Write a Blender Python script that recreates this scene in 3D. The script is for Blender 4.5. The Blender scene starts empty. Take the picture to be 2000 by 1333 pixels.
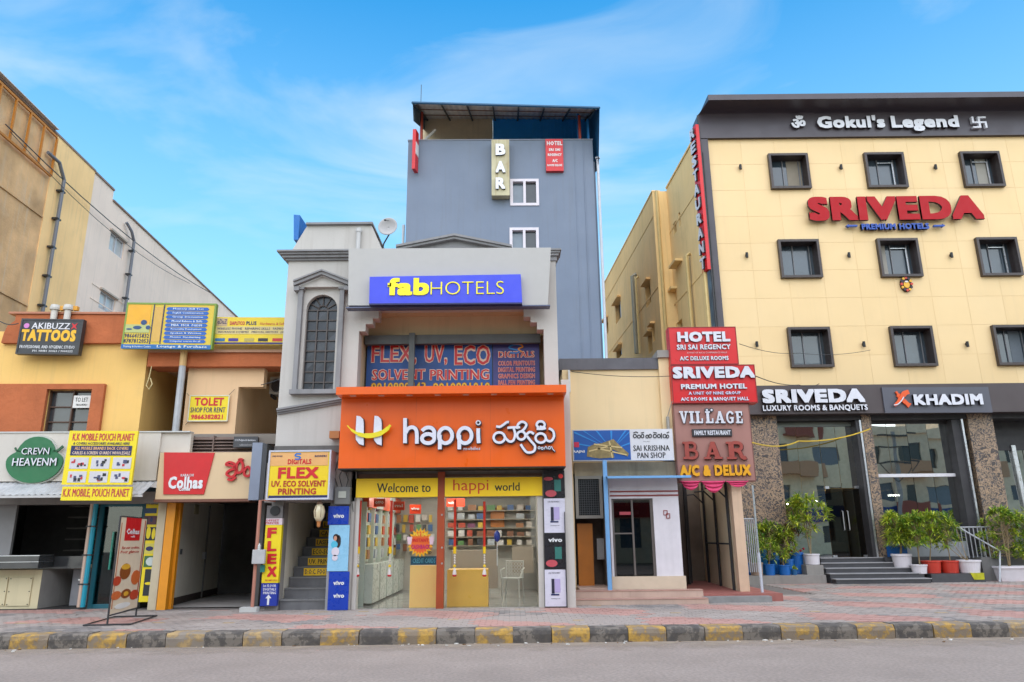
import bpy, math, random
from mathutils import Vector, Matrix
random.seed(11)
R = math.radians
sc = bpy.context.scene
COL = sc.collection
# ------------------------------------------------------------------ camera, sky, sun, exposure
FPX, TILT, ROLL, CAMZ = 1431.0, R(15.0), 0.0105, 1.6
CAM = Vector((0, 0, CAMZ))
FW = Vector((0, math.cos(TILT), math.sin(TILT)))
_u0 = Vector((0, -math.sin(TILT), math.cos(TILT)))
RT = Vector((math.cos(ROLL), 0, 0)) - _u0 * math.sin(ROLL)
UP = _u0 * math.cos(ROLL) + Vector((math.sin(ROLL), 0, 0))
cam = bpy.data.objects.new('camera', bpy.data.cameras.new('camera'))
COL.objects.link(cam)
m = Matrix((( RT.x, UP.x, -FW.x, 0), (RT.y, UP.y, -FW.y, 0), (RT.z, UP.z, -FW.z, CAMZ), (0, 0, 0, 1)))
cam.matrix_world = m
cam.data.sensor_width = 36; cam.data.lens = FPX / 2000 * 36
cam.data.clip_start = 0.1; cam.data.clip_end = 3000
sc.camera = cam

w = bpy.data.worlds.new('World'); sc.world = w; w.use_nodes = True
nt = w.node_tree; nt.nodes.clear()
SUN_EL, SUN_AZ = R(48), R(172)      # azimuth measured clockwise from +Y
sky = nt.nodes.new('ShaderNodeTexSky'); sky.sky_type = 'NISHITA'; sky.sun_disc = False
sky.sun_elevation = SUN_EL; sky.sun_rotation = SUN_AZ; sky.air_density = 1.0; sky.dust_density = 0.6; sky.ozone_density = 1.6
hs = nt.nodes.new('ShaderNodeHueSaturation'); hs.inputs['Saturation'].default_value = 1.5; hs.inputs['Value'].default_value = 1.05; hs.inputs['Hue'].default_value = 0.49
nt.links.new(sky.outputs[0], hs.inputs['Color'])
geo = nt.nodes.new('ShaderNodeTexCoord')
mp = nt.nodes.new('ShaderNodeMapping'); mp.inputs['Rotation'].default_value = (0.15, R(34), 0.3); mp.inputs['Scale'].default_value = (1.0, 1.3, 3.4)
nt.links.new(geo.outputs['Generated'], mp.inputs['Vector'])
no = nt.nodes.new('ShaderNodeTexNoise'); no.inputs['Scale'].default_value = 2.1; no.inputs['Detail'].default_value = 7; no.inputs['Roughness'].default_value = 0.52; no.inputs['Distortion'].default_value = 0.9
nt.links.new(mp.outputs[0], no.inputs['Vector'])
cr = nt.nodes.new('ShaderNodeValToRGB'); cr.color_ramp.elements[0].position = 0.51; cr.color_ramp.elements[0].color = (0, 0, 0, 1)
cr.color_ramp.elements[1].position = 0.80; cr.color_ramp.elements[1].color = (0.6, 0.6, 0.6, 1)
nt.links.new(no.outputs['Fac'], cr.inputs[0])
mx = nt.nodes.new('ShaderNodeMixRGB'); mx.inputs[2].default_value = (2.7, 3.05, 3.2, 1)
nt.links.new(cr.outputs[0], mx.inputs[0]); nt.links.new(hs.outputs[0], mx.inputs[1])
sxyz = nt.nodes.new('ShaderNodeSeparateXYZ'); nt.links.new(geo.outputs['Generated'], sxyz.inputs[0])
hz = nt.nodes.new('ShaderNodeMapRange'); hz.inputs[1].default_value = 0.0; hz.inputs[2].default_value = 0.70; hz.inputs[3].default_value = 0.9; hz.inputs[4].default_value = 0.0
nt.links.new(sxyz.outputs['Z'], hz.inputs[0])
mh = nt.nodes.new('ShaderNodeMixRGB'); mh.inputs[2].default_value = (2.05, 3.1, 3.35, 1)
nt.links.new(hz.outputs[0], mh.inputs[0]); nt.links.new(hs.outputs[0], mh.inputs[1]); nt.links.new(mh.outputs[0], mx.inputs[1])
bg = nt.nodes.new('ShaderNodeBackground'); bg.inputs['Strength'].default_value = 0.15
nt.links.new(mx.outputs[0], bg.inputs['Color'])
wo = nt.nodes.new('ShaderNodeOutputWorld'); nt.links.new(bg.outputs[0], wo.inputs[0])

sun = bpy.data.objects.new('sun', bpy.data.lights.new('sun', 'SUN')); COL.objects.link(sun)
sun.data.energy = 2.2; sun.data.angle = R(130); sun.data.color = (1.0, 0.88, 0.73)
sd = Vector((math.sin(SUN_AZ) * math.cos(SUN_EL), math.cos(SUN_AZ) * math.cos(SUN_EL), math.sin(SUN_EL)))
sun.rotation_euler = sd.to_track_quat('Z', 'Y').to_euler()
sc.view_settings.view_transform = 'Standard'; sc.view_settings.look = 'None'
sc.view_settings.exposure = 1.12; sc.view_settings.gamma = 1.0; sc.view_settings.use_curve_mapping = False

# ------------------------------------------------------------------ helpers
def ray(px, py):
    return FW + RT * ((px - 1000) / FPX) + UP * ((666.5 - py) / FPX)
def at(px, py, Y):
    d = ray(px, py); return CAM + d * (Y / d.y)
def onz(px, py, z):
    d = ray(px, py); return CAM + d * ((z - CAMZ) / d.z)

class Frame:
    """a wall plane: a runs along it (to the right in the picture), n goes into the wall, z up"""
    def __init__(s, O, ang=0.0, roll=0.0):
        s.O = Vector(O)
        s.a = Vector((math.cos(ang), math.sin(ang), 0)); s.n = Vector((-math.sin(ang), math.cos(ang), 0)); s.z = Vector((0, 0, 1))
        if roll:
            q = Matrix.Rotation(roll, 3, s.n); s.a = q @ s.a; s.z = q @ s.z
        s.M = Matrix(((s.a.x, s.n.x, s.z.x, s.O.x), (s.a.y, s.n.y, s.z.y, s.O.y), (s.a.z, s.n.z, s.z.z, s.O.z), (0, 0, 0, 1)))
        s.ang = ang
    def pt(s, px, py, y=0.0):
        d = ray(px, py); t = (y - (CAM - s.O).dot(s.n)) / d.dot(s.n)
        P = CAM + d * t - s.O
        return P.dot(s.a), P.dot(s.z)
    def rect(s, r, y=0.0):
        x0, y0, x1, y1 = r; xm, ym = (x0 + x1) / 2, (y0 + y1) / 2
        return s.pt(x0, ym, y)[0], s.pt(x1, ym, y)[0], s.pt(xm, y1, y)[1], s.pt(xm, y0, y)[1]
    def poly(s, pts, y=0.0): return [s.pt(x, yy, y) for x, yy in pts]
    def tilt(s, px, py, deg):
        a, z = s.pt(px, py); P = s.O + s.a * a + s.z * z
        f = Frame(P, s.ang, R(deg)); return f
    def w(s, a, y, z): return s.O + s.a * a + s.n * y + s.z * z
ID = Frame((0, 0, 0), 0)

class MB:
    def __init__(s, F=None): s.v = []; s.f = []; s.mi = []; s.F = F or ID
    def P(s, x, y, z): s.v.append(tuple(s.F.w(x, y, z))); return len(s.v) - 1
    def face(s, idx, mi=0): s.f.append(tuple(idx)); s.mi.append(mi)
    def box(s, x0, x1, y0, y1, z0, z1, mi=0):
        if x1 < x0: x0, x1 = x1, x0
        b = [s.P(x, y, z) for z in (z0, z1) for y in (y0, y1) for x in (x0, x1)]
        for q in ((0, 2, 3, 1), (4, 5, 7, 6), (0, 1, 5, 4), (2, 6, 7, 3), (0, 4, 6, 2), (1, 3, 7, 5)): s.face([b[i] for i in q], mi)
        return s
    def px(s, r, y0, y1, g=None, top=None, mi=0, ref=None):
        """box whose front face (at depth y0) fills the picture rectangle r"""
        a0, a1, z0, z1 = s.F.rect(r, y0 if ref is None else ref)
        if g is not None: z0 = g - s.F.O.z
        if top is not None: z1 = top
        return s.box(a0, a1, y0, y1, z0, z1, mi)
    def prism(s, poly, y0, y1, mi=0):
        ar = sum(poly[i][0] * poly[(i + 1) % len(poly)][1] - poly[(i + 1) % len(poly)][0] * poly[i][1] for i in range(len(poly)))
        if ar < 0: poly = poly[::-1]
        n = len(poly); f = [s.P(x, y0, z) for x, z in poly]; b = [s.P(x, y1, z) for x, z in poly]
        s.face(f, mi); s.face(b[::-1], mi)
        for i in range(n):
            j = (i + 1) % n; s.face((f[j], f[i], b[i], b[j]), mi)
        return s
    def quad(s, pts, mi=0): s.face([s.P(*p) for p in pts], mi); return s
    def wq(s, pts, mi=0):
        i0 = len(s.v); s.v += [tuple(p) for p in pts]; s.face(range(i0, i0 + len(pts)), mi); return s
    def tube(s, pts, r, n=6, mi=0, closed=False, cap=True):
        pts = [Vector(s.F.w(*p)) for p in pts]; rings = []; N = len(pts)
        ref = None
        for i, p in enumerate(pts):
            if closed: t = pts[(i + 1) % N] - pts[i - 1]
            else: t = (pts[min(i + 1, N - 1)] - pts[max(i - 1, 0)])
            t = t.normalized() if t.length > 1e-9 else Vector((0, 0, 1))
            if ref is None:
                ref = t.cross(Vector((0, 0, 1)))
                if ref.length < 0.05: ref = t.cross(Vector((1, 0, 0)))
            u = (ref - t * ref.dot(t)).normalized(); ref = u; v = t.cross(u)
            rr = r[i] if isinstance(r, (list, tuple)) else r
            i0 = len(s.v)
            for k in range(n):
                a = 2 * math.pi * (k + .5) / n; s.v.append(tuple(p + (u * math.cos(a) + v * math.sin(a)) * rr))
            rings.append(i0)
        for q in range(N if closed else N - 1):
            a, b = rings[q], rings[(q + 1) % N]
            for k in range(n): s.face((a + k, a + (k + 1) % n, b + (k + 1) % n, b + k), mi)
        if cap and not closed:
            s.face([rings[0] + k for k in range(n)][::-1], mi); s.face([rings[-1] + k for k in range(n)], mi)
        return s
    def lathe(s, prof, c, n=20, mi=0):
        rings = []
        for r, z in prof:
            i0 = len(s.v)
            for k in range(n):
                a = 2 * math.pi * k / n; s.v.append(tuple(s.F.w(c[0] + r * math.cos(a), c[1] + r * math.sin(a), c[2] + z)))
            rings.append(i0)
        for a, b in zip(rings, rings[1:]):
            for k in range(n): s.face((a + k, a + (k + 1) % n, b + (k + 1) % n, b + k), mi)
        s.face([rings[0] + k for k in range(n)][::-1], mi); s.face([rings[-1] + k for k in range(n)], mi)
        return s
    def disc(s, cx, cz, rx, rz, y0, y1, n=24, mi=0):
        return s.prism([(cx + rx * math.cos(2 * math.pi * k / n), cz + rz * math.sin(2 * math.pi * k / n)) for k in range(n)], y0, y1, mi)
    def stroke(s, pts, wd, y0, y1, smooth=True, mi=0, closed=False):
        if smooth and len(pts) > 2:
            P = []; n = len(pts); rng = n if closed else n - 1
            for i in range(rng):
                g = lambda k: pts[k % n] if closed else pts[max(0, min(n - 1, k))]
                p0, p1, p2, p3 = g(i - 1), g(i), g(i + 1), g(i + 2)
                for t in (0, .25, .5, .75):
                    P.append(tuple(.5 * (2 * p1[k] + (p2[k] - p0[k]) * t + (2 * p0[k] - 5 * p1[k] + 4 * p2[k] - p3[k]) * t * t + (3 * p1[k] - p0[k] - 3 * p2[k] + p3[k]) * t ** 3) for k in (0, 1)))
            if not closed: P.append(pts[-1])
            pts = P
        L, Rr = [], []; n = len(pts)
        for i, p in enumerate(pts):
            if closed: a, b = pts[i - 1], pts[(i + 1) % n]
            else: a, b = pts[max(i - 1, 0)], pts[min(i + 1, n - 1)]
            dx, dz = b[0] - a[0], b[1] - a[1]; l = math.hypot(dx, dz) or 1
            ww = (wd[i * len(wd) // n] if isinstance(wd, list) else wd) / 2
            L.append((p[0] - dz / l * ww, p[1] + dx / l * ww)); Rr.append((p[0] + dz / l * ww, p[1] - dx / l * ww))
        for i in range(n if closed else n - 1):
            j = (i + 1) % n; s.prism([L[i], L[j], Rr[j], Rr[i]], y0, y1, mi)
        return s
    def wall(s, a0, a1, z0, z1, y0, y1, holes=(), mi=0, reveal=None):
        xs = sorted({a0, a1, *[min(max(h[i], a0), a1) for h in holes for i in (0, 1)]}); zs = sorted({z0, z1, *[min(max(h[i], z0), z1) for h in holes for i in (2, 3)]})
        nx, nz = len(xs) - 1, len(zs) - 1
        full = [[not any(h[0] < (xs[i] + xs[i + 1]) / 2 < h[1] and h[2] < (zs[j] + zs[j + 1]) / 2 < h[3] for h in holes) for j in range(nz)] for i in range(nx)]
        rv = mi if reveal is None else reveal
        for i in range(nx):
            for j in range(nz):
                if not full[i][j]: continue
                A, B, C, D = xs[i], xs[i + 1], zs[j], zs[j + 1]
                s.quad([(A, y0, C), (B, y0, C), (B, y0, D), (A, y0, D)], mi)
                s.quad([(B, y1, C), (A, y1, C), (A, y1, D), (B, y1, D)], mi)
                if i == 0 or not full[i - 1][j]: s.quad([(A, y1, C), (A, y0, C), (A, y0, D), (A, y1, D)], mi if i == 0 else rv)
                if i == nx - 1 or not full[i + 1][j]: s.quad([(B, y0, C), (B, y1, C), (B, y1, D), (B, y0, D)], mi if i == nx - 1 else rv)
                if j == 0 or not full[i][j - 1]: s.quad([(A, y1, C), (B, y1, C), (B, y0, C), (A, y0, C)], mi if j == 0 else rv)
                if j == nz - 1 or not full[i][j + 1]: s.quad([(A, y0, D), (B, y0, D), (B, y1, D), (A, y1, D)], mi if j == nz - 1 else rv)
        return s
    def build(s, name, mats, parent=None, bev=0, smooth=False, kind=None, label=None):
        me = bpy.data.meshes.new(name); me.from_pydata(s.v, [], s.f)
        if not isinstance(mats, (list, tuple)): mats = [mats]
        for q in mats: me.materials.append(q)
        if len(mats) > 1: me.polygons.foreach_set('material_index', s.mi)
        if smooth: me.polygons.foreach_set('use_smooth', [True] * len(me.polygons))
        me.validate(); me.update()
        o = bpy.data.objects.new(name, me); COL.objects.link(o); adopt(o, parent)
        if bev:
            b = o.modifiers.new('bevel', 'BEVEL'); b.width = bev; b.segments = 2; b.limit_method = 'ANGLE'; b.angle_limit = R(40)
        if kind: o['kind'] = kind
        if label: o['label'] = label
        return o

def adopt(o, parent):
    if parent is not None:
        o.parent = parent
        if parent.type == 'EMPTY': o.matrix_parent_inverse = Matrix.Translation(-parent.location)
def tag(o, label, cat, group=None):
    o['label'] = label; o['category'] = cat
    if group: o['group'] = group
    return o
def thing(name, label, cat, loc, group=None, kind=None):
    o = bpy.data.objects.new(name, None); COL.objects.link(o); o.location = loc; o.empty_display_size = .2
    if kind: o['kind'] = kind
    else: tag(o, label, cat, group)
    return o
def struct(o): o['kind'] = 'structure'; return o
def copy_tree(o, parent=None):
    c = o.copy(); COL.objects.link(c)
    if parent is not None: c.parent = parent; c.matrix_parent_inverse = o.matrix_parent_inverse.copy()
    for ch in [k for k in KIDS.get(o.name, ())]: copy_tree(ch, c)
    return c
KIDS = {}
def index_kids(o):
    stack = [o]
    while stack:
        q = stack.pop(); KIDS[q.name] = list(q.children); stack += KIDS[q.name]

# text: mesh lettering fitted to a picture rectangle on a frame
def txt(F, s, r, y, mat, parent, off=.012, depth=.02, name='lettering', split=False, res=2, side=None, label=None, space=1.0, shear=0.0):
    c = bpy.data.curves.new('t', 'FONT'); c.body = s; c.offset = min(off, 0); c.resolution_u = res; c.extrude = 0.5; c.space_character = space * (1 + max(0, off - .005) * 2.2); c.shear = shear
    n = len(s)
    if split:
        for i, f in enumerate(c.body_format): f.material_index = i
        for i in range(n): c.materials.append(None)
    o = bpy.data.objects.new('t', c); me0 = o.to_mesh()
    co = [v.co.copy() for v in me0.vertices]; polys = [(tuple(p.vertices), p.material_index) for p in me0.polygons]
    o.to_mesh_clear(); bpy.data.objects.remove(o); bpy.data.curves.remove(c)
    if not co: return None
    if off > 0:          # heavier weight: the same glyphs set several times, a hair apart
        k_ = [(-off, 0), (off, 0)] if off < .022 else [(off * u_, off * w_) for u_ in (-1, 0, 1) for w_ in (-1, 0, 1)]
        nc, np_ = len(co), polys; co0 = co; co = []; polys = []
        for i_, (dx_, dy_) in enumerate(k_):
            co += [Vector((v.x + dx_, v.y + dy_, v.z - (.0008 * i_ if v.z > 0 else 0))) for v in co0]; polys += [(tuple(j + nc * i_ for j in p), mi) for p, mi in np_]
    x0, x1 = min(v.x for v in co), max(v.x for v in co); y0, y1 = min(v.y for v in co), max(v.y for v in co)
    if isinstance(r, tuple) and len(r) == 4: a0, a1, z0, z1 = F.rect(r, y)
    else: a0, a1, z0, z1 = r[0]
    sx, sz = (a1 - a0) / (x1 - x0), (z1 - z0) / (y1 - y0)
    V = [tuple(F.w(a0 + (v.x - x0) * sx, y + ((.5 - v.z) * max(depth, .01) if v.z > 0 else depth), z0 + (v.y - y0) * sz)) for v in co]
    out = []
    groups = range(n) if split else [None]
    for g in groups:
        fs = [p for p, mi in polys if g is None or mi == g]
        if not fs: continue
        used = sorted({i for p in fs for i in p}); ix = {i: k for k, i in enumerate(used)}
        me = bpy.data.meshes.new(name); me.from_pydata([V[i] for i in used], [], [tuple(ix[i] for i in p) for p in fs])
        me.materials.append(mat)
        if side is not None:
            me.materials.append(side); me.update()
            for p in me.polygons:
                if abs(p.normal.dot(F.n)) < .5: p.material_index = 1
        me.update()
        ob = bpy.data.objects.new('letter' if split else name, me); COL.objects.link(ob); adopt(ob, parent); out.append(ob)
        if label: ob['label'] = label
    return out[0] if len(out) == 1 else out

# ------------------------------------------------------------------ materials
def lin(c):
    c /= 255.0; return c / 12.92 if c <= .04045 else ((c + .055) / 1.055) ** 2.4
def S(r, g, b, k=0.8): return (lin(r) * k, lin(g) * k, lin(b) * k)
MC = {}
def mat(key, col=None, rough=.7, var=.12, sc_=3.0, bump=0.0, bsc=40, metal=0, streak=0, stain=None, spec=.5, coat=0, fine=0.0, emit=0):
    if key in MC: return MC[key]
    m = bpy.data.materials.new(key); m.use_nodes = True; N = m.node_tree; L = N.links
    b = N.nodes['Principled BSDF']; b.inputs['Roughness'].default_value = rough; b.inputs['Metallic'].default_value = metal
    b.inputs['Specular IOR Level'].default_value = spec; b.inputs['Coat Weight'].default_value = coat
    col = tuple(col[:3])
    tc = N.nodes.new('ShaderNodeTexCoord')
    def noise(scale, detail=4, vec=None, rough_=.55):
        n = N.nodes.new('ShaderNodeTexNoise'); n.inputs['Scale'].default_value = scale; n.inputs['Detail'].default_value = detail; n.inputs['Roughness'].default_value = rough_
        L.new(vec or tc.outputs['Object'], n.inputs['Vector']); return n.outputs['Fac']
    def mixc(fac, a, bcol, mode='MIX'):
        x = N.nodes.new('ShaderNodeMixRGB'); x.blend_type = mode
        if hasattr(fac, 'links'): L.new(fac, x.inputs[0])
        else: x.inputs[0].default_value = fac
        for i, q in ((1, a), (2, bcol)):
            if hasattr(q, 'links'): L.new(q, x.inputs[i])
            else: x.inputs[i].default_value = (*q, 1)
        return x.outputs[0]
    def rng(f, a, bb, c=0, d=1):
        x = N.nodes.new('ShaderNodeMapRange'); x.inputs[1].default_value = a; x.inputs[2].default_value = bb; x.inputs[3].default_value = c; x.inputs[4].default_value = d
        L.new(f, x.inputs[0]); return x.outputs[0]
    out = col
    if var:
        lo = tuple(c * (1 - var) for c in col); hi = tuple(min(1, c * (1 + var)) for c in col)
        out = mixc(rng(noise(sc_, 5), .3, .7), lo, hi)
        out = mixc(rng(noise(sc_ * .22, 3), .35, .7, 0, var * 1.6), out, tuple(c * .72 for c in col))
    if fine:
        out = mixc(rng(noise(sc_ * 25, 2), .35, .65, 0, fine), out, tuple(c * .5 for c in col))
    if streak:
        mpn = N.nodes.new('ShaderNodeMapping'); mpn.inputs['Scale'].default_value = (7, 7, .35); L.new(tc.outputs['Object'], mpn.inputs['Vector'])
        st = stain or tuple(c * .45 for c in col)
        out = mixc(rng(noise(1.0, 6, mpn.outputs[0], .62), .52, .76, 0, streak), out, st)
        out = mixc(rng(noise(.9, 7, None, .65), .56, .72, 0, streak * .6), out, st)
    if hasattr(out, 'links'): L.new(out, b.inputs['Base Color'])
    else: b.inputs['Base Color'].default_value = (*out, 1)
    if bump:
        bp = N.nodes.new('ShaderNodeBump'); bp.inputs['Strength'].default_value = min(1, bump); bp.inputs['Distance'].default_value = .02
        L.new(noise(bsc, 5), bp.inputs['Height']); L.new(bp.outputs[0], b.inputs['Normal'])
    if rough < .9 and var:
        L.new(rng(noise(sc_ * 2.3, 3), .3, .7, max(0.02, rough - .08), min(1, rough + .1)), b.inputs['Roughness'])
    if emit:
        b.inputs['Emission Color'].default_value = (*col, 1); b.inputs['Emission Strength'].default_value = emit
    MC[key] = m; return m
def glass(key, tint=(.75, .82, .8), refl=1.0, thr=.8, wav=0.0, floor=0.0):
    if key in MC: return MC[key]
    m = bpy.data.materials.new(key); m.use_nodes = True; N = m.node_tree; N.nodes.clear(); L = N.links
    o = N.nodes.new('ShaderNodeOutputMaterial'); t = N.nodes.new('ShaderNodeBsdfTransparent'); t.inputs[0].default_value = (tint[0] * thr, tint[1] * thr, tint[2] * thr, 1)
    g = N.nodes.new('ShaderNodeBsdfGlossy'); g.inputs['Roughness'].default_value = .015
    fr = N.nodes.new('ShaderNodeFresnel'); fr.inputs['IOR'].default_value = 1.52
    mr = N.nodes.new('ShaderNodeMath'); mr.operation = 'MULTIPLY_ADD'; mr.inputs[1].default_value = refl; mr.inputs[2].default_value = floor; mr.use_clamp = True
    L.new(fr.outputs[0], mr.inputs[0])
    mxs = N.nodes.new('ShaderNodeMixShader'); L.new(mr.outputs[0], mxs.inputs[0]); L.new(t.outputs[0], mxs.inputs[1]); L.new(g.outputs[0], mxs.inputs[2]); L.new(mxs.outputs[0], o.inputs[0])
    if wav:
        tc = N.nodes.new('ShaderNodeTexCoord'); n = N.nodes.new('ShaderNodeTexNoise'); n.inputs['Scale'].default_value = .9; n.inputs['Detail'].default_value = 1
        bp = N.nodes.new('ShaderNodeBump'); bp.inputs['Strength'].default_value = 1; bp.inputs['Distance'].default_value = wav
        L.new(tc.outputs['Object'], n.inputs['Vector']); L.new(n.outputs['Fac'], bp.inputs['Height']); L.new(bp.outputs[0], g.inputs['Normal'])
    MC[key] = m; return m
def pm(r, g, b, rough=.45, k=.8, **kw):     # painted / printed colour
    return mat('paint_%d_%d_%d_%d' % (r, g, b, int(rough * 100)), S(r, g, b, k), rough, kw.pop('var', .05), kw.pop('sc_', 5), **kw)

WHITE = pm(235, 235, 235); BLACK = pm(22, 22, 24); RED = pm(214, 20, 30); YEL = pm(250, 222, 10); BLUE = pm(20, 60, 190)
NAVY = pm(20, 28, 90); DKGREY = pm(52, 50, 52); LETW = pm(225, 225, 232, .3); ORANGE = mat('orange_panel', S(238, 98, 10, .85), .35, .04, 1.2, spec=.4, streak=.12)
STEEL = mat('steel', (.55, .56, .58), .32, .08, 8, metal=.9); DARKIRON = mat('dark_iron', (.03, .03, .032), .5, .1, 8)
RUST = mat('rusty_metal', (.22, .13, .09), .8, .3, 6, bump=.2); MORTAR = mat('mortar', (.22, .2, .18), .95, .2, 4)
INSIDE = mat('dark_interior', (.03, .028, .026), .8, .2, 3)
GZ = 0.21
# ------------------------------------------------------------------ ground
mb = MB(); mb.box(-160, 160, -90, 300, -.3, -.02)
struct(mb.build('ground', mat('earth', (.2, .17, .14), .95, .2, .5)))
ROADM = mat('road_surface', (.325, .268, .23), .9, .12, .9, bump=.5, bsc=60, fine=.5)
mb = MB(); nx = 60
mb.box(-60, 60, -8.5, 12.55, -.015, 0.0)
road = struct(mb.build('road', ROADM))
# dusty strip along the kerb
DUST = bpy.data.materials.new('dust'); DUST.use_nodes = True
N = DUST.node_tree; b = N.nodes['Principled BSDF']; b.inputs['Base Color'].default_value = (.36, .29, .22, 1); b.inputs['Roughness'].default_value = .95
tc = N.nodes.new('ShaderNodeTexCoord'); sx = N.nodes.new('ShaderNodeSeparateXYZ'); N.links.new(tc.outputs['Object'], sx.inputs[0])
n1 = N.nodes.new('ShaderNodeTexNoise'); n1.inputs['Scale'].default_value = 2.2; n1.inputs['Detail'].default_value = 8; N.links.new(tc.outputs['Object'], n1.inputs['Vector'])
mr = N.nodes.new('ShaderNodeMapRange'); mr.inputs[1].default_value = 11.1; mr.inputs[2].default_value = 12.35; N.links.new(sx.outputs['Y'], mr.inputs[0])
ma = N.nodes.new('ShaderNodeMath'); ma.operation = 'MULTIPLY_ADD'; N.links.new(n1.outputs['Fac'], ma.inputs[0]); ma.inputs[1].default_value = 1.3; ma.inputs[2].default_value = -.95
ad = N.nodes.new('ShaderNodeMath'); ad.operation = 'ADD'; ad.use_clamp = True; N.links.new(mr.outputs[0], ad.inputs[0]); N.links.new(ma.outputs[0], ad.inputs[1])
N.links.new(ad.outputs[0], b.inputs['Alpha'])
mb = MB(); mb.quad([(-40, 10.9, .004), (40, 10.9, .004), (40, 12.45, .004), (-40, 12.45, .004)])
o = mb.build('roadside_dust', DUST, road); o['kind'] = 'stuff'
# litter by the kerb
mb = MB()
for i in range(170):
    x = random.uniform(-11, 11); y = 12.36 - abs(random.gauss(.06, .16)); r = random.uniform(.008, .035)
    mi = random.choice((0, 0, 1, 2)); a = random.random() * 3
    p = [(x + r * math.cos(a + k * 1.57) * random.uniform(.5, 1.6), y + r * .6 * math.sin(a + k * 1.57)) for k in range(4)]
    bt = [mb.P(q[0], q[1], .005) for q in p]; tp = [mb.P(q[0], q[1], .01 + r * .5 * random.random()) for q in p]
    mb.face(tp, mi)
    for k in range(4): mb.face((bt[k], bt[(k + 1) % 4], tp[(k + 1) % 4], tp[k]), mi)
o = mb.build('litter', [pm(225, 222, 215, .8), pm(120, 90, 60, .9), pm(190, 170, 150, .9)]); o['kind'] = 'stuff'; o['label'] = 'scraps of litter and grit lying along the foot of the kerb'; o['category'] = 'litter'

# pavement with real pavers; kerb of painted stones
KA = .0125                       # the kerb runs slightly askew to the fronts
FKB = Frame((11, 12.4, 0), KA)
pav = MB(FKB); pav.box(-45, 30, .2, 12.6, -.01, GZ - .018)
pav = struct(pav.build('pavement', mat('paver_sand', (.16, .14, .125), .95, .2, 5)))
PG = mat('grey_paver', (.345, .295, .262), .88, .22, 1.3, bump=.3, bsc=60, fine=.3)
PG2 = mat('dark_grey_paver', (.25, .225, .21), .88, .25, 1.6, bump=.3, bsc=60, fine=.3)
PR = mat('red_paver', (.44, .25, .21), .88, .2, 1.4, bump=.3, bsc=60, fine=.3)
PY = mat('ochre_paver', (.40, .29, .16), .88, .2, 1.4, bump=.3, bsc=60, fine=.3)
def unit_paver(m_):
    q = MB(); w2, d2 = .097, .072; h = .02; c = .008
    lo = [q.P(x, y, -h) for x, y in ((-w2, -d2), (w2, -d2), (w2, d2), (-w2, d2))]
    mi = [q.P(x, y, -c) for x, y in ((-w2, -d2), (w2, -d2), (w2, d2), (-w2, d2))]
    tp = [q.P(x, y, 0) for x, y in ((-w2 + c, -d2 + c), (w2 - c, -d2 + c), (w2 - c, d2 - c), (-w2 + c, d2 - c))]
    for a, bb in ((lo, mi), (mi, tp)):
        for k in range(4): q.face((a[k], a[(k + 1) % 4], bb[(k + 1) % 4], bb[k]))
    q.face(tp); me = bpy.data.meshes.new('paver'); me.from_pydata(q.v, [], q.f); me.materials.append(m_); me.update(); return me
PM = [PG, PR, PG2, PY]; PU = [unit_paver(q) for q in PM]
def pcol(x, y):
    f = abs(((x + y * .9) / 3.3) % 1 - .5) * 2 + abs(((y - x * .10) / 2.3) % 1 - .5) * 2
    f += .18 * math.sin(x * 2.1 + 1.3 * y) + random.uniform(-.10, .10)
    if f < .82: return 1
    g = math.sin(x * .9 + 2.0) * math.cos(y * 1.7 + x * .4)
    if g > .62 and random.random() < .8: return 2
    if random.random() < .012: return 3
    return 0
cells = []
j = 0; y = 12.41
while y < 24.4:
    x = -16 + (.1 if j % 2 else 0)
    lim = 1.0
    while x < 22:
        if abs(x) < y * .82 + 1 and y > 12.855 + (x - 11) * KA: cells.append((x, y))
        x += .2
    y += .15; j += 1
solid = [(-16, -8.4, 17.9, 30), (-8.4, 1.3, 16.05, 30), (1.3, 4.7, 17.3, 30), (4.7, 7.2, 18.5, 30), (6.9, 30, 23.0, 30)]
cells = [c for c in cells if not any(a < c[0] < b_ and c_ < c[1] < d for a, b_, c_, d in solid)]
cells.sort(key=lambda c: abs(c[0]) * .35 + c[1])
rest = MB(); w2, d2 = .095, .070
for k, (x, y) in enumerate(cells):
    c = pcol(x, y); dz = random.uniform(-.003, .003)
    if k < 296:
        o = bpy.data.objects.new('paver', PU[c]); COL.objects.link(o); o.location = (x, y, GZ + dz); o.parent = pav
        o.rotation_euler = (random.uniform(-.012, .012), random.uniform(-.012, .012), random.uniform(-.02, .02))
    else:
        z = GZ + dz; t1, t2 = random.uniform(-.0015, .0015), random.uniform(-.0015, .0015)
        tp = [rest.P(x - w2, y - d2, z + t1), rest.P(x + w2, y - d2, z + t2), rest.P(x + w2, y + d2, z - t1), rest.P(x - w2, y + d2, z - t2)]
        bt = [rest.P(x + sx_ * w2, y + sy_ * d2, z - .025) for sx_, sy_ in ((-1, -1), (1, -1), (1, 1), (-1, 1))]
        rest.face(tp, c)
        for q in range(4): rest.face((bt[q], bt[(q + 1) % 4], tp[(q + 1) % 4], tp[q]), c)
rest.build('pavers', PM, pav, kind='stuff')
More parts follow.
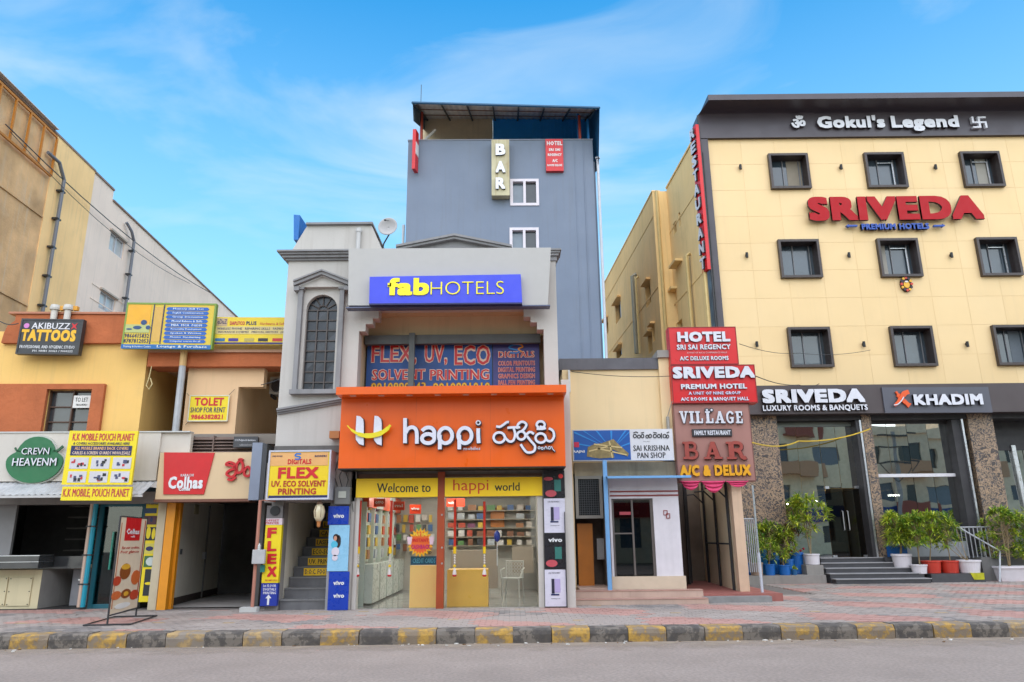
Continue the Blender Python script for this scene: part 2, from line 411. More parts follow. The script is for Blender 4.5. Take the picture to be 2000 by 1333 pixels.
# kerb
kb = MB(); kb.box(-30, 36, 12.47, 12.62, -.02, GZ - .03); kb = struct(kb.build('kerb', MORTAR))
kb.rotation_euler.z = KA; kb.location = (11 - 11 * math.cos(KA) + 12.4 * math.sin(KA), 12.4 - 11 * math.sin(KA) - 12.4 * math.cos(KA), 0)
def kerb_mat(key, base, worn):
    m = bpy.data.materials.new(key); m.use_nodes = True; N = m.node_tree; b = N.nodes['Principled BSDF']; b.inputs['Roughness'].default_value = .85
    tc = N.nodes.new('ShaderNodeTexCoord'); oi = N.nodes.new('ShaderNodeObjectInfo'); va = N.nodes.new('ShaderNodeVectorMath'); va.operation = 'ADD'
    N.links.new(tc.outputs['Object'], va.inputs[0]); N.links.new(oi.outputs['Location'], va.inputs[1])
    n = N.nodes.new('ShaderNodeTexNoise'); n.inputs['Scale'].default_value = 5.5; n.inputs['Detail'].default_value = 9; n.inputs['Roughness'].default_value = .68; N.links.new(va.outputs[0], n.inputs['Vector'])
    r = N.nodes.new('ShaderNodeValToRGB'); r.color_ramp.elements[0].position = .47; r.color_ramp.elements[0].color = (*worn, 1); r.color_ramp.elements[1].position = .60; r.color_ramp.elements[1].color = (*base, 1)
    e = r.color_ramp.elements.new(.5); e.color = tuple((a + c) / 2 * .8 for a, c in zip(base, worn)) + (1,)
    N.links.new(n.outputs['Fac'], r.inputs[0]); N.links.new(r.outputs[0], b.inputs['Base Color'])
    bp = N.nodes.new('ShaderNodeBump'); bp.inputs['Strength'].default_value = .9; bp.inputs['Distance'].default_value = .03; N.links.new(n.outputs['Fac'], bp.inputs['Height']); N.links.new(bp.outputs[0], b.inputs['Normal'])
    return m
KY = kerb_mat('kerb_yellow_paint', (.47, .28, .06), (.22, .17, .12)); KK = kerb_mat('kerb_black_paint', (.075, .066, .06), (.175, .15, .125))
KF = kerb_mat('kerb_faded_paint', (.40, .27, .12), (.24, .2, .16)); KT = kerb_mat('kerb_top_paint', (.33, .30, .28), (.26, .24, .22))
def kstone(L_, m_):
    q = MB(); nxs = 5; prof = [(12.41, -.01), (12.395, .13), (12.41, GZ - .02), (12.44, GZ + .004), (12.70, GZ + .006), (12.79, GZ), (12.79, 0)]
    ids = []
    for i in range(nxs + 1):
        row = []
        for kk, (yy, zz) in enumerate(prof):
            e = 1 if i in (0, nxs) else 0
            row.append(q.P(-L_ / 2 + L_ * i / nxs, yy + random.uniform(-.006, .006) + (.008 * e if kk < 3 else 0), zz + (random.uniform(-.005, .004) if 1 < kk < 5 else 0) - (.006 * e if 2 <= kk < 5 else 0)))
        ids.append(row)
    for i in range(nxs):
        for kk in range(len(prof) - 1): q.face((ids[i][kk], ids[i + 1][kk], ids[i + 1][kk + 1], ids[i][kk + 1]), 0 if kk < 3 or kk == 3 else 1)
    q.face([r_ for r_ in ids[0]]); q.face([r_ for r_ in ids[-1]][::-1])
    me = bpy.data.meshes.new('kerb_stone'); me.from_pydata(q.v, [], q.f)
    me.materials.append(m_); me.materials.append(KT if m_ is KK else KF); me.polygons.foreach_set('material_index', q.mi); me.update(); return me
KSY = [kstone(.592, KY) for _ in range(4)] + [kstone(.592, KF)]; KSK = [kstone(.592, KK) for _ in range(4)]
for i in range(-22, 32):
    x = (i + .5) * .602 - .03
    me = random.choice(KSY[:4]) if i % 2 else random.choice(KSK)
    if i % 2 and random.random() < .22: me = KSY[4]
    o = bpy.data.objects.new('kerb_stone', me); COL.objects.link(o); o.location = (x, 0, random.uniform(-.004, .004)); o.parent = kb
    o.rotation_euler = (0, random.uniform(-.005, .005), random.uniform(-.0006, .0006))

# ------------------------------------------------------------------ buildings across the road (reflected in the glass fronts)
def opp(x0, x1, y, h, m_, label, seed, floors):
    rr = random.Random(seed); F = Frame((0, y, 0), 0)
    t = thing('apartment_building', label, 'building', ((x0 + x1) / 2, y, 0))
    wins = []; fh = h / floors
    nb = max(2, int((x1 - x0) / 2.6)); bw = (x1 - x0) / nb
    for f in range(floors):
        for k in range(nb):
            ww = rr.uniform(.9, 1.6); wins.append((x0 + bw * (k + .5) - ww / 2, x0 + bw * (k + .5) + ww / 2, f * fh + .9, f * fh + fh - .8))
    q = MB(F); q.wall(x0, x1, 0, h, -.25, 0, wins); q.box(x0, x1, -9, -.26, 0, h)
    q.build('wall', m_, t)
    q = MB(F); q.box(x0 - .15, x1 + .15, -.3, .25, h, h + .9); q.build('parapet', m_, t)
    for i, (a, b_, c, d) in enumerate(wins):
        q = MB(F); q.box(a + .002, b_ - .002, -.2, -.14, c + .002, d - .002); wn = q.build('window', rr.choice((pm(70, 80, 95, .2), pm(110, 120, 130, .2), pm(60, 60, 60, .2))), t)
    for f in range(1, floors):
        if rr.random() < .75:
            a = x0 + (x1 - x0) * rr.uniform(0, .4); b_ = a + (x1 - x0) * rr.uniform(.3, .55)
            q = MB(F); q.box(a, b_, 0.002, .9, f * fh - .1, f * fh + .05); q.box(a, b_, .82, .9, f * fh + .05, f * fh + .95); q.build('balcony', rr.choice((m_, pm(200, 150, 110), pm(150, 70, 50))), t)
    q = MB(F); sx_ = (x1 - x0)
    q.box(x0 + .2, x1 - .2, 0.003, .12, 2.7, 3.6); q.build('shop_fascia', rr.choice((pm(180, 40, 40), pm(40, 70, 130), pm(220, 200, 170))), t)
opp(-16, -8, -13, 8.5, mat('cream_plaster', (.78, .64, .42), .9), 'cream apartment block across the road, reflected in the left shop glass', 1, 3)
opp(-7.5, 1, -13.5, 10.5, mat('tan_plaster', (.70, .54, .36), .9), 'tan apartment block across the road with long balconies', 2, 4)
opp(1.6, 9, -12.5, 10.4, mat('beige_plaster', (.78, .63, .43), .9), 'beige building across the road, reflected in the hotel door glass', 3, 3)
opp(9.5, 19, -13.5, 12.4, mat('ochre_plaster', (.74, .58, .37), .9), 'ochre building across the road, reflected in the shoe shop window', 4, 3)
opp(19.5, 27, -13, 12.6, mat('cream_plaster'), 'cream building across the road reflected beside the utility pole', 5, 4)
opp(27.6, 36, -12, 9.2, mat('tan_plaster'), 'tan building across the road reflected in the shoe shop window', 6, 3)
opp(36.6, 47, -13.5, 12.5, mat('beige_plaster'), 'tall beige building across the road at the far right end', 7, 4)
t = thing('utility_pole', 'utility pole with crossarms across the road, reflected in the shoe shop window', 'pole', (28.6, -7.8, 0))
q = MB(); q.tube([(28.6, -7.8, 0), (28.6, -7.8, 9)], .14, 8); q.build('pole', mat('concrete', (.3, .29, .27), .9), t)
q = MB()
for z in (8.6, 7.8, 6.6): q.box(27.4, 29.8, -7.65, -7.5, z, z + .12)
q.tube([(27.5, -7.6, 6.6), (28.6, -7.65, 5.3), (29.7, -7.6, 6.6)], .04)
q.build('crossarm', DARKIRON, t)
# ================================================================== far left tall building (side wall running away)
P0 = at(110, 265, 24)
FL = Frame((P0.x, 24, 0), R(93.2))
ZT = P0.z
WB = mat('brown_render', (.64, .38, .18), .9, .35, .8, bump=.6, bsc=12, streak=.6, stain=(.55, .43, .31))
WY = mat('pale_yellow_plaster', S(248, 204, 142, .98), .9, .07, .8, bump=.15, bsc=25, streak=.35, stain=(.42, .33, .2))
WG = mat('off_white_plaster', S(235, 212, 194, 1), .9, .05, .8, bump=.12, bsc=25, streak=.3, stain=(.42, .37, .32))
t = thing('apartment_building', 'tall building at far left with brown, yellow and off-white side wall sloping away', 'building', (P0.x, 24, 0))
aY = FL.pt(185, 335)[0]; aE = FL.pt(474, 618)[0]; zst = FL.pt(222, 377)[1]; aS = FL.pt(222, 377)[0]
MB(FL).box(-6, 0, 0, 5, 0, ZT).build('wall', WB, t, label='brown weathered wall')
MB(FL).box(0, aY, -.03, 5, 0, ZT + .02).build('wall', WY, t, label='yellow painted wall strip')
wins = [FL.rect((215, 460, 243, 490)), FL.rect((196, 575, 225, 604))]
r3 = []
for (pa, pb, pc) in (((215, 450), (243, 498), (213, 487)), ((195, 565), (225, 612), (192, 601))):
    a0 = FL.pt(pa[0], (pa[1] + pb[1]) / 2 - 8)[0]; a1 = FL.pt(pb[0], (pa[1] + pb[1]) / 2 + 8)[0]
    z1 = FL.pt(*pa)[1]; z0 = FL.pt(*pc)[1]; r3.append((a0, a1, z0, z1))
q = MB(FL); q.wall(aY, aE, 0, ZT - .45, 0, .5, r3); q.box(aY, aS, .501, 5, 0, ZT); q.box(aY, aS, 0, .5, ZT - .4499, ZT); q.box(aS + .001, aE, .501, 5, 0, ZT - .451)
q.build('wall', WG, t, label='off-white plaster wall')
q = MB(FL); q.box(aY, aS, -.05, .1, ZT, ZT + .08); q.box(aS, aE, -.06, .1, ZT - .45, ZT - .38); q.box(-6, aY, -.06, .1, ZT + .02, ZT + .1); q.build('coping', mat('coping', (.25, .18, .15), .9), t)
GLS = mat('window_glass', (.55, .54, .52), .12, .1, 2, spec=.8)
for r in r3:
    f = MB(FL).box(r[0] + .003, r[1] - .003, .12, .16, r[2] + .003, r[3] - .003).build('window', GLS, t)
    q = MB(FL); mid = (r[0] + r[1]) / 2
    for a in (r[0] + .004, mid - .03, r[1] - .064): q.box(a, a + .06, .06, .115, r[2] + .004, r[3] - .004)
    q.box(r[0] + .07, r[1] - .07, .06, .115, r[2] + .004, r[2] + .06); q.box(r[0] + .07, r[1] - .07, .06, .115, r[3] - .06, r[3] - .004)
    q.build('frame', pm(215, 215, 220), f)
    MB(FL).box(r[0] - .1, r[1] + .1, -.1, -.002, r[3] + .01, r[3] + .08).build('lintel', pm(200, 185, 170, .8), f)
# grooves / bands on the wall
for z in (ZT - 3.3, ZT - 6.6, ZT - 9.9): MB(FL).box(-5.9, -.05, -.045, -.002, z, z + .07).build('ledge', WB, t)
for z in (ZT - 4.4, ZT - 5.0, ZT - 8.2): MB(FL).box(aY + 1, aE - 2, -.02, -.002, z, z + .04).build('ledge', WG, t)
# orange steel frame along the parapet of the brown part
q = MB(FL); OR = pm(205, 130, 40, .6)
q.box(-6, -.15, -.16, -.1, ZT - .2, ZT - .12); q.box(-6, -.15, -.16, -.1, ZT - 1.75, ZT - 1.67)
k = -5.9
while k < -.1: q.box(k, k + .07, -.16, -.1, ZT - 1.68, ZT - .2); k += .82
q.build('parapet_frame', OR, t)
MB(FL).box(-6, -.2, -.2, .0, ZT + .102, ZT + .13).build('sheet_edge', pm(225, 220, 215), t)
for pts, nm in ((((97, 298), (115, 318), (124, 352), (95, 480), (66, 614)), 0), (((250, 435), (256, 452), (261, 472), (252, 540), (237, 614)), 0)):
    pt = [FL.pt(*p, -.18) for p in pts]; a_ = pt[2][0]
    pth = [(pt[0][0], -.12, pt[0][1]), (pt[1][0], -.2, pt[1][1]), (a_, -.2, pt[2][1]), (a_, -.2, 4)]
    q = MB(FL); q.tube(pth, .065, 8)
    z = pt[2][1] - .5
    pp = q.build('drain_pipe', pm(120, 122, 130, .6), t)
    while z > 7: MB(FL).box(a_ - .12, a_ + .12, -.26, -.05, z, z + .06).build('bracket', DARKIRON, pp); z -= 1.1

# ================================================================== left shops building
FB = Frame(at(150, 1050, 16.6), R(2.6))
ZO = FB.O.z; G = lambda z=GZ: z          # helper
YW = mat('yellow_plaster', S(246, 200, 118, .85), .88, .06, .9, bump=.12, bsc=30, streak=.28, stain=(.42, .30, .14))
BRT = mat('terracotta_texture_coat', S(196, 110, 66, .8), .92, .12, 2, bump=1.0, bsc=9, streak=.2)
CRM = mat('cream_plaster_left', S(240, 200, 155, .85), .88, .05, .9, bump=.1, bsc=30, streak=.3, stain=(.45, .34, .2))
GRYP = mat('off_white_board', S(216, 208, 196, .8), .75, .06, 1.2, streak=.4, stain=(.42, .36, .3))
OY = mat('olive_yellow_plaster', S(190, 150, 40, .8), .85, .1, 1)
t = thing('shop_building', 'two-storey yellow shop building with terracotta bands at the left', 'building', at(150, 1190, 16.6))
def fbox(F, r, y0, y1, m_, name, par, **kw):
    b_ = kw.pop('bev', 0); lb = kw.pop('label', None); kd = kw.pop('kind', None)
    q = MB(F); q.px(r, y0, y1, **kw); return q.build(name, m_, par, bev=b_, label=lb, kind=kd)
# upper wall with window hole
W = FB.rect((90, 762, 178, 846))
a0 = FB.pt(-60, 700)[0]; a1 = FB.pt(280, 760)[0]; zt = FB.pt(150, 672)[1]; zb = FB.pt(150, 850)[1]
q = MB(FB); q.wall(a0, a1, zb, zt, 0, .3, [W]); q.build('wall', YW, t)
q = MB(FB); q.box(a1 - .002 - .28, a1 - .002, .3, 4.0, zb, zt); q.build('wall', YW, t)
BB = FB.rect((-60, 750, 198, 850), -.1)
q = MB(FB); q.wall(BB[0], BB[1], BB[2] , BB[3], -.1, -.002, [W]); q.build('textured_panel', BRT, t)
zc = FB.pt(150, 614, -.12)[1]; steps = [(28, 614), (26, 640), (10, 642), (7, 670)]
q = MB(FB); pl = [FB.pt(28, 614, -.12), FB.pt(240, 614, -.12), FB.pt(240, 672, -.12), FB.pt(-60, 672, -.12), FB.pt(-60, 700, -.12)]
za, zb2 = FB.pt(28, 614, -.12)[1], FB.pt(28, 670, -.12)[1]; A = [FB.pt(x, 640, -.12)[0] for x in (7, 14, 27)]; AR = FB.pt(292, 650, -.12)[0]
q.prism([(A[0] - .0, zb2), (AR, zb2), (AR, za), (A[2], za), (A[2], za - .16), (A[1], za - .28), (A[1] - .05, za - .45)], -.12, .3); q.build('parapet_band', BRT, t)
q = MB(FB); q.box(A[1], AR, -.16, .34, za + .003, za + .05); q.build('coping', pm(190, 120, 85), t)
q = MB(FB); q.box(FB.pt(-60, 660)[0], AR, 0.31, .6, zb2 - .2, za - .3); q.build('wall', YW, t)
# window of the terracotta block
gl = fbox(FB, (90, 762, 178, 846), .12, .16, mat('dark_window', (.045, .05, .055), .12, .3, 2, spec=.8), 'window', t)
q = MB(FB); wa0, wa1, wz0, wz1 = W
for i in (0, .52, .985): x = wa0 + (wa1 - wa0) * i; q.box(x, x + .03, .04, .115, wz0, wz1)
for z in (.0, .25, .6, .96): zz = wz0 + (wz1 - wz0) * z; q.box(wa0, wa1, .07, .11, zz, zz + .025)
q.build('grille', pm(95, 70, 55, .6), gl)
nb = fbox(FB, (143, 773, 176, 797), -.0, .03, pm(232, 228, 222), 'paper_notice', None)
tag(nb, 'small white to-let paper in the upper left window with dark grille', 'notice'); 
txt(FB, 'TO LET', (147, 777, 172, 785), -.004, BLACK, nb, .02, .003); txt(FB, '9866382821', (148, 789, 170, 793), -.004, BLACK, nb, .01, .003, res=1)
# right upper part: beam, recess, cream wall, stepped beam, olive back wall
rz0 = FB.pt(420, 848, .1)[1]
def fb2(r, y0, y1, m_, nm='wall', **k): return fbox(FB, r, y0, y1, m_, nm, t, **k)
fb2((289, 688, 560, 716), -.1, .5, BRT, 'beam')
fb2((289, 683, 560, 688), -.16, .5, pm(195, 150, 120, .8), 'beam_cap')
fb2((285, 672, 560, 683), .1, .5, mat('rusted_parapet', S(222, 196, 140, .8), .9, .1, 2, streak=1.0, stain=(.5, .28, .05)), 'parapet')
q = MB(FB); e = FB.rect((362, 716, 512, 850), .1); d = FB.rect((462, 756, 512, 850), .1)
q.wall(e[0], e[1], e[2], e[3] + .05, .1, .35, [(d[0], e[1] + 1, -9, d[3])]); q.build('wall', CRM, t)
q = MB(FB); q.box(d[0] - .16, d[0], .35, 3.8, e[2], e[3]); q.build('wall', CRM, t)
fb2((290, 700, 700, 880), 4.0, 4.1, OY)
q = MB(FB); l = FB.pt(290, 780, .1)[0]; q.box(l - .3, FB.pt(620, 780, .1)[0], -.05, 4.2, rz0 - .25, rz0 - .02); q.build('slab', pm(150, 140, 130, .9), t)
q = MB(FB); q.box(l - .3, FB.pt(620, 780, .1)[0], .52, 4.2, FB.pt(420, 716, .1)[1] + .1, FB.pt(420, 716, .1)[1] + .25); q.build('ceiling', CRM, t)
dr = fb2((462, 800, 500, 858), 3.93, 3.99, mat('dark_door', (.02, .02, .022), .5), 'door')
MB(FB).tube([(FB.pt(491, 820, 3.9)[0], 3.9, FB.pt(491, 815, 3.9)[1]), (FB.pt(491, 820, 3.9)[0], 3.9, FB.pt(491, 830, 3.9)[1])], .02).build('handle', STEEL, dr)
# grey vertical pipe
q = MB(FB); pa = FB.pt(352, 765, -.15)[0]; q.tube([(pa, -.17, FB.pt(356, 850, -.15)[1]), (pa, -.17, FB.pt(364, 716, -.15)[1])], .075, 8)
o = q.build('rain_pipe', pm(186, 188, 190, .6, var=.15)); tag(o, 'pale grey rain pipe in front of the dark recess, left of the to-let sign', 'pipe')
q = MB(FB); q.tube([(pa, -.17, FB.pt(364, 716, -.15)[1] + .002), (pa, -.17, FB.pt(368, 684, -.15)[1])], .078, 8)
q.build('upper_section', pm(222, 180, 120, .7), o)
# air conditioner in the recess
ac = thing('air_conditioner', 'white air conditioner unit on the wall at the right of the olive recess', 'air conditioner', FB.w(*[FB.pt(537, 765, 1.2)[0], 1.2, FB.pt(537, 770, 1.2)[1]]))
MB(FB).px((526, 736, 556, 770), 1.2, 1.6).build('casing', pm(225, 222, 212), ac, bev=.02)
r = FB.rect((530, 741, 549, 766), 1.19); q = MB(FB); q.disc((r[0] + r[1]) / 2, (r[2] + r[3]) / 2, (r[1] - r[0]) / 2, (r[3] - r[2]) / 2, 1.17, 1.199); fan = q.build('fan_grille', DARKIRON, ac)
q = MB(FB); cx, cz = (r[0] + r[1]) / 2, (r[2] + r[3]) / 2
for k in range(5): q.tube([(cx + .17 * math.cos(2 * math.pi * (i + .5) / 16) * (k + 1) / 5, 1.165, cz + .17 * math.sin(2 * math.pi * (i + .5) / 16) * (k + 1) / 5) for i in range(16)], .004, 4, closed=True)
q.build('guard', pm(150, 150, 150), fan)
for x_ in (528, 548): MB(FB).px((x_, 770, x_ + 4, 776), 1.2, 1.6).build('bracket', DARKIRON, ac)
# rope loop
q = MB(FB); a, z = FB.pt(296, 716, -.12)
q.tube([(a, -.12, z), (a - .02, -.14, z - .3), (a - .06, -.14, z - .45), (a + .02, -.15, z - .55), (a + .07, -.14, z - .42), (a + .01, -.13, z - .28)], .012, 5)
tag(q.build('rope_loop', pm(225, 205, 150, .8)), 'loop of pale rope hanging from the terracotta beam', 'rope')
# AC / vent cowls on parapet
for i, (x, lb) in enumerate(((104, 'left one of two white vent pipes on the terracotta parapet'), (130, 'right one of two white vent pipes on the terracotta parapet'))):
    tt = thing('vent_pipe', lb, 'vent', FB.w(FB.pt(x, 624, .2)[0], .2, FB.pt(x, 624, .2)[1]), 'vent pipes on the parapet')
    a, z = FB.pt(x, 626, -.2); z2 = FB.pt(x, 606, -.2)[1]
    MB(FB).lathe([(.07, z), (.07, z2 - .03), (.075, z2)], (a, -.2, 0), 12).build('pipe', pm(220, 212, 200), tt)
    MB(FB).lathe([(.105, z2), (.11, z2 + .05), (.09, z2 + .12), (.03, z2 + .13)], (a, -.2, 0), 12).build('cap', pm(205, 200, 190), tt)
    MB(FB).box(a + .1, a + .2, -.2, -.1, z2 + .0, z2 + .1).build('bracket', pm(230, 160, 30), tt)

# ---- upper signs
def sign(label, F, r, y, th, m_, loc=None, name='shop_sign', group=None, frame=None, fw=.03):
    a0, a1, z0, z1 = F.rect(r, y)
    tt = thing(name, label, 'sign', F.w((a0 + a1) / 2, y, z0), group)
    MB(F).box(a0, a1, y, y + th, z0, z1).build('board', m_, tt)
    if frame:
        q = MB(F); e = .008
        for b_ in ((a0 - e, a1 + e, z0 - e, z0 + fw), (a0 - e, a1 + e, z1 - fw, z1 + e), (a0 - e, a0 + fw, z0 + fw + .001, z1 - fw - .001), (a1 - fw, a1 + e, z0 + fw + .001, z1 - fw - .001)): q.box(b_[0], b_[1], y - .012, y + th - .005, b_[2], b_[3])
        q.build('frame', frame, tt)
    return tt
FA = FB.tilt(97, 660, 0.8)
s = sign('black tilted tattoo parlour sign with yellow lettering on the terracotta band', FA, (37, 624, 158, 692), -.32, .14, mat('black_board', (.022, .022, .025), .4, .2, 3), frame=DKGREY)
SY = -.326
txt(FA, 'AKIBUZZ', (62, 631, 137, 643), SY, pm(235, 232, 235), s, .012, .005)
txt(FA, 'TATTOOS', (41, 644, 148, 667), SY, pm(250, 190, 20), s, .05, .006)
r = FA.rect((46, 631, 58, 642), SY); q = MB(FA); q.disc((r[0] + r[1]) / 2, (r[2] + r[3]) / 2, .06, .06, SY, SY + .005); q.build('logo', pm(220, 130, 200), s)
q = MB(FA); r = FA.rect((139, 631, 151, 644), SY); q.prism([(r[0], r[2]), ((r[0] + r[1]) / 2, r[2] + .05), (r[1], r[2]), (r[1] - .04, (r[2] + r[3]) / 2), (r[1], r[3]), ((r[0] + r[1]) / 2, r[3] - .05), (r[0], r[3]), (r[0] + .04, (r[2] + r[3]) / 2)], SY, SY + .005); q.build('logo', RED, s)
txt(FA, 'PROFESSIONAL AND HYGIENIC STUDIO', (38, 675, 146, 681), SY, pm(225, 225, 225), s, .02, .004, res=1)
txt(FA, 'PH. 98481 30463 / 9000222', (63, 684, 142, 688), SY, pm(225, 225, 225), s, .015, .004, res=1)
# blue/yellow coaching sign
FC = FB.tilt(330, 640, .6)
s = sign('large blue and yellow service list sign above the terracotta beam', FC, (243, 593, 418, 681), -.42, .12, mat('mustard_print', S(228, 196, 60, .8), .5, .06, 3), frame=pm(130, 160, 60, .5))
y = -.428
def pan(F, r, m_, par, y, d=.006, nm='panel', **k): return fbox(F, r, y, y + d, m_, nm, par, **k)
pan(FC, (246, 596, 294, 640), pm(245, 178, 30), s, y, label='orange picture field')
pan(FC, (244, 634, 292, 650), pm(190, 195, 120), s, y - .003, .005)
q = MB(FC); 
for x, yy, w_, h_ in ((268, 640, 13, 7), (281, 630, 8, 10), (252, 643, 8, 3), (289, 640, 5, 8)):
    r = FC.rect((x - w_ / 2 - 2, yy - h_ / 2, x + w_ / 2 + 2, yy + h_ / 2), y - .008); q.disc((r[0] + r[1]) / 2, (r[2] + r[3]) / 2, (r[1] - r[0]) / 2, (r[3] - r[2]) / 2, y - .008, y - .004, 14)
q.build('printed_picture', pm(30, 70, 120), s, kind='stuff')
txt(FC, '9866415832', (243, 652, 291, 660), y, NAVY, s, .02, .004, res=1); txt(FC, '8787812053', (241, 662, 290, 670), y, NAVY, s, .02, .004, res=1)
pan(FC, (299, 600, 315, 668), pm(222, 175, 80), s, y)
pan(FC, (296, 594, 298, 672), NAVY, s, y); pan(FC, (316, 594, 318, 672), NAVY, s, y)
names = ('Memory Skill Test', 'English Communication', 'Group Discussion', 'Mental Balance & Skills', 'MBA  MCA  PGDM', 'Personality Development', 'Spoken & Written', 'Phonics  Handwriting', 'Computer courses for all')
for i in range(9):
    yy = 604 + i * 7.9; xx = i * .9
    q = MB(FC); r = FC.rect((325 - xx, yy - 3.3, 409 - xx, yy + 3.3), y); hh = (r[3] - r[2]) / 2; zc_ = (r[2] + r[3]) / 2
    q.prism([(r[0] + hh, r[2]), (r[1] - hh, r[2]), (r[1], zc_), (r[1] - hh, r[3]), (r[0] + hh, r[3]), (r[0], zc_)], y, y + .005); q.build('list_bar', pm(15, 95, 185), s)
    txt(FC, names[i], (338 - xx, yy - 2, 398 - xx, yy + 2), y - .003, pm(225, 235, 245), s, .02, .003, res=1)
pan(FC, (236, 673.5, 411, 682), pm(20, 105, 175), s, y - .01, .016, nm='base_strip')
txt(FC, 'Lounge & Purchase', (306, 675, 404, 681), y - .016, pm(235, 240, 240), s, .02, .004, res=1); txt(FC, 'Training & Services Centre', (240, 675, 294, 680), y - .016, pm(235, 240, 240), s, .01, .004, res=1)
# daplitco plus
s = sign('long yellow printed sign beside the blue service list sign', FB, (417, 620, 562, 674), -.3, .06, mat('yellow_print', S(240, 208, 40, .8), .5, .06, 3))
y = -.306
pan(FB, (420, 622, 444, 637), pm(200, 170, 130), s, y); txt(FB, 'eDuZ', (425, 624, 443, 633), y - .003, NAVY, s, .02, .004)
txt(FB, 'DAPLITCO', (449, 628, 478, 635), y, pm(200, 20, 60), s, .03, .004); txt(FB, 'PLUS', (481, 628, 501, 635), y, NAVY, s, .03, .004)
txt(FB, 'Hardwares & Soft', (508, 630, 556, 635), y, pm(215, 100, 40), s, .015, .004, res=1)
pan(FB, (418, 638, 562, 653), pm(222, 200, 130), s, y)
txt(FB, 'WIRELESS PHONE   REPAIRING SKILLS   FASHION', (424, 640, 558, 644.5), y - .003, NAVY, s, .02, .003, res=1); txt(FB, 'INSURANCE SCHEMES   MEDICAL SERVICES   JOB', (426, 647, 558, 651.5), y - .003, NAVY, s, .02, .003, res=1)
for i, (x, c) in enumerate(((420, (40, 110, 160)), (446, (60, 40, 140)), (477, (190, 170, 90)), (504, (50, 40, 40)), (532, (200, 40, 40)))): pan(FB, (x, 661, x + 19, 667), pm(*c), s, y)
pan(FB, (415, 669, 562, 673), pm(60, 50, 110), s, y)
# TOLET
s = sign('yellow to-let sign tied on the cream wall by strings', FB, (369, 773, 446, 823), .04, .02, YEL, frame=pm(230, 225, 200, .5), fw=.015)
y = .034
txt(FB, 'TOLET', (380, 777, 437, 793), y, RED, s, .035, .006); txt(FB, 'SHOP FOR RENT', (372, 796, 440, 806), y, NAVY, s, .02, .005); txt(FB, '9866382821', (373, 810, 435, 819), y, pm(215, 20, 50), s, .03, .005)
q = MB(FB)
for A_, B_ in (((369, 773), (364, 768)), ((446, 773), (458, 760)), ((369, 823), (361, 830))): (a, z), (b_, z_) = FB.pt(*A_, .03), FB.pt(*B_, .03); q.tube([(a, .04, z), (b_, .06, z_)], .006, 4)
q.build('string', DARKIRON, s)

# ---- ground floor, left: fascia, awning, kiosk
t2 = t
fas = thing('shop_fascia', 'weathered off-white fascia board over the two left shops', 'fascia', FB.w(FB.pt(150, 945, -.5)[0], -.5, FB.pt(150, 945, -.5)[1]))
a0, a1, z0, z1 = FB.rect((-60, 846, 312, 940), -.5)
q = MB(FB); q.box(a0, FB.pt(310, 890, -.5)[0], -.5, -.3, z0, z1); q.build('board', GRYP, fas)
q = MB(FB); q.px((309, 846, 372, 884), -.45, -.3); q.build('board', GRYP, fas)
q = MB(FB); q.box(a0, FB.pt(372, 846, -.5)[0], -.52, -.28, z1 + .002, z1 + .03); q.build('cap', pm(205, 205, 200), fas)
s = thing('shop_sign', 'dark green apple-shaped shop sign on the off-white fascia', 'sign', FB.w(FB.pt(67, 930, -.56)[0], -.56, FB.pt(67, 930, -.56)[1]))
q = MB(FB); c = FB.pt(68, 898, -.58); 
def blob(g, y0, y1):
    q = MB(FB); pts = []
    for k in range(40):
        th = 2 * math.pi * k / 40; x = math.cos(th); z = math.sin(th)
        rx = .60 + g; rz = .46 + g
        xx, zz = rx * x, rz * z * (1.0 if z < 0 else .62)
        if z > 0 and abs(x) < .62: zz = rz * (.55 + .62 * math.sqrt(max(0, 1 - (x / .62) ** 2)))
        pts.append((c[0] + xx, c[1] + zz - .04))
    q.prism(pts, y0, y1); return q
blob(.03, -.55, -.502).build('backing', pm(200, 200, 190), s); blob(0, -.585, -.552).build('board', pm(20, 110, 62, .4, k=.8), s)
q = MB(FB); q.stroke([(c[0] + .34, c[1] + .17), (c[0] + .46, c[1] + .2), (c[0] + .55, c[1] + .29)], .05, -.585, -.55); q.stroke([(c[0] - .32, c[1] + .17), (c[0] - .42, c[1] + .2), (c[0] - .46, c[1] + .26)], .03, -.585, -.55); q.build('stem', pm(20, 85, 45, .4), s)
txt(FB, 'CREVN', (42, 875, 96, 888), -.62, LETW, s, .006, .03, side=DKGREY); txt(FB, 'HEAVENM', (24, 895, 110, 910), -.62, LETW, s, .015, .03, side=DKGREY)
# awning + beam under fascia
q = MB(FB); a0 = FB.pt(-60, 950, -.6)[0]; ax = FB.pt(300, 940, -.6)[0]; zz1 = FB.pt(150, 941, -.5)[1]; zz0 = FB.pt(150, 965, -1.1)[1]
n_ = 60
for i in range(n_):
    u0, u1 = a0 + (ax - a0) * i / n_, a0 + (ax - a0) * (i + 1) / n_; d = .018 * (i % 2)
    q.quad([(u0, -1.05, zz0 - d), (u1, -1.05, zz0 - .018 + d), (u1, -.28, zz1 + .10 - .018 + d), (u0, -.28, zz1 + .10 - d)]); q.quad([(u0, -1.05, zz0 - d - .006), (u0, -.28, zz1 + .10 - d - .006), (u1, -.28, zz1 + .10 - .018 + d - .006), (u1, -1.05, zz0 - .018 + d - .006)])
aw = q.build('awning', mat('awning_sheet', (.5, .5, .5), .5, .2, 2, metal=.3, streak=.6)); tag(aw, 'grey corrugated metal awning under the off-white fascia of the left shops', 'awning')
MB(FB).box(a0, ax, -1.07, -1.03, zz0 - .07, zz0 - .02).build('edge', pm(200, 198, 195), aw)
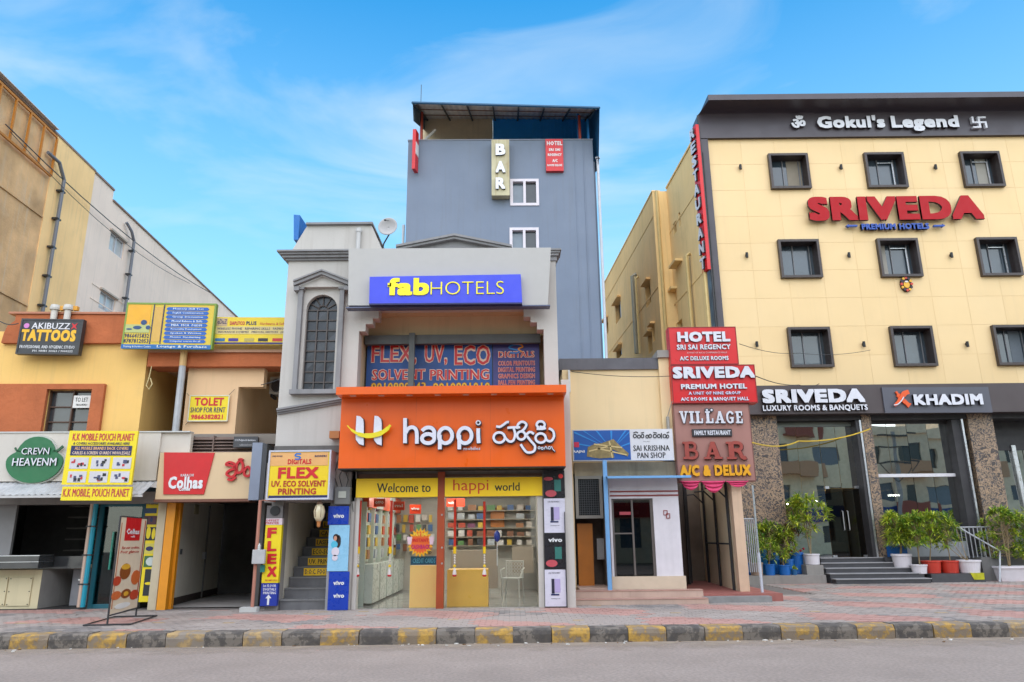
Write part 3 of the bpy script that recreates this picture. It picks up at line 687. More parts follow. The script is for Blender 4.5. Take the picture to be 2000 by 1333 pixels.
fb2((-60, 962, 318, 985), -.2, .2, mat('shutter_box', (.24, .22, .2), .8, .15, 2, streak=.4), 'shutter_box')
# dark shop interior behind counter
gz = GZ - ZO
q = MB(FB); zc1 = FB.pt(80, 975, 0)[1]
xl, xr = FB.pt(-60, 1080)[0], FB.pt(178, 1080)[0]
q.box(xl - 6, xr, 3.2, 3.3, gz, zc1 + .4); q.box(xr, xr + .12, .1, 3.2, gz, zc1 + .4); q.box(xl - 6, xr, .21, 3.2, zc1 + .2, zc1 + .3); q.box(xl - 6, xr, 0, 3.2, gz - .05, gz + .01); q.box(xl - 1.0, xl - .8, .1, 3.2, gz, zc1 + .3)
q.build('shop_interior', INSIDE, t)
for k in range(6):
    z = gz + .9 + k * .27
    q = MB(FB); q.box(FB.pt(105, 1050, 2)[0], xr - .02, 2.5, 2.9, z, z + .03); sh = q.build('shelf', mat('shelf_dark', (.09, .08, .07), .6), t)
fb2((-60, 984, 26, 1085), .0, .08, mat('grey_side_panel', (.2, .19, .185), .6, .1, 2), 'side_panel')
# counter glass case
cc = thing('counter', 'dark glass display counter standing on the cream cabinet at far left', 'counter', FB.w(FB.pt(40, 1112, -.2)[0], -.2, FB.pt(40, 1112, -.2)[1]))
r = FB.rect((-60, 1087, 75, 1111), -.25); MB(FB).box(r[0], r[1], -.25, .3, r[2], r[3]).build('case', mat('case', (.04, .042, .045), .15, .2, 3, spec=.8), cc)
q = MB(FB); q.box(r[0], r[1] + .01, -.26, .31, r[3], r[3] + .015); q.box(r[0], r[1] + .01, -.26, .31, (r[2] + r[3]) / 2, (r[2] + r[3]) / 2 + .01); q.build('trim', STEEL, cc)
fb2((76, 1087, 162, 1111), .35, .5, mat('case'), 'shelf')
cb = thing('counter_cabinet', 'cream cabinet with screwed door panels and grey side wall at far left', 'cabinet', FB.w(FB.pt(35, 1190, -.55)[0], -.55, gz))
P = [onz(-60, 1192, GZ), onz(72, 1190, GZ), onz(138, 1181, GZ)]
zc_ = at(72, 1113, P[1].y).z
CREAMC = mat('cream_cabinet', S(222, 208, 168, .8), .6, .05, 2, streak=.25)
dv = Vector((0, 1.2, 0))
q = MB(); i0 = len(q.v); q.v += [tuple(Vector((p.x, p.y, z))) for z in (GZ - .02, zc_) for p in (P[0], P[1], P[1] + dv, P[0] + dv)]
for f in ((0, 1, 5, 4), (1, 2, 6, 5), (4, 5, 6, 7), (3, 0, 4, 7), (2, 3, 7, 6)): q.face(f)
q.build('body', CREAMC, cb)
dirv = (P[1] - P[0]).normalized(); FK = Frame((P[1].x, P[1].y, 0), math.atan2(dirv.y, dirv.x))
for (x0, x1) in ((15, 60), (-40, 12)):
    r = FK.rect((x0, 1128, x1, 1184), -.02); dd = MB(FK).box(r[0], r[1], -.025, -.001, r[2], r[3]).build('cabinet_door', CREAMC, cb, bev=.004)
    q = MB(FK)
    for sx_ in (.06, .94):
        for sz in (.05, .5, .95): q.disc(r[0] + (r[1] - r[0]) * sx_, r[2] + (r[3] - r[2]) * sz, .012, .012, -.032, -.0255, 8)
    q.build('screw', DARKIRON, dd)
q = MB(); v3 = P[2]; ztop2 = at(138, 1110, v3.y).z
q.v += [tuple(Vector((p.x, p.y, z))) for p, z in ((P[1], GZ - .02), (v3, GZ - .02), (v3, ztop2), (P[1] , zc_))]
e2 = Vector((-.1, .3, 0)); q.v += [tuple(Vector(x) + e2) for x in q.v[:4]]
for f in ((0, 1, 2, 3), (1, 5, 6, 2), (3, 2, 6, 7), (4, 7, 6, 5)): q.face(f)
q.v = [(x + .004, yy, z) for x, yy, z in q.v]
q.build('side_panel', mat('grey_plaster_side', (.34, .32, .30), .85, .1, 2, streak=.3), cb)
# grey steel box
bx = thing('steel_box', 'grey steel junction cabinet with silver latch between counter and glass door', 'cabinet', onz(155, 1183, GZ))
p = onz(139, 1184, GZ); FX = Frame((p.x, p.y, 0), R(3))
r = FX.rect((139, 1112, 172, 1184)); MB(FX).box(r[0], r[1], 0, .3, GZ, r[3]).build('body', pm(176, 176, 182, .5, streak=.2), bx, bev=.006)
MB(FX).box(r[0] - .03, r[1] + .03, -.02, .33, r[3] + .001, r[3] + .03).build('lid', pm(150, 135, 120, .7), bx)
q = MB(FX); a, z = FX.pt(158, 1133); q.box(a - .05, a + .03, -.03, -.002, z - .015, z + .02); q.build('latch', STEEL, bx)
q = MB(FX); a, z = FX.pt(176, 1104); q.box(a - .05, a + .05, .05, .12, r[3] + .032, r[3] + .1); o = q.build('switch_box', pm(220, 190, 150)); tag(o, 'small cream switch box on top of the grey steel cabinet', 'switch box')
# pipes
for (A_, B_, m_, rr, lb) in (((182, 982), (164, 1108), pm(205, 175, 155), .045, 'pinkish beige vertical pipe left of the teal pipe'), ((189, 980), (171, 1108), pm(0, 150, 175), .05, 'teal vertical pipe beside the glass shop door')):
    a, z = FB.pt(*A_, -.15); b_, z_ = FB.pt(*B_, -.15); q = MB(FB); a = (a + b_) / 2; q.tube([(a, -.15, z + .15), (a, -.15, gz + .05)], rr, 8); o = q.build('pipe', m_); tag(o, lb, 'pipe')
    q = MB(FB)
    for k in (.5, 1.1, 1.7): q.box(a - .06, a + .06, -.2, -.1, gz + k, gz + k + .03)
    q.build('clamp', DARKIRON, o)
# teal shop door
ts = thing('glass_shop_door', 'dark glass shop door in teal frame behind the standing banner', 'door', FB.w(FB.pt(230, 1178, .1)[0], .1, gz))
r = FB.rect((186, 990, 276, 1177), .1)
TEAL = pm(10, 95, 110)
q = MB(FB); q.box(r[0], r[0] + .09, .05, .15, gz, r[3]); q.box(r[1] - .07, r[1], .05, .15, gz, r[3]); q.box(r[0], r[1], .04, .16, r[3] + .001, r[3] + .25); q.box(r[0] + .091, r[1] - .071, .06, .14, gz, gz + .09); q.build('frame', TEAL, ts)
GL1 = glass('shop_glass', (.7, .8, .78), 1.2, .85)
MB(FB).box(r[0] + .09, r[1] - .07, .09, .1, gz + .09, r[3]).build('pane', GL1, ts)
MB(FB).box(r[0] + .35, r[0] + .38, .02, .06, gz + .8, gz + 1.6).build('handle', pm(30, 140, 120, .3), ts)
q = MB(FB); q.box(r[0], r[1], 2.2, 2.3, gz, r[3] + .3); q.box(r[0] - .05, r[0], .2, 2.2, gz, r[3] + .3); q.box(r[1], r[1] + .05, .2, 2.2, gz, r[3] + .3); q.box(r[0], r[1], .2, 2.2, r[3] + .27, r[3] + .3); q.box(r[0], r[1], .1, 2.2, gz - .02, gz + .02)
q.build('interior', mat('shop_inner', (.12, .13, .12), .7, .3, 2), ts)
NC = (('white', (200, 200, 190)), ('green', (90, 160, 80)), ('red', (150, 60, 60)), ('blue', (60, 90, 150)), ('grey', (100, 100, 100)), ('mint', (160, 190, 180)))
RW = ('bottom', 'second', 'third', 'fourth', 'top'); CWD = ('first', 'second', 'third', 'fourth', 'fifth', 'sixth', 'seventh', 'eighth', 'ninth', 'tenth', 'eleventh')
for j in range(5):
    for k in range(4):
        x = r[0] + .12 + (r[1] - r[0] - .3) * k / 4 + random.uniform(0, .04); z = gz + .6 + .3 * j; nm_, c = random.choice(NC)
        o = MB(FB).box(x, x + random.uniform(.07, .14), 1.9, 1.99, z, z + random.uniform(.1, .2)).build('accessory_pack', pm(*c)); tag(o, '%s accessory pack inside the teal door shop, %s row, %s from left' % (nm_, RW[j], CWD[k]), 'pack', 'packs inside the glass door shop')
MB(FB).box(r[0], r[1] + .02, 1.95, 2.1, gz, gz + .4).build('counter', TEAL, ts)
# kk mobile signs
FKK = FB.tilt(190, 900, .5)
s = sign('tall yellow mobile pouch shop sign with six product pictures', FKK, (128, 842, 263, 947), -1.12, .06, mat('kk_yellow', S(250, 225, 15, .8), .45, .04, 2))
y = -1.128
txt(FKK, 'K.K MOBILE POUCH PLANET', (142, 847, 262, 861), y, pm(205, 20, 70), s, .02, .004)
txt(FKK, '& COVERS ACCESSORIES AVAILABLE HERE', (143, 864, 253, 869), y, NAVY, s, .01, .004, res=1)
pan(FKK, (138, 871, 257, 890), NAVY, s, y)
txt(FKK, 'ALL MOBILE BRANDS BACK COVERS', (146, 873, 251, 879), y - .003, pm(250, 190, 130), s, .015, .003, res=1); txt(FKK, 'CABLES & SCREEN GUARDS WHOLESALE', (141, 882, 254, 888), y - .003, pm(245, 215, 190), s, .015, .003, res=1)
for j in range(2):
    for i in range(3):
        x = 136 + i * 42 - j * 4; yy = 894 + j * 27
        pn = pan(FKK, (x, yy, x + 36, yy + 22), pm(215, 212, 215), s, y, nm='picture')
        q = MB(FKK)
        for k in range(7):
            u, v_ = x + 3 + random.random() * 25, yy + 3 + random.random() * 11; q.px((u, v_, u + random.uniform(3, 7), v_ + random.uniform(3, 7)), y - .003 - k * .0006, y + .002, mi=random.randrange(3))
        q.build('printed_product', [BLACK, pm(200, 40, 50), pm(70, 75, 110)], pn, kind='stuff')
s = sign('low yellow strip sign of the mobile pouch shop under the tall yellow sign', FKK, (120, 951, 256, 978), -1.2, .06, mat('kk_yellow'))
txt(FKK, 'K.K MOBILE, POUCH PLANET', (123, 955, 252, 973), -1.206, pm(195, 15, 70), s, .02, .004)
# yellow poster strip right of the door
s = sign('narrow yellow poster of mobile accessories right of the glass door', FB, (276, 968, 312, 1176), -.05, .03, YEL)
y = -.056
txt(FB, 'EVERYDAY', (283, 971, 309, 977), y, pm(120, 60, 10), s, .03, .004, res=1); txt(FB, 'WHOLESALE', (282, 980, 309, 986), y, NAVY, s, .03, .004, res=1)
for k, (yy, hh, c) in enumerate(((993, 10, (40, 70, 110)), (1008, 17, (90, 40, 60)), (1030, 26, (30, 34, 32)), (1062, 20, (225, 210, 90)), (1086, 22, (60, 110, 60)), (1112, 52, (34, 38, 44)))): pan(FB, (281, yy, 306, yy + hh), pm(*c), s, y, nm='picture')
q = MB(FB); 
for (x, yy, rx, rz, mi) in ((290, 1041, .05, .13, 1), (300, 1043, .04, .12, 1), (292, 1072, .08, .05, 0), (294, 1097, .1, .09, 2), (290, 1140, .08, .03, 1), (296, 1015, .03, .06, 0)):
    a, z = FB.pt(x, yy, y); q.disc(a, z, rx, rz, y - .004, y - .001, 14, mi)
q.build('printed_product', [NAVY, YEL, pm(210, 220, 215)], s, kind='stuff')
# pilasters
fb2((300, 975, 316, 1178), -.25, .2, mat('beige_pilaster', S(205, 190, 160, .8), .8, .08, 2, streak=.4), 'pilaster', g=GZ - .02, top=FB.pt(310, 978, -.25)[1])
OS = pm(235, 150, 15, .5)
fb2((317, 978, 334, 1178), -.3, -.1, OS, 'shutter_guide', g=GZ - .02); fb2((337, 978, 345, 1175), -.12, .0, OS, 'shutter_guide', g=GZ - .02)
# colhas fascia
fs = thing('shop_fascia', 'beige bakery fascia over the open passage with red logo panel', 'fascia', FB.w(FB.pt(400, 975, -.6)[0], -.6, FB.pt(400, 975, -.6)[1]))
BEI = mat('beige_acp', S(228, 198, 155, .8), .5, .04, 1.2, streak=.12)
q = MB(FB); z0, z1 = FB.pt(400, 975, -.6)[1], FB.pt(400, 884, -.6)[1]; A_ = FB.pt(308, 930, -.6)[0]; B_ = FB.pt(491, 930, -.6)[0]
q.box(A_, B_, -.6, -.1, z0, z1); q.build('board', BEI, fs)
MB(FB).box(A_ - .02, B_, -.62, -.08, z0 - .06, z0 - .002).build('bottom_trim', pm(120, 75, 55), fs)
pts = [FB.pt(*p, -.62) for p in ((321, 884), (419, 885), (398, 966), (319, 966))]
lg = MB(FB).prism(pts, -.63, -.601).build('logo_panel', pm(214, 18, 24, .4), fs)
txt(FB, 'Colhas', (329, 931, 396, 955), -.645, WHITE, lg, .035, .014); txt(FB, 'Coffee', (349, 952, 371, 959), -.645, WHITE, lg, .03, .01); txt(FB, 'KARACHI', (353, 926, 378, 931), -.64, WHITE, lg, .01, .008, res=1)
# telugu letters of the fascia
TR = pm(205, 18, 30, .35)
def tel(F, strokes, wpx, y0, y1, m_, par, name='letter', outline=None):
    sc0 = abs(F.pt(1001, 900, y0)[0] - F.pt(1000, 900, y0)[0])
    for st in strokes:
        closed = st[-1] == 'c'; P_ = [F.pt(px, py, y0) for px, py in (st[:-1] if closed else st)]
        if outline:
            q = MB(F); q.stroke(P_, (wpx + 2.2) * sc0, y0 + .012, y1, closed=closed); q.build('letter_edge', outline, par)
        q = MB(F); q.stroke(P_, wpx * sc0, y0, y1 - .003, closed=closed); q.build(name, m_, par)
tel(FB, [[(441, 908), (447, 903), (457, 906), (458, 915), (448, 919), (442, 926), (451, 932), (459, 926), (460, 917), (452, 910), 'c'], [(463, 906), (469, 900), (474, 908), (472, 920), (464, 924), (461, 916), 'c'], [(465, 899), (470, 897), (474, 899)], [(479, 916), (484, 912), (489, 918), (488, 928), (479, 930), (476, 923), 'c'], [(444, 936), (452, 938), (460, 932)]], 4.4, -.66, -.602, TR, fs)
# louvers
lv = thing('louvre_panel', 'brown louvred ventilation panel above the bakery fascia', 'louvre', FB.w(FB.pt(430, 884, -.2)[0], -.2, FB.pt(430, 884, -.2)[1]))
r = FB.rect((372, 853, 500, 884), -.25); MB(FB).box(r[0], r[1], -.1, .0, r[2], r[3]).build('backing', mat('brown_dark', (.07, .05, .04), .8), lv)
for k in range(5):
    z = r[2] + (r[3] - r[2]) * (k + .15) / 5; q = MB(FB); q.quad([(r[0], -.25, z), (r[1], -.25, z), (r[1], -.12, z + .07), (r[0], -.12, z + .07)]); q.quad([(r[0], -.25, z - .012), (r[0], -.12, z + .058), (r[1], -.12, z + .058), (r[1], -.25, z - .012)]); q.quad([(r[0], -.25, z - .012), (r[1], -.25, z - .012), (r[1], -.25, z), (r[0], -.25, z)]); q.build('louvre', mat('brown_louvre', (.16, .11, .09), .7, .2, 3), lv)
q = MB(FB); q.px((372, 851, 374, 884), -.27, -.1); q.px((415, 851, 417, 884), -.27, -.1); q.build('upright', mat('brown_louvre'), lv)
s = sign('small dark notice board in front of the brown louvres', FB, (456, 853, 503, 874), -.34, .03, mat('slate', (.045, .045, .05), .4)); txt(FB, 'U.S.Polytech Institute', (459, 858, 499, 863), -.345, pm(220, 220, 225), s, .02, .004, res=1); txt(FB, 'admissions', (468, 867, 492, 871), -.345, pm(170, 170, 175), s, .01, .004, res=1)
# grey-blue projecting board
o = thing('side_board', 'grey blue upright sign back projecting beside the bakery fascia', 'sign', FB.w(FB.pt(500, 977, -.9)[0], -.9, FB.pt(500, 977, -.9)[1]))
q = MB(FB); q.px((489, 865, 509, 977), -.95, -.6); q.build('board', mat('blue_grey_sheet', S(140, 148, 165, .8), .45, .08, 2, metal=.2), o)
q = MB(FB); q.px((509.5, 868, 518, 977), -.95, -.1); q.build('side', mat('slate'), o)
# open passage of the bakery: angled left wall, dark back
pa = thing('passage', 'open passage under the bakery fascia with pale side wall', 'passage', FB.w(FB.pt(410, 1170, 0)[0], 0, gz))
A_ = at(345, 1000, 16.85); B_ = at(437, 1003, 20.8); A_.z = 0; B_.z = 0
zc_ = at(420, 978, 16.8).z
q = MB(); n2 = Vector((-.1, 0, 0))
def vwall(q, A, B, z0, z1, th=Vector((-.12, 0, 0))):
    c = [Vector((p.x, p.y, z)) for p, z in ((A, z0), (B, z0), (B, z1), (A, z1))]; d_ = [x + th for x in c]
    q.wq(c); q.wq(d_[::-1])
    for i in range(4): q.wq([c[(i + 1) % 4], c[i], d_[i], d_[(i + 1) % 4]])
vwall(q, A_, B_, GZ - .02, zc_ + .1); q.build('wall', mat('pale_passage_wall', (.78, .72, .60), .8, .06, 1, streak=.3), pa)
vwall(MB(), A_, B_, 0, 1)
q = MB(); vwall(q, A_ + Vector((.012, 0, 0)), B_ + Vector((.012, 0, 0)), GZ + .0, GZ + .16, Vector((-.01, 0, 0))); q.build('skirting', mat('brown_dark'), pa)
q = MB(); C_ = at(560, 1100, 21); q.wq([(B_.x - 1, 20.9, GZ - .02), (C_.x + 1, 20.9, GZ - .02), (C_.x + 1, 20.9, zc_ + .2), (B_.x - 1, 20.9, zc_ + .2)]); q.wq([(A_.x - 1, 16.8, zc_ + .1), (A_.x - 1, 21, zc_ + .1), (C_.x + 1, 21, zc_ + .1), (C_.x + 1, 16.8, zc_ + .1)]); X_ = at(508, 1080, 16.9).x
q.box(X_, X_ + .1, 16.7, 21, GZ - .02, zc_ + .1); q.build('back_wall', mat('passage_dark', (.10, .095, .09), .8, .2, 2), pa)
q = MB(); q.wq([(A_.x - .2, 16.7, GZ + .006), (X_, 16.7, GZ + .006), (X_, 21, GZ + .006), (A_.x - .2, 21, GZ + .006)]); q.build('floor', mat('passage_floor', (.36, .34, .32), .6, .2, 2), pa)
q = MB(); d_ = (B_ - A_); e = A_ + d_ * .62 + Vector((.012, 0, 0)); e2 = A_ + d_ * .64 + Vector((.012, 0, 0)); vwall(q, e, e2, GZ, zc_, Vector((.02, 0, 0))); q.build('door_edge', pm(150, 145, 140), pa)
q = MB(); e = A_ + d_ * .58; q.box(e.x + .02, e.x + .09, e.y - .05, e.y + .05, 1.15, 1.32); q.build('handle', STEEL, pa)
q = MB(); e = A_ + d_ * .12; q.box(e.x + .02, e.x + .05, e.y, e.y + .05, 1.3, 1.42); q.build('switch', pm(90, 90, 90), pa)
o = MB(); e = A_ + d_ * .35; o.box(e.x + .01, e.x + .03, e.y - .1, e.y + .12, zc_ - .25, zc_ - .02); tag(o.build('notice', pm(190, 180, 140)), 'small beige notice near the ceiling on the passage side wall', 'notice')
# ---- standing banner
p0 = onz(209, 1223, GZ); p1 = onz(265, 1206, GZ); dd = (p1 - p0); FS = Frame((p0.x, p0.y, 0), math.atan2(dd.y, dd.x)); Ls = dd.length
st = thing('standing_banner', 'narrow beige bakery standee banner on black metal feet on the pavement', 'banner', (p0 + dd / 2))
zt = at(231, 1010, p0.y).z; zb = at(211, 1201, p0.y).z
q = MB(FS)
for a in (0, Ls): q.box(a - .015, a + .015, -.012, .012, GZ + .02, zt + .02)
q.box(.016, Ls - .016, -.012, .012, zt, zt + .02); q.box(.016, Ls - .016, -.012, .012, zb - .03, zb - .01)
q.build('frame', DARKIRON, st)
q = MB(FS)
for a in (0, Ls): q.tube([(a, -.38, GZ + .02), (a, .38, GZ + .02)], .014, 6)
q.tube([(0, -.38, GZ + .02), (Ls, -.38, GZ + .02)], .012, 6); q.tube([(0, .38, GZ + .02), (Ls, .38, GZ + .02)], .012, 6); q.build('foot_frame', DARKIRON, st)
bn = MB(FS).box(.017, Ls - .017, -.006, .006, zb, zt - .002).build('banner', pm(236, 215, 185, .5), st)
def sr(u0, v0, u1, v1): return ((.017 + (Ls - .034) * u0, .017 + (Ls - .034) * u1, zt - (zt - zb) * v1, zt - (zt - zb) * v0),)
def sp(u0, v0, u1, v1, m_, nm='print', y=-.009): r = sr(u0, v0, u1, v1)[0]; return MB(FS).box(r[0], r[1], y, y + .003, r[2], r[3]).build(nm, m_, st)
sp(.2, 0, .78, .25, pm(215, 25, 30)); sp(.93, .02, .97, .9, pm(190, 90, 60)); sp(.04, .06, .07, .95, pm(200, 120, 80))
txt(FS, 'Colhas', sr(.25, .12, .73, .18), -.013, WHITE, st, .03, .003, res=1); txt(FS, 'café', sr(.42, .195, .58, .215), -.013, WHITE, st, .02, .003, res=1)
txt(FS, 'Eat our cookies,', sr(.15, .31, .82, .345), -.011, pm(190, 50, 40), st, .01, .003, res=1, shear=.2); txt(FS, 'Pour glances', sr(.12, .355, .82, .395), -.011, pm(190, 50, 40), st, .01, .003, res=1, shear=.2)
q = MB(FS)
def el(u, v, ru, rv, mi): r = sr(u - ru, v - rv, u + ru, v + rv)[0]; q.disc((r[0] + r[1]) / 2, (r[2] + r[3]) / 2, (r[1] - r[0]) / 2, (r[3] - r[2]) / 2, -.010 - mi * .001, -.0065, 16, mi)
el(.42, .94, .28, .03, 4)
for a in ((.38, .58, .20, .085, 0), (.38, .53, .16, .03, 1), (.12, .67, .14, .05, 2), (.80, .66, .17, .08, 3), (.15, .82, .17, .045, 3), (.5, .82, .18, .05, 0), (.82, .85, .17, .055, 2), (.5, .82, .09, .025, 1), (.15, .82, .08, .02, 1)): el(*a)
q.build('printed_food', [pm(150, 80, 25), pm(240, 180, 50), pm(205, 70, 35), pm(220, 110, 50), pm(240, 238, 232)], st)
# ================================================================== grey building with the orange phone shop
FH = Frame((0, 15.8, 0), 0)
GP = mat('grey_plaster', S(206, 200, 192, .8), .9, .06, .9, bump=.15, bsc=25, streak=.45, stain=(.36, .32, .28))
GPD = mat('dark_grey_trim', S(150, 148, 148, .8), .85, .1, 2, bump=.1, bsc=25, streak=.4)
BGW = mat('beige_inner_wall', S(222, 200, 160, .8), .88, .05, 1, bump=.1, streak=.3)
t = thing('shop_building', 'narrow grey building with arched window and stepped corbels above the orange phone shop', 'building', (-1, 15.8, GZ))
ztop = FH.pt(620, 505)[1]; zl = FH.pt(620, 985)[1]
xL = FH.pt(547, 740)[0]; xR = FH.pt(1088, 620)[0]
# left wall with arched window hole
xP = FH.pt(698, 700)[0]
WR = FH.rect((594, 576, 655, 767))
opR = [FH.pt(x, y)[0] for x, y in ((714, 640), (728, 626), (740, 610), (1023, 606), (1036, 620), (1049, 635), (1062, 650))]
xa, xb, xc, xd, xe, xf, xg = opR
zo = FH.pt(880, 762)[1]; z646, z632, z621, z600 = [FH.pt(850, v)[1] for v in (646, 632, 621, 602)]
zbot = FH.pt(620, 878)[1]
xO0 = FH.pt(699, 700)[0]
holes = [WR, (xO0, xg, zo - .9, z646), (xa, xf, z646 - .01, z632), (xb, xe, z632 - .01, z621), (xc, xd, z621 - .01, z600)]
q = MB(FH); q.wall(xL, xR, zbot - .3, ztop + .05, 0, .35, holes); q.build('wall', GP, t)
# arch spandrels
aw = (WR[1] - WR[0]) / 2; ac = (WR[0] + WR[1]) / 2; az = WR[3] - aw
q = MB(FH)
for sg in (-1, 1):
    pts = [(ac + sg * aw, WR[3])] + [(ac + sg * aw * math.sin(math.pi / 2 * k / 10), az + aw * math.cos(math.pi / 2 * k / 10)) for k in range(11)]
    q.prism(pts, .001, .34)
q.build('arch', GP, t)
wn = MB(FH).box(WR[0], WR[1], .14, .17, WR[2], WR[3]).build('window', mat('tinted_pane', (.025, .03, .04), .25, .3, 1.5, spec=.4), t)
q = MB(FH); br = .014
for i in (0.02, 1, 2, 2.98): x = WR[0] + 2 * aw * i / 3; q.box(x - br, x + br, .09, .139, WR[2], az)
for k in range(9): z = WR[2] + (az - WR[2]) * k / 8.0 + .01; q.box(WR[0], WR[1], .10, .138, z - br, z + br)
for k in range(1, 6):
    a = math.pi * k / 6; q.tube([(ac + .27 * aw * math.cos(a), .12, az + .27 * aw * math.sin(a)), (ac + .98 * aw * math.cos(a), .12, az + .98 * aw * math.sin(a))], br, 5)
q.tube([(ac + .35 * aw * math.cos(math.pi * k / 12), .12, az + .35 * aw * math.sin(math.pi * k / 12)) for k in range(13)], br, 5)
q.build('glazing_bars', pm(88, 80, 76, .6), wn)
# individual panes: slightly different tilt, proud of the dark glass
for i in range(3):
    for k in range(8):
        x0 = WR[0] + 2 * aw * i / 3 + .02; x1 = WR[0] + 2 * aw * (i + 1) / 3 - .02; z0 = WR[2] + (az - WR[2]) * k / 8 + .03; z1 = WR[2] + (az - WR[2]) * (k + 1) / 8 - .01
        d1, d2 = random.uniform(-.006, .006), random.uniform(-.006, .006)
        q = MB(FH); q.quad([(x0, .13 + d1, z0), (x1, .13 - d1, z0), (x1, .13 + d2, z1), (x0, .13 - d2, z1)]); q.build('pane', random.choice((mat('tinted_pane'), mat('tinted_pane2', (.045, .05, .06), .25, .3, 1.5, spec=.4))), wn)
# window surround and pediment
oL, oR = FH.pt(582, 670)[0], FH.pt(657, 670)[0]; zs, zp = FH.pt(615, 772)[1], FH.pt(630, 569)[1]
oL, oR = WR[0] - .17, WR[1] + .17
q = MB(FH)
for x in (oL, oR - .10):
    q.box(x, x + .10, -.13, -.001, zs + .1, zp); q.box(x - .03, x + .13, -.16, -.001, zp + .001, zp + .05)
q.box(oL - .04, oR + .04, -.18, -.001, zs, zs + .098); q.build('window_surround', GPD, t)
q = MB(FH); pL, pR = oL - .09, oR + .12; apz = FH.pt(629, 531, -.2)[1]; pz = zp + .06
q.prism([(pL + .1, pz), (pR - .1, pz), ((pL + pR) / 2, apz - .08)], -.12, -.001); q.build('pediment', GP, t)
q = MB(FH)
for x0, x1 in ((pL, (pL + pR) / 2), (pR, (pL + pR) / 2)):
    q.prism([(x0, pz), (x1, apz - .07), (x1, apz), (x0, pz + .08)], -.24, -.12)
    q.prism([(x0, pz + .082), (x1, apz + .002), (x1, apz + .04), (x0, pz + .12)], -.28, -.10)
q.box(pL, pL + .12, -.2, -.001, pz - .1, pz - .001); q.box(pR - .12, pR, -.2, -.001, pz - .1, pz - .001)
q.build('pediment_moulding', GPD, t)
# cornice
q = MB(FH); zc = FH.pt(620, 507, -.1)[1]; xB = FH.pt(700, 500)[0]
for k, (d, h0, h1) in enumerate(((.06, 0, .05), (.12, .051, .11), (.17, .111, .16), (.22, .161, .20))): q.box(xL - d, xB, -d, .4, zc + h0, zc + h1)
q.build('cornice', GPD, t)
q = MB(FH); x0 = FH.pt(1070, 495)[0]
for k, (d, h0, h1) in enumerate(((.03, -.06, .05), (.07, .051, .11), (.10, .111, .16), (.13, .161, .20))): q.box(x0, xR + d, -d, .4, zc + h0, zc + h1)
q.build('cornice', GPD, t)
# parapet room above (sloped shoulders)
q = MB(FH); pp = [FH.pt(x, y, .3) for x, y in ((570, 490), (601, 440), (726, 441), (747, 492))]; q.prism(pp, .3, 3.0); q.build('parapet', GP, t)
q = MB(FH); pp2 = [FH.pt(x, y, .25) for x, y in ((598, 438), (728, 439))]; q.box(pp2[0][0], pp2[1][0], .22, 3.05, pp2[0][1] - .02, pp2[0][1] + .03); q.build('coping', GPD, t)
q = MB(FH); a, z = FH.pt(700, 480, .25); q.tube([(a, .22, z - .2), (a, .22, z + .38)], .05, 8); q.tube([(a, .22, z + .33), (a, .22, z + .42)], .065, 8); tag(q.build('vent_pipe', pm(205, 202, 198, .6)), 'short pale pipe on the grey parapet left of the satellite dish', 'pipe')
q = MB(FH); pts = [FH.pt(x, y, .5) for x, y in ((576, 472), (576, 423), (588, 424), (599, 441))]
q.prism([pts[0], pts[1], pts[2], (pts[2][0], pts[0][1])], .4, 1.6); tag(q.build('blue_board', pm(10, 110, 190, .5)), 'upright blue board at the left end of the grey parapet', 'board')
# triangular roof pediment behind board
q = MB(FH); pts = [FH.pt(x, y, .2) for x, y in ((775, 492), (888, 470), (1000, 492))]; q.prism(pts, .2, .6)
for dd, ex in ((.0, .0), (.06, .04)):
    for A_, B_ in ((pts[0], pts[1]), (pts[1], pts[2])): q.prism([(A_[0], A_[1] + dd), (B_[0], B_[1] + dd), (B_[0], B_[1] + dd + .055), (A_[0], A_[1] + dd + .055)], .08 - ex, .5)
q.build('gable', GPD, t)
# inner recess
zz1 = z600 + .3
MB(FH).box(xO0 - .3, xg + .3, 1.1, 1.2, zo - .9, zz1).build('inner_wall', BGW, t)
q = MB(FH); q.box(xO0 - .3, xg + .3, .352, 1.1, z600 + .02, z600 + .15); q.box(xO0 - .12, xO0 - .02, .352, 1.1, zo - .9, z600); q.box(xg + .02, xg + .12, .352, 1.1, zo - .9, z600); q.build('inner_reveal', BGW, t)
zb_ = FH.pt(880, 657, .75)[1]
q = MB(FH); q.box(xO0 - .02, xg + .02, .75, 1.1, zb_, z600 + .02); q.build('beam', BGW, t)
# flex banner behind posts
bn = thing('printed_banner', 'wide blue banner with red outlined lettering behind the grey post above the orange fascia', 'banner', FH.w(-1, .9, zo))
BX0, BX1 = FH.pt(716, 715, .85)[0], FH.pt(1054, 715, .85)[0]; bz0 = FH.pt(880, 775, .85)[1] - .2; bz1 = zb_ - .02
MB(FH).box(BX0, BX1, .85, .87, bz0, bz1).build('banner', mat('blue_banner', S(30, 80, 150, .9), .5, .35, 1.3), bn)
a_ = FH.pt(963, 715, .84)[0]; MB(FH).box(a_, BX1 - .01, .835, .849, bz0, bz1 - .12).build('panel', mat('violet_banner', S(64, 64, 130, .9), .5, .25, 2), bn)
MB(FH).box(a_ - .02, a_ - .002, .83, .85, bz0, bz1 - .1).build('trim', BLACK, bn)
RB = pm(215, 30, 35, .4); OL = pm(245, 215, 190, .5)
def otxt(F, s, r, y, par, m_=RB, o=OL, off=.02):
    txt(F, s, (r[0] - 1, r[1] - 1, r[2] + 1, r[3] + 1), y, o, par, off + .035, .004, label='pale outline'); txt(F, s, r, y - .006, m_, par, off, .004)
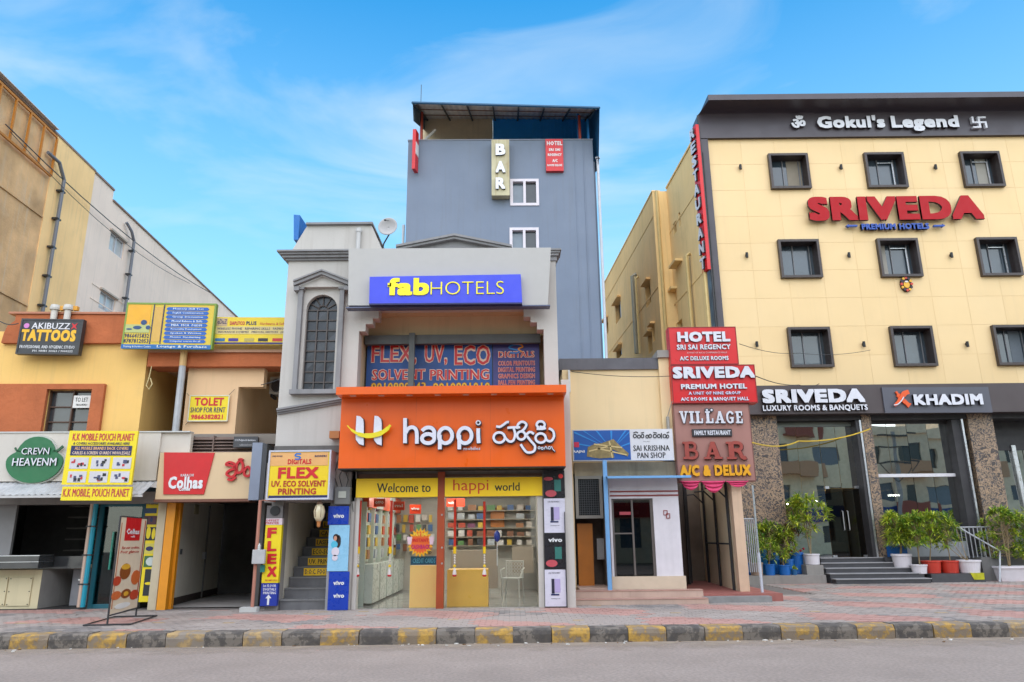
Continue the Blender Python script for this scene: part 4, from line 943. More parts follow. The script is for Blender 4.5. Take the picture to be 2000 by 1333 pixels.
for ss, rr_ in (('FLEX,', (726, 675, 813, 713)), ('UV,', (830, 675, 873, 713)), ('ECO', (888, 675, 957, 713)), ('SOLVENT', (727, 722, 830, 742)), ('PRINTING', (840, 722, 955, 742))):
    otxt(FH, ss, rr_, .84, bn)
otxt(FH, '9010890443,', (725, 748, 837, 768), .84, bn, pm(245, 190, 30), pm(130, 70, 40)); otxt(FH, '9010891010', (846, 748, 957, 768), .84, bn, pm(245, 190, 30), pm(130, 70, 40))
otxt(FH, 'DIGITALS', (974, 687, 1043, 698), .824, bn, pm(215, 60, 40), OL, .015)
for k, ss in enumerate(('COLOR PRINTOUTS', 'DIGITAL PRINTING', 'GRAPHICS DESIGN', 'BALL PEN PRINTING', 'SCREEN PRINT')): otxt(FH, ss, (974 + (k == 4) * 4, 706 + k * 12.5, 1044 - (k == 4) * 5, 713.5 + k * 12.5), .824, bn, pm(215, 70, 60), pm(225, 170, 160), .01)
q = MB(FH); sc0 = .011
q.stroke([FH.pt(x, y, .82) for x, y in ((1018, 675), (1003, 674), (994, 679), (1003, 683), (1014, 685), (1010, 690), (996, 689))], .035, .815, .828); q.build('logo', pm(30, 130, 210), bn)
q = MB(FH); q.stroke([FH.pt(x, y, .82) for x, y in ((1001, 672), (1016, 673), (1021, 678), (1012, 682), (1020, 688))], .03, .81, .82); q.build('logo', pm(240, 150, 40), bn)
# grey frame and post before the banner
q = MB(FH); DG = mat('green_grey_metal', S(95, 102, 102, .8), .6, .1, 3, streak=.2)
q.box(BX0 - .02, BX1 + .02, .6, .749, FH.pt(880, 671, .6)[1], zb_ - .002); q.build('top_rail', DG, t)
pp_ = thing('post', 'green grey steel post standing in front of the blue banner', 'post', FH.w(FH.pt(802, 760, .5)[0], .5, zo - .5))
MB(FH).px((797, 672, 808, 790), .5, .62, top=zb_ + .02).build('shaft', DG, pp_)
# big beige board and blue sign
s = thing('sign_board', 'large blank grey backing board above the window recess', 'sign', FH.w(-1, -.45, FH.pt(880, 598, -.45)[1]))
r = FH.rect((681, 486, 1074, 598), -.45); q = MB(FH); q.prism([FH.pt(x, y, -.45) for x, y in ((680, 597), (1070, 597), (1076, 484), (681, 486))], -.45, -.25); q.build('board', pm(190, 186, 180, .5, var=.02), s)
q = MB(FH); q.box(r[0] - .02, r[1] - .01, -.47, -.23, r[2] - .03, r[2] - .003); q.build('bottom_trim', pm(90, 96, 125), s)
q = MB(FH); 
for x in (760, 860, 960, 1050): a = FH.pt(x, 600, -.3)[0]; q.box(a, a + .04, -.249, -.001, r[2] + .1, r[2] + .14); q.box(a, a + .04, -.249, -.001, r[3] - .3, r[3] - .26)
q.build('bracket', DARKIRON, s)
s = thing('shop_sign', 'bright blue hotel sign with yellow lettering on the grey backing board', 'sign', FH.w(-1.4, -.6, FH.pt(870, 594, -.6)[1]))
HB = mat('sign_blue', (.035, .055, .62), .4, .06, 2); HB.node_tree.nodes['Principled BSDF'].inputs['Emission Strength'].default_value = 0
q = MB(FH); q.prism([FH.pt(x, y, -.6) for x, y in ((722, 541), (1017, 536), (1020, 592), (721, 594))], -.6, -.453); q.build('board', HB, s)
q = MB(FH); q.prism([FH.pt(x, y, -.605) for x, y in ((721, 593), (1020, 591), (1020, 594), (721, 596))], -.607, -.45); q.build('bottom_trim', NAVY, s)
YF = pm(255, 238, 0, .4, k=.9)
txt(FH, 'fab', (757, 543, 838, 577), -.625, YF, s, .042, .02, res=5); txt(FH, 'HOTELS', (841, 550, 984, 575), -.622, YF, s, -.018, .015, res=5)
q = MB(FH); q.px((757, 553, 764, 560), -.625, -.605); q.build('lettering', YF, s)
# diagonal moulding and plain lower wall
q = MB(FH); a0, z0 = FH.pt(541, 806, -.08); a1, z1 = FH.pt(668, 784, -.08)
for k, (d, h) in enumerate(((.05, 0), (.1, .04), (.14, .08))): q.prism([(a0, z0 + h - .04), (a1, z1 + h - .04), (a1, z1 + h), (a0, z0 + h)], -d, -.001)
q.build('moulding', GPD, t)
zf = zbot - .3
q = MB(FH); xs0 = FH.pt(545, 900)[0]
q.box(xL + .02, FH.pt(690, 900)[0], -.10, .36, FH.pt(600, 885, -.1)[1], FH.pt(600, 871, -.1)[1]); q.build('ledge', mat('dark_stained', (.12, .11, .10), .9, .3, 2, streak=.5), t)

# ------------------ orange fascia
fs = thing('shop_fascia', 'big orange phone shop fascia with white raised lettering', 'fascia', FH.w(-1.2, -.6, FH.pt(880, 913, -.6)[1]))
r = FH.rect((664, 776, 1103, 913), -.6); MB(FH).box(r[0], r[1], -.6, -.005, r[2], r[3]).build('board', ORANGE, fs)
for px_ in (812, 958):
    a = FH.pt(px_, 845, -.6)[0]; MB(FH).box(a - .002, a + .002, -.6012, -.6001, r[2] + .01, r[3] - .01).build('panel_joint', pm(190, 75, 10), fs)
r2 = FH.rect((661, 763, 1104, 776), -1.0); q = MB(FH); q.box(r[0] - .03, r[1] + .03, -1.0, -.004, r[3] + .002, r[3] + .16); hd = q.build('canopy', ORANGE, fs)
q = MB(FH); q.box(r[0], r[1], -.61, -.02, r[2] - .025, r[2] - .002); q.build('bottom_trim', BLACK, fs)
for k in range(8):
    a = r[0] + (r[1] - r[0]) * (k + .5) / 8; q = MB(FH); q.box(a - .06, a + .06, -.9, -.78, r[3] - .004, r[3] + .001); o = q.build('downlight', pm(235, 215, 200, .3), hd)
LW = pm(226, 226, 236, .25, k=.85, var=.02); LE = pm(55, 48, 60, .4)
def blade(pts, m_=LW, y=-.70, par=fs, nm='letter'):
    P_ = [FH.pt(*p, -.66) for p in pts]; cx = sum(p[0] for p in P_) / len(P_); cz = sum(p[1] for p in P_) / len(P_)
    MB(FH).prism(P_, y, y + .02).build(nm, m_, par); P2 = [(p[0] + (.012 if p[0] > cx else -.006), p[1] - .012 if p[1] < cz else p[1] + .004) for p in P_]
    MB(FH).prism(P2, y + .0205, -.6001).build('letter_side', LE, par)
blade([(697, 813), (704, 814), (710, 820), (711, 828), (711, 871), (702, 868), (696, 860), (695, 850)])
blade([(732, 813), (739, 814), (745, 820), (746, 828), (746, 871), (737, 868), (731, 860), (730, 850)])
q = MB(FH); sm = [FH.pt(*p, -.7) for p in ((679, 832), (688, 841), (702, 849), (721, 852), (741, 848), (755, 840), (763, 831))]
q.stroke(sm, [.02, .05, .08, .1, .1, .08, .05, .02][:7], -.74, -.705); q.build('logo', pm(245, 225, 20, .4), fs)
# 'happi' drawn as strokes
def hs_(strokes, wpx, y=-.70):
    sc0 = FH.pt(1001, 850, y)[0] - FH.pt(1000, 850, y)[0]
    for letter in strokes:
        q = MB(FH); e = MB(FH)
        for kk, st in enumerate(letter):
            closed = st[-1] == 'c'; P_ = [FH.pt(px, py, y) for px, py in (st[:-1] if closed else st)]; d = kk * .0022
            q.stroke(P_, wpx * sc0, y - d, y + .02, closed=closed); e.stroke([(a + .008, z - .008) for a, z in P_], (wpx + 2.4) * sc0, y + .021 + d, -.6001, closed=closed)
        q.build('letter', LW, fs); e.build('letter_side', LE, fs)
def ell(cx, cy, rx, ry, n=12): return [(cx + rx * math.cos(2 * math.pi * k / n), cy + ry * math.sin(2 * math.pi * k / n)) for k in range(n)] + ['c']
hs_([[[(791, 817), (791, 840), (791, 866)], [(792, 846), (798, 837), (806, 835), (812, 839), (814, 848), (814, 867)]],
     [[(824, 842), (832, 836), (842, 836), (848, 843), (848, 856)], ell(836, 857, 12, 9), [(848, 845), (848, 858)]],
     [ell(870, 851, 13, 15), [(859, 850), (859, 862), (859, 878)]],
     [ell(908, 851, 13, 15), [(897, 850), (897, 862), (897, 878)]],
     [[(934, 837), (934, 850), (935, 866)]], [ell(934, 826, 1.4, 1.3, 8)]], 7.2)
# Telugu word drawn as strokes
hs_([[[(969, 833), (976, 834), (983, 830), (990, 825), (994, 825)], [(991, 836), (1003, 835), (1016, 835)], ell(975, 855, 11, 10), [(984, 850), (989, 858), (996, 863), (1003, 860), (1006, 848), (1003, 836)]],
     [[(1010, 838), (1012, 829), (1020, 824), (1028, 829), (1024, 838), (1018, 843)], ell(1018, 851, 8, 8)],
     [[(1027, 850), (1035, 844), (1043, 848)], [(1029, 852), (1037, 862), (1045, 872), (1042, 882), (1030, 884), (1022, 876), (1017, 868)]],
     [[(1052, 836), (1048, 830), (1052, 824), (1060, 824), (1064, 830), (1060, 835), (1054, 833)], [(1048, 838), (1060, 838), (1066, 836)], ell(1056, 856, 10, 9), [(1064, 850), (1068, 860), (1076, 862), (1082, 853), (1080, 842), (1072, 837)]]], 4.6)
txt(FH, 'mobiles', (905, 873, 938, 879.5), -.63, LW, fs, .01, .025, res=1)
hs_([[ell(1053, 875, 2, 2.2, 6)], [ell(1059, 876, 2, 2.2, 6)], [[(1063, 878), (1066, 872), (1069, 878)]], [ell(1073, 875, 2.3, 2.6, 6)], [[(1077, 872), (1080, 878), (1084, 882)]]], 1.3)

# ------------------ shop front
zt_ = FH.pt(880, 914, .0)[1]
WJ = mat('white_jamb', S(215, 208, 200, .8), .7, .07, 2, streak=.3)
z970 = FH.pt(880, 971, .15)[1]; z916 = FH.pt(880, 917, .15)[1]; z931 = FH.pt(880, 932, .15)[1]
sf = thing('phone_shopfront', 'glazed phone shop front with yellow welcome header and brown centre post', 'shop front', (-1.2, 15.9, GZ))
X = lambda px, py=1080, y=.15: FH.pt(px, py, y)[0]
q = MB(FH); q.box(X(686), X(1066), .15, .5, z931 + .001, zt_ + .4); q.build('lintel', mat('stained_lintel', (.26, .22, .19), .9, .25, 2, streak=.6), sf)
q = MB(FH); q.box(X(688, 925), X(856, 925), .09, .149, z931 - .02, z931 + .07); q.box(X(870, 925), X(1062, 925), .09, .149, z931, z931 + .05); q.build('rail', mat('brown_rail', (.16, .07, .04), .5, .2, 3), sf)
WY2 = mat('yellow_header', S(255, 206, 12, 1), .45, .06, 2)
for (x0, x1) in ((689, 855), (869, 1061)): MB(FH).box(X(x0, 950, .0), X(x1, 950, .0), .0, .19, z970, z931 - .03).build('header_panel', WY2, sf)
txt(FH, 'Welcome to', (736, 944, 841, 962), -.005, pm(50, 42, 20), sf, .015, .004, res=4); txt(FH, 'happi', (885, 937, 954, 965), -.005, pm(235, 80, 30), sf, .0, .004, res=4); txt(FH, 'world', (966, 943, 1015, 959), -.005, pm(50, 42, 20), sf, .015, .004, res=4)
BRP = mat('brown_orange_post', S(170, 70, 28, .8), .45, .12, 3)
q = MB(FH); q.box(X(854), X(868), .02, .2, GZ - .02, z931 + .1); ps = q.build('post', BRP, sf)
q = MB(FH)
for yy in (1006, 1070, 1101): a, z = FH.pt(863, yy, .0); q.disc(a, z, .02, .02, .005, .019, 10)
q.build('knob', STEEL, ps)
MB(FH).box(X(686) , X(700), .05, .3, GZ - .02, z970 + .05).build('jamb', WJ, sf); MB(FH).box(X(1051), X(1062), .05, .3, GZ - .02, z970 + .05).build('jamb', WJ, sf)
GG = glass('front_glass', (.985, 1, .99), .6, 1.0)
edges = [700, 771, 854], [868, 948, 1012, 1051]
for es in edges:
    for x0, x1 in zip(es, es[1:]): MB(FH).box(X(x0) + .004, X(x1) - .004, .17, .18, GZ + .004, z970 - .005).build('glass_pane', GG, sf)
q = MB(FH); q.box(X(700), X(1051), .14, .2, GZ - .01, GZ + .003); q.build('sill', STEEL, sf)
# shop interior
x0, x1 = X(690), X(1060); YB = 5.6
WI = mat('shop_white', (.42, .40, .36), .6, .08, 2)
q = MB(FH); q.box(x0 - .4, x0, .5, YB, GZ - .05, z970 + .5); q.box(x0 - .4, x1 + .2, YB, YB + .1, GZ - .05, z970 + .5); q.box(x1 + .02, x1 + .2, .5, YB, GZ - .05, z970 + .5); q.build('inner_wall', WI, sf)
TF = mat('tile_floor', (.34, .34, .32), .08, .06, 1.5, spec=.6)
MB(FH).box(x0, x1, .2, YB, GZ - .03, GZ + .002).build('floor', TF, sf)
MB(FH).box(x0 - .1, x1 + .1, .505, YB, z970 + .25, z970 + .3).build('ceiling', WI, sf)
for k, (xx, yy) in enumerate(((x0 + .8, 1.6), (x0 + .8, 3.6), ((x0 + x1) / 2, 1.6), ((x0 + x1) / 2, 3.6), (x1 - .8, 1.6), (x1 - .8, 3.6))):
    o = MB(FH).box(xx - .3, xx + .3, yy - .12, yy + .12, z970 + .225, z970 + .247).build('ceiling_light', mat('lamp_panel', (1, .97, .9), emit=15, var=0)); tag(o, '%s lit ceiling panel lamp in the %s of the phone shop' % (('front', 'rear')[k % 2], ('left part', 'middle', 'right part')[k // 2]), 'lamp', 'ceiling lamps inside the phone shop')
for k in range(8):
    xx = x0 + .5 + (x1 - x0 - 1) * (k % 4) / 3; yy = 2.4 + 1.9 * (k // 4)
    o = MB(FH).lathe([(.05, z970 + .228), (.06, z970 + .249)], (xx, yy, 0), 12).build('spotlight', mat('spot_glow', (1, .98, .92), emit=40, var=0)); tag(o, 'round lit ceiling spotlight in the phone shop, %s row, %s from left' % (('front', 'rear')[k // 4], CWD[k % 4]), 'lamp', 'round spotlights inside the phone shop')
PRC = [pm(*c, .4) for c in ((190, 75, 50), (205, 170, 60), (60, 95, 145), (95, 140, 85), (225, 222, 215), (60, 60, 65), (170, 115, 75), (130, 70, 105), (175, 180, 185))]
def inbox(r, y, m_, name, label, cat, group=None, th=.04):
    o = MB(FH).px(r, y, y + th).build(name, m_); tag(o, label, cat, group); return o
# wall display cabinets left wall
for k in range(5):
    yy = .8 + k * .95
    tt = thing('display_rack', '%s white accessory rack from the glass along the left wall of the phone shop' % CWD[k], 'rack', (x0 + .1, 15.8 + yy, GZ), 'racks on the left wall of the phone shop')
    q = MB(FH); q.box(x0 + .002, x0 + .12, yy, yy + .05, GZ, z970 - .05); q.box(x0 + .002, x0 + .02, yy + .05, yy + .9, GZ + .9, z970 - .1); q.build('backing', pm(205, 215, 205), tt)
    MB(FH).box(x0 + .021, x0 + .3, yy + .06, yy + .85, GZ + .05, GZ + .85).build('cabinet', pm(205, 212, 205, .3), tt)
    for j in range(10):
        z = GZ + .95 + .27 * (j // 2); y0_ = yy + .1 + .4 * (j % 2)
        MB(FH).box(x0 + .021, x0 + .08, y0_, y0_ + .26, z, z + .2).build('pack', random.choice(PRC), tt)
    MB(FH).box(x0 + .03, x0 + .16, yy + .02, yy + .94, z970 - .16, z970 + .22).build('header', pm(225, 85, 40) if k % 2 == 0 else pm(170, 175, 170), tt)
# long tan counter right, wood board at left of post
WD = mat('light_wood', tuple(1.2 * c for c in S(240, 196, 118, 1)[:1]) + S(240, 196, 118, 1.1)[1:], .35, .08, 1.5); 
o = inbox((800, 1105, 853, 1190), .35, WD, 'wooden_counter', 'pale yellow wooden counter front just left of the brown post', 'counter', th=.5)
o = inbox((802, 1087, 853, 1104), .36, pm(20, 90, 120), 'sign_strip', 'dark blue strip sign on top of the pale wooden counter', 'sign', th=.03)
txt(FH, 'CREDIT CARDS', (806, 1091, 850, 1100), .352, pm(110, 200, 235), o, .01, .004, res=1)
o = inbox((804, 1074, 853, 1086), .38, pm(205, 195, 170), 'sign_strip', 'beige strip card above the dark blue strip sign', 'sign', th=.03); txt(FH, 'ASSURED', (814, 1077, 843, 1083), .375, BLACK, o, .01, .004, res=1)
o = inbox((873, 1113, 953, 1189), .5, mat('mustard_wood', S(225, 175, 75, 1), .35, .08, 1.5), 'counter', 'mustard wooden counter right of the brown post behind the glass', 'counter', th=.7)
o = inbox((880, 1075, 972, 1150), 2.2, mat('taupe_wood', (.30, .25, .20), .4, .1, 1.5), 'counter', 'long grey brown sales counter deep inside the phone shop', 'counter', th=.6)
o = inbox((1000, 1068, 1042, 1120), 4.4, mat('taupe_wood'), 'counter', 'short counter at the right rear of the phone shop', 'counter', th=.6)
NCP = (('orange red', PRC[0]), ('yellow', PRC[1]), ('blue', PRC[2]), ('green', PRC[3]), ('white', PRC[4]), ('dark grey', PRC[5]), ('tan', PRC[6]), ('purple', PRC[7]), ('pale grey', PRC[8]), ('white', pm(210, 205, 200)), ('cream', pm(200, 190, 180)), ('brown', pm(130, 85, 60)))
q = MB(FH)
for j in range(5): q.px((872, 997 + j * 17, 1046, 999 + j * 17), YB - .4, YB - .01)
q.build('rear_shelf', pm(150, 140, 125), sf, kind='stuff')
for j in range(5):
    for k in range(9):
        w_, h_ = random.uniform(9, 17), random.uniform(8, 13); px_ = 874 + k * 19 + random.uniform(0, 3); py_ = 997 + j * 17 - h_; nm_, m_ = random.choice(NCP + NCP[8:] + NCP[8:])
        if 950 < px_ < 990 and j in (1, 2): continue
        inbox((px_, py_, px_ + w_, 997 + j * 17), YB - .38, m_, 'product_box', '%s box on the phone shop rear shelves, row %s from top, %s from left' % (nm_, CWD[j], CWD[k]), 'box', 'accessory boxes on the rear wall', th=.12)
o = inbox((958, 992, 985, 1030), YB - .2, mat('amber_panel', S(185, 110, 40, .8), .4, .1, 2), 'amber_panel', 'amber brown backlit panel on the rear wall of the phone shop', 'panel')
for j in range(4):
    for k in range(8):
        px_ = 748 + k * 12.5 + random.uniform(0, 3); py_ = 1006 + j * 19; nm_, m_ = random.choice(NCP)
        inbox((px_, py_, px_ + random.uniform(6, 10), py_ + random.uniform(10, 16)), YB - .3, m_, 'phone_case', '%s phone case on the rack left of the brown post, row %s, %s along' % (nm_, CWD[j], CWD[k]), 'case', 'phone cases on the rear rack')
for k, (x0_, lb) in enumerate(((730, 'leftmost orange header card hanging in the phone shop'), (768, 'second orange header card hanging in the phone shop'), (800, 'third orange header card, left of the post inside the phone shop'), (872, 'orange header card with white bar right of the brown post'))):
    o = inbox((x0_, 974 + (k % 3) * 6, x0_ + 22 + 14 * (k == 3), 990 + (k % 3) * 7), .9 + k * .4, pm(232, 70, 30), 'header_card', lb, 'sign')
    txt(FH, ('OPPO', 'mi', 'vivo', 'realme')[k], (x0_ + 3, 979 + (k % 3) * 6, x0_ + 19, 985 + (k % 3) * 6), .89 + k * .4, WHITE, o, .03, .004, res=1)
# door wreath tassels
def tassel(px_, py0, lb):
    a, z = FH.pt(px_, py0, .12); z1 = FH.pt(px_, 1068, .12)[1]; tt = thing('door_tassel', lb, 'tassel', (a, 15.92, z1 - .6), 'festive red door tassels on the phone shop glass')
    y = .13; MB(FH).tube([(a, y, z), (a, y, z1)], .028, 8).build('garland', pm(200, 45, 15, .8), tt)
    MB(FH).tube([(a, y, z1 - .001), (a, y, z1 - .14)], .034, 8).build('band', pm(245, 200, 10), tt)
    q = MB(FH)
    for k in range(4): q.lathe([(.01, 0), (.022, .02), (.01, .045)], (a, y, z1 - .2 - k * .05), 8)
    q.build('beads', pm(225, 215, 205), tt)
    MB(FH).lathe([(.028, 0), (.03, .03), (.01, .05)], (a, y, z1 - .41), 8).build('bell', pm(245, 205, 20), tt)
    MB(FH).lathe([(.045, 0), (.03, .08), (.01, .14)], (a, y, z1 - .56), 8).build('fringe', pm(225, 215, 210), tt)
    MB(FH).lathe([(.03, 0), (.045, .02), (.045, .04)], (a, y, z1 - .60), 8).build('tip', RED, tt)
for x_, yy, lb in ((704, 978, 'red door tassel at the far left of the shop glass beside the white jamb'), (765, 978, 'red door tassel left of the round orange sticker'), (889, 976, 'red door tassel just right of the brown post'), (946, 980, 'red door tassel right of centre, left of the blue balloon'), (1054, 977, 'red door tassel on the right white jamb')): tassel(x_, yy, lb)
# starburst sticker
a, z = FH.pt(821, 1060, .14); sb = thing('starburst_sticker', 'round orange starburst offer sticker on the glass left of the post', 'sticker', (a, 15.94, z))
def star(r0, r1, n, y0, y1, m_, nm):
    MB(FH).prism([(a + (r0 if k % 2 else r1) * math.cos(math.pi * k / n), z + (r0 if k % 2 else r1) * 1.08 * math.sin(math.pi * k / n)) for k in range(2 * n)], y0, y1).build(nm, m_, sb)
star(.21, .28, 20, .13, .14, pm(250, 185, 20), 'star'); star(.17, .225, 20, .122, .129, pm(235, 100, 30), 'star')
txt(FH, 'PAY EMI', (808, 1042, 834, 1048), .116, pm(250, 225, 60), sb, .03, .004, res=1); txt(FH, 'INSTANT', (806, 1052, 837, 1059), .116, RED, sb, .03, .004, res=1); txt(FH, 'CASHBACK', (803, 1064, 840, 1073), .116, pm(200, 20, 100), sb, .03, .004, res=1)
for x_ in (800, 843): q = MB(FH); r = FH.rect((x_ - 5, 1049, x_ + 5, 1064), .12); q.prism([(r[0], r[3]), (r[1], r[3]), (r[1] - .02, r[2]), (r[0] + .02, r[2])], .115, .121); q.build('card', pm(235, 200, 210), sb)
# balloon on stick
a, z = FH.pt(971, 1047, .6); bl = thing('stick_balloon', 'blue and white balloon on a white stick behind the right glass', 'balloon', (a, 16.4, z))
MB(FH).lathe([(.005, -.13), (.05, -.1), (.07, -.02), (.06, .06), (.02, .11), (.004, .12)], (a, .6, z), 12).build('balloon', pm(30, 60, 170, .3), bl, smooth=True)
MB(FH).tube([(a, .6, z - .13), (a, .6, z - .62)], .012, 6).build('stick', pm(225, 225, 225), bl)
# chair
CW = pm(214, 214, 210, .35)
c0 = FH.w(FH.pt(1001, 1155, .15)[0], 0, 0); cd = 18.5; ca = at(1001, 1150, cd).x
ch = thing('plastic_chair', 'white plastic chair with patterned back inside the phone shop', 'chair', (ca, cd + .2, GZ)); FCc = Frame((ca, cd + .2, GZ + .002), R(-14)); sw = .2
for sx_ in (-1, 1):
    MB(FCc).tube([(sx_ * sw * 1.1, -.2, 0), (sx_ * sw, -.19, .42)], [.018, .022], 6).build('leg', CW, ch)
    MB(FCc).tube([(sx_ * sw * 1.15, .22, 0), (sx_ * sw, .19, .42), ], [.018, .022], 6).build('leg', CW, ch)
    MB(FCc).tube([(sx_ * .24, -.16, .43), (sx_ * .27, -.12, .62), (sx_ * .25, .2, .66)], .016, 6).build('armrest', CW, ch)
MB(FCc).box(-.23, .23, -.23, .21, .42, .45).build('seat', CW, ch, bev=.012)
q = MB(FCc); q.tube([(-.21, .2, .45), (-.22, .25, .82), (.22, .25, .82), (.21, .2, .45)], .018, 6)
for k in range(6):
    for j in range(4): q.tube([(-.18 + .072 * k + .034 * math.cos(i * math.pi / 4), .235, .51 + .08 * j + .036 * math.sin(i * math.pi / 4)) for i in range(8)], .006, 4, closed=True)
q.build('backrest', CW, ch)
# right poster pillar and wall edges
pl = thing('poster_pillar', 'dark phone poster pillar with four stacked posters right of the shop glass', 'pillar', FH.w(X(1083), -.05, GZ))
MB(FH).box(X(1062, 1080, -.03), X(1104, 1080, -.03), -.03, .5, GZ - .02, zt_ + .1).build('core', mat('dark_stained'), pl)
BK = pm(34, 32, 38, .3); LV = pm(222, 218, 232, .3)
for k, (y0_, y1_) in enumerate(((920, 972), (974, 1041), (1043, 1111), (1113, 1185))):
    p_ = MB(FH).px((1062 + k * .8, y0_, 1103 + k * .8, y1_), -.06, -.032).build('poster', LV if k % 2 else BK, pl, label=('white phone poster' if k % 2 else 'dark phone poster'))
    xm = 1083 + k * .8; h = y1_ - y0_
    if k % 2:
        MB(FH).px((xm - 2, y0_ + h * .25, xm + 9, y0_ + h * .62), -.068, -.061).build('printed_phone', pm(186, 170, 215), p_); MB(FH).px((xm - 8, y0_ + h * .25, xm - 2.5, y0_ + h * .65), -.068, -.061).build('printed_phone', pm(40, 36, 60), p_)
        MB(FH).px((xm - 9, y0_ + h * .66, xm + 7, y0_ + h * .70), -.068, -.061).build('printed_phone', NAVY, p_)
        txt(FH, 'LIVE THE MOMENT', (xm - 14, y0_ + 5, xm + 9, y0_ + 8), -.063, BLACK, p_, 0, .002, res=1); txt(FH, 'starting now', (xm - 9, y0_ + h * .77, xm + 9, y0_ + h * .81), -.063, BLACK, p_, 0, .002, res=1)
    else:
        q = MB(FH)
        for (dx, fy, rx, ry, mi) in ((6, .55, .07, .15, 0), (-7, .85, .12, .09, 1), (12, .2, .05, .06, 2), (-12, .3, .1, .05, 1)):
            if y1_ - y0_ < 60 or fy > .4: aa, zz = FH.pt(xm + dx, y0_ + h * fy, -.064); (q.box(aa - rx, aa + rx, -.066 - mi * .0005, -.0605, zz - ry * .8, zz + ry * .8, mi) if mi == 0 else q.disc(aa, zz, rx, ry * .8, -.066 - mi * .0005, -.0605, 14, mi))
        q.build('printed_picture', [pm(50, 120, 110), pm(200, 80, 90), pm(230, 60, 60)], p_)
        if k == 2: txt(FH, 'vivo', (1071, 1051, 1098, 1059), -.068, WHITE, p_, .035, .006)
q = MB(FH); q.box(X(1105.5, 1080, -.02), X(1122, 1080, -.02), -.02, .6, GZ - .02, zo + .2); q.build('right_pier', GP, t)
q = MB(FH); q.px((1104.5, 1000, 1106, 1185), -.1, -.02, g=GZ); q.build('cable', DARKIRON, pl)
# vivo pillar left
vp = thing('poster_pillar', 'bright blue phone poster pillar with woman picture left of the shop glass', 'pillar', FH.w(X(660), -.1, GZ))
MB(FH).box(X(640, 1080, -.1), X(680, 1080, -.1), -.1, .5, GZ - .02, FH.pt(660, 990, -.1)[1]).build('core', pm(150, 150, 155), vp)
VB = pm(12, 60, 175, .3)
for (r_, m_, lb) in (((645, 989, 683, 1025), VB, 'top blue panel'), ((641, 1026, 681, 1116), pm(150, 205, 235, .3), 'pale blue picture panel'), ((637, 1117, 679, 1192), VB, 'lower blue panel')):
    MB(FH).px((641, r_[1], 681, r_[3]), -.125, -.102).build('poster', m_, vp, label=lb)
for y0_ in (1004, 1135, 1160): txt(FH, 'vivo', (651, y0_, 672, y0_ + 8), -.133, WHITE, vp, .035, .006)
q = MB(FH); 
for (px_, py_, rx, ry, mi) in ((661, 1058, .05, .13, 0), (656, 1050, .06, .07, 0), (655, 1052, .035, .05, 1), (653, 1064, .07, .07, 2), (655, 1078, .08, .09, 3), (654, 1090, .06, .06, 3)): aa, zz = FH.pt(px_, py_, -.13); q.disc(aa, zz, rx, ry, -.128 - .002 * mi, -.126, 14, mi)
q.build('printed_figure', [pm(40, 25, 25), pm(210, 150, 120), pm(80, 190, 220), pm(225, 215, 225)], vp)
q = MB(FH); q.box(X(680.5, 1080, 0), X(688, 1080, 0), 0, .5, GZ - .02, zt_ + .3); q.build('pier', GP, t)
# grey wall strip above the vivo pillar with meter box, stairwell reveals
XS0, XS1 = X(548, 1080, 0), X(640, 1080, 0); zst = FH.pt(600, 981, 0)[1]
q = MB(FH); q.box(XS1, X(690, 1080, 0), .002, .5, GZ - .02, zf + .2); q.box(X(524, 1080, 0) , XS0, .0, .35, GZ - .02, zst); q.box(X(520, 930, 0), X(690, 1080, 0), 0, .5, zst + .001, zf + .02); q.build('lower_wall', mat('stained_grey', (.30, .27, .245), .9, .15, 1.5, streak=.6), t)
mtb = thing('meter_box', 'grey electricity meter box above the blue phone poster pillar', 'meter', FH.w(X(668), -.15, FH.pt(668, 987, -.1)[1]))
r = FH.rect((653, 951, 684, 986), -.16); MB(FH).box(r[0], r[1], -.16, -.001, r[2], r[3]).build('box', pm(120, 120, 118, .5), mtb, bev=.02)
r = FH.rect((661, 960, 676, 973), -.17); MB(FH).box(r[0], r[1], -.175, -.161, r[2], r[3]).build('window', pm(190, 192, 180, .3), mtb)
q = MB(FH)
for pth in (((668, 951), (662, 930), (672, 915)), ((660, 951), (652, 930), (660, 900), (664, 884)), ((676, 951), (680, 938), (676, 925), (684, 918)), ((690, 1000), (684, 950), (690, 925))): q.tube([(*(lambda p: (p[0], -.05, p[1]))(FH.pt(*p, -.05)),) for p in pth], .008, 5)
o = q.build('cable', DARKIRON); tag(o, 'loose black cables around the grey meter box', 'cable')
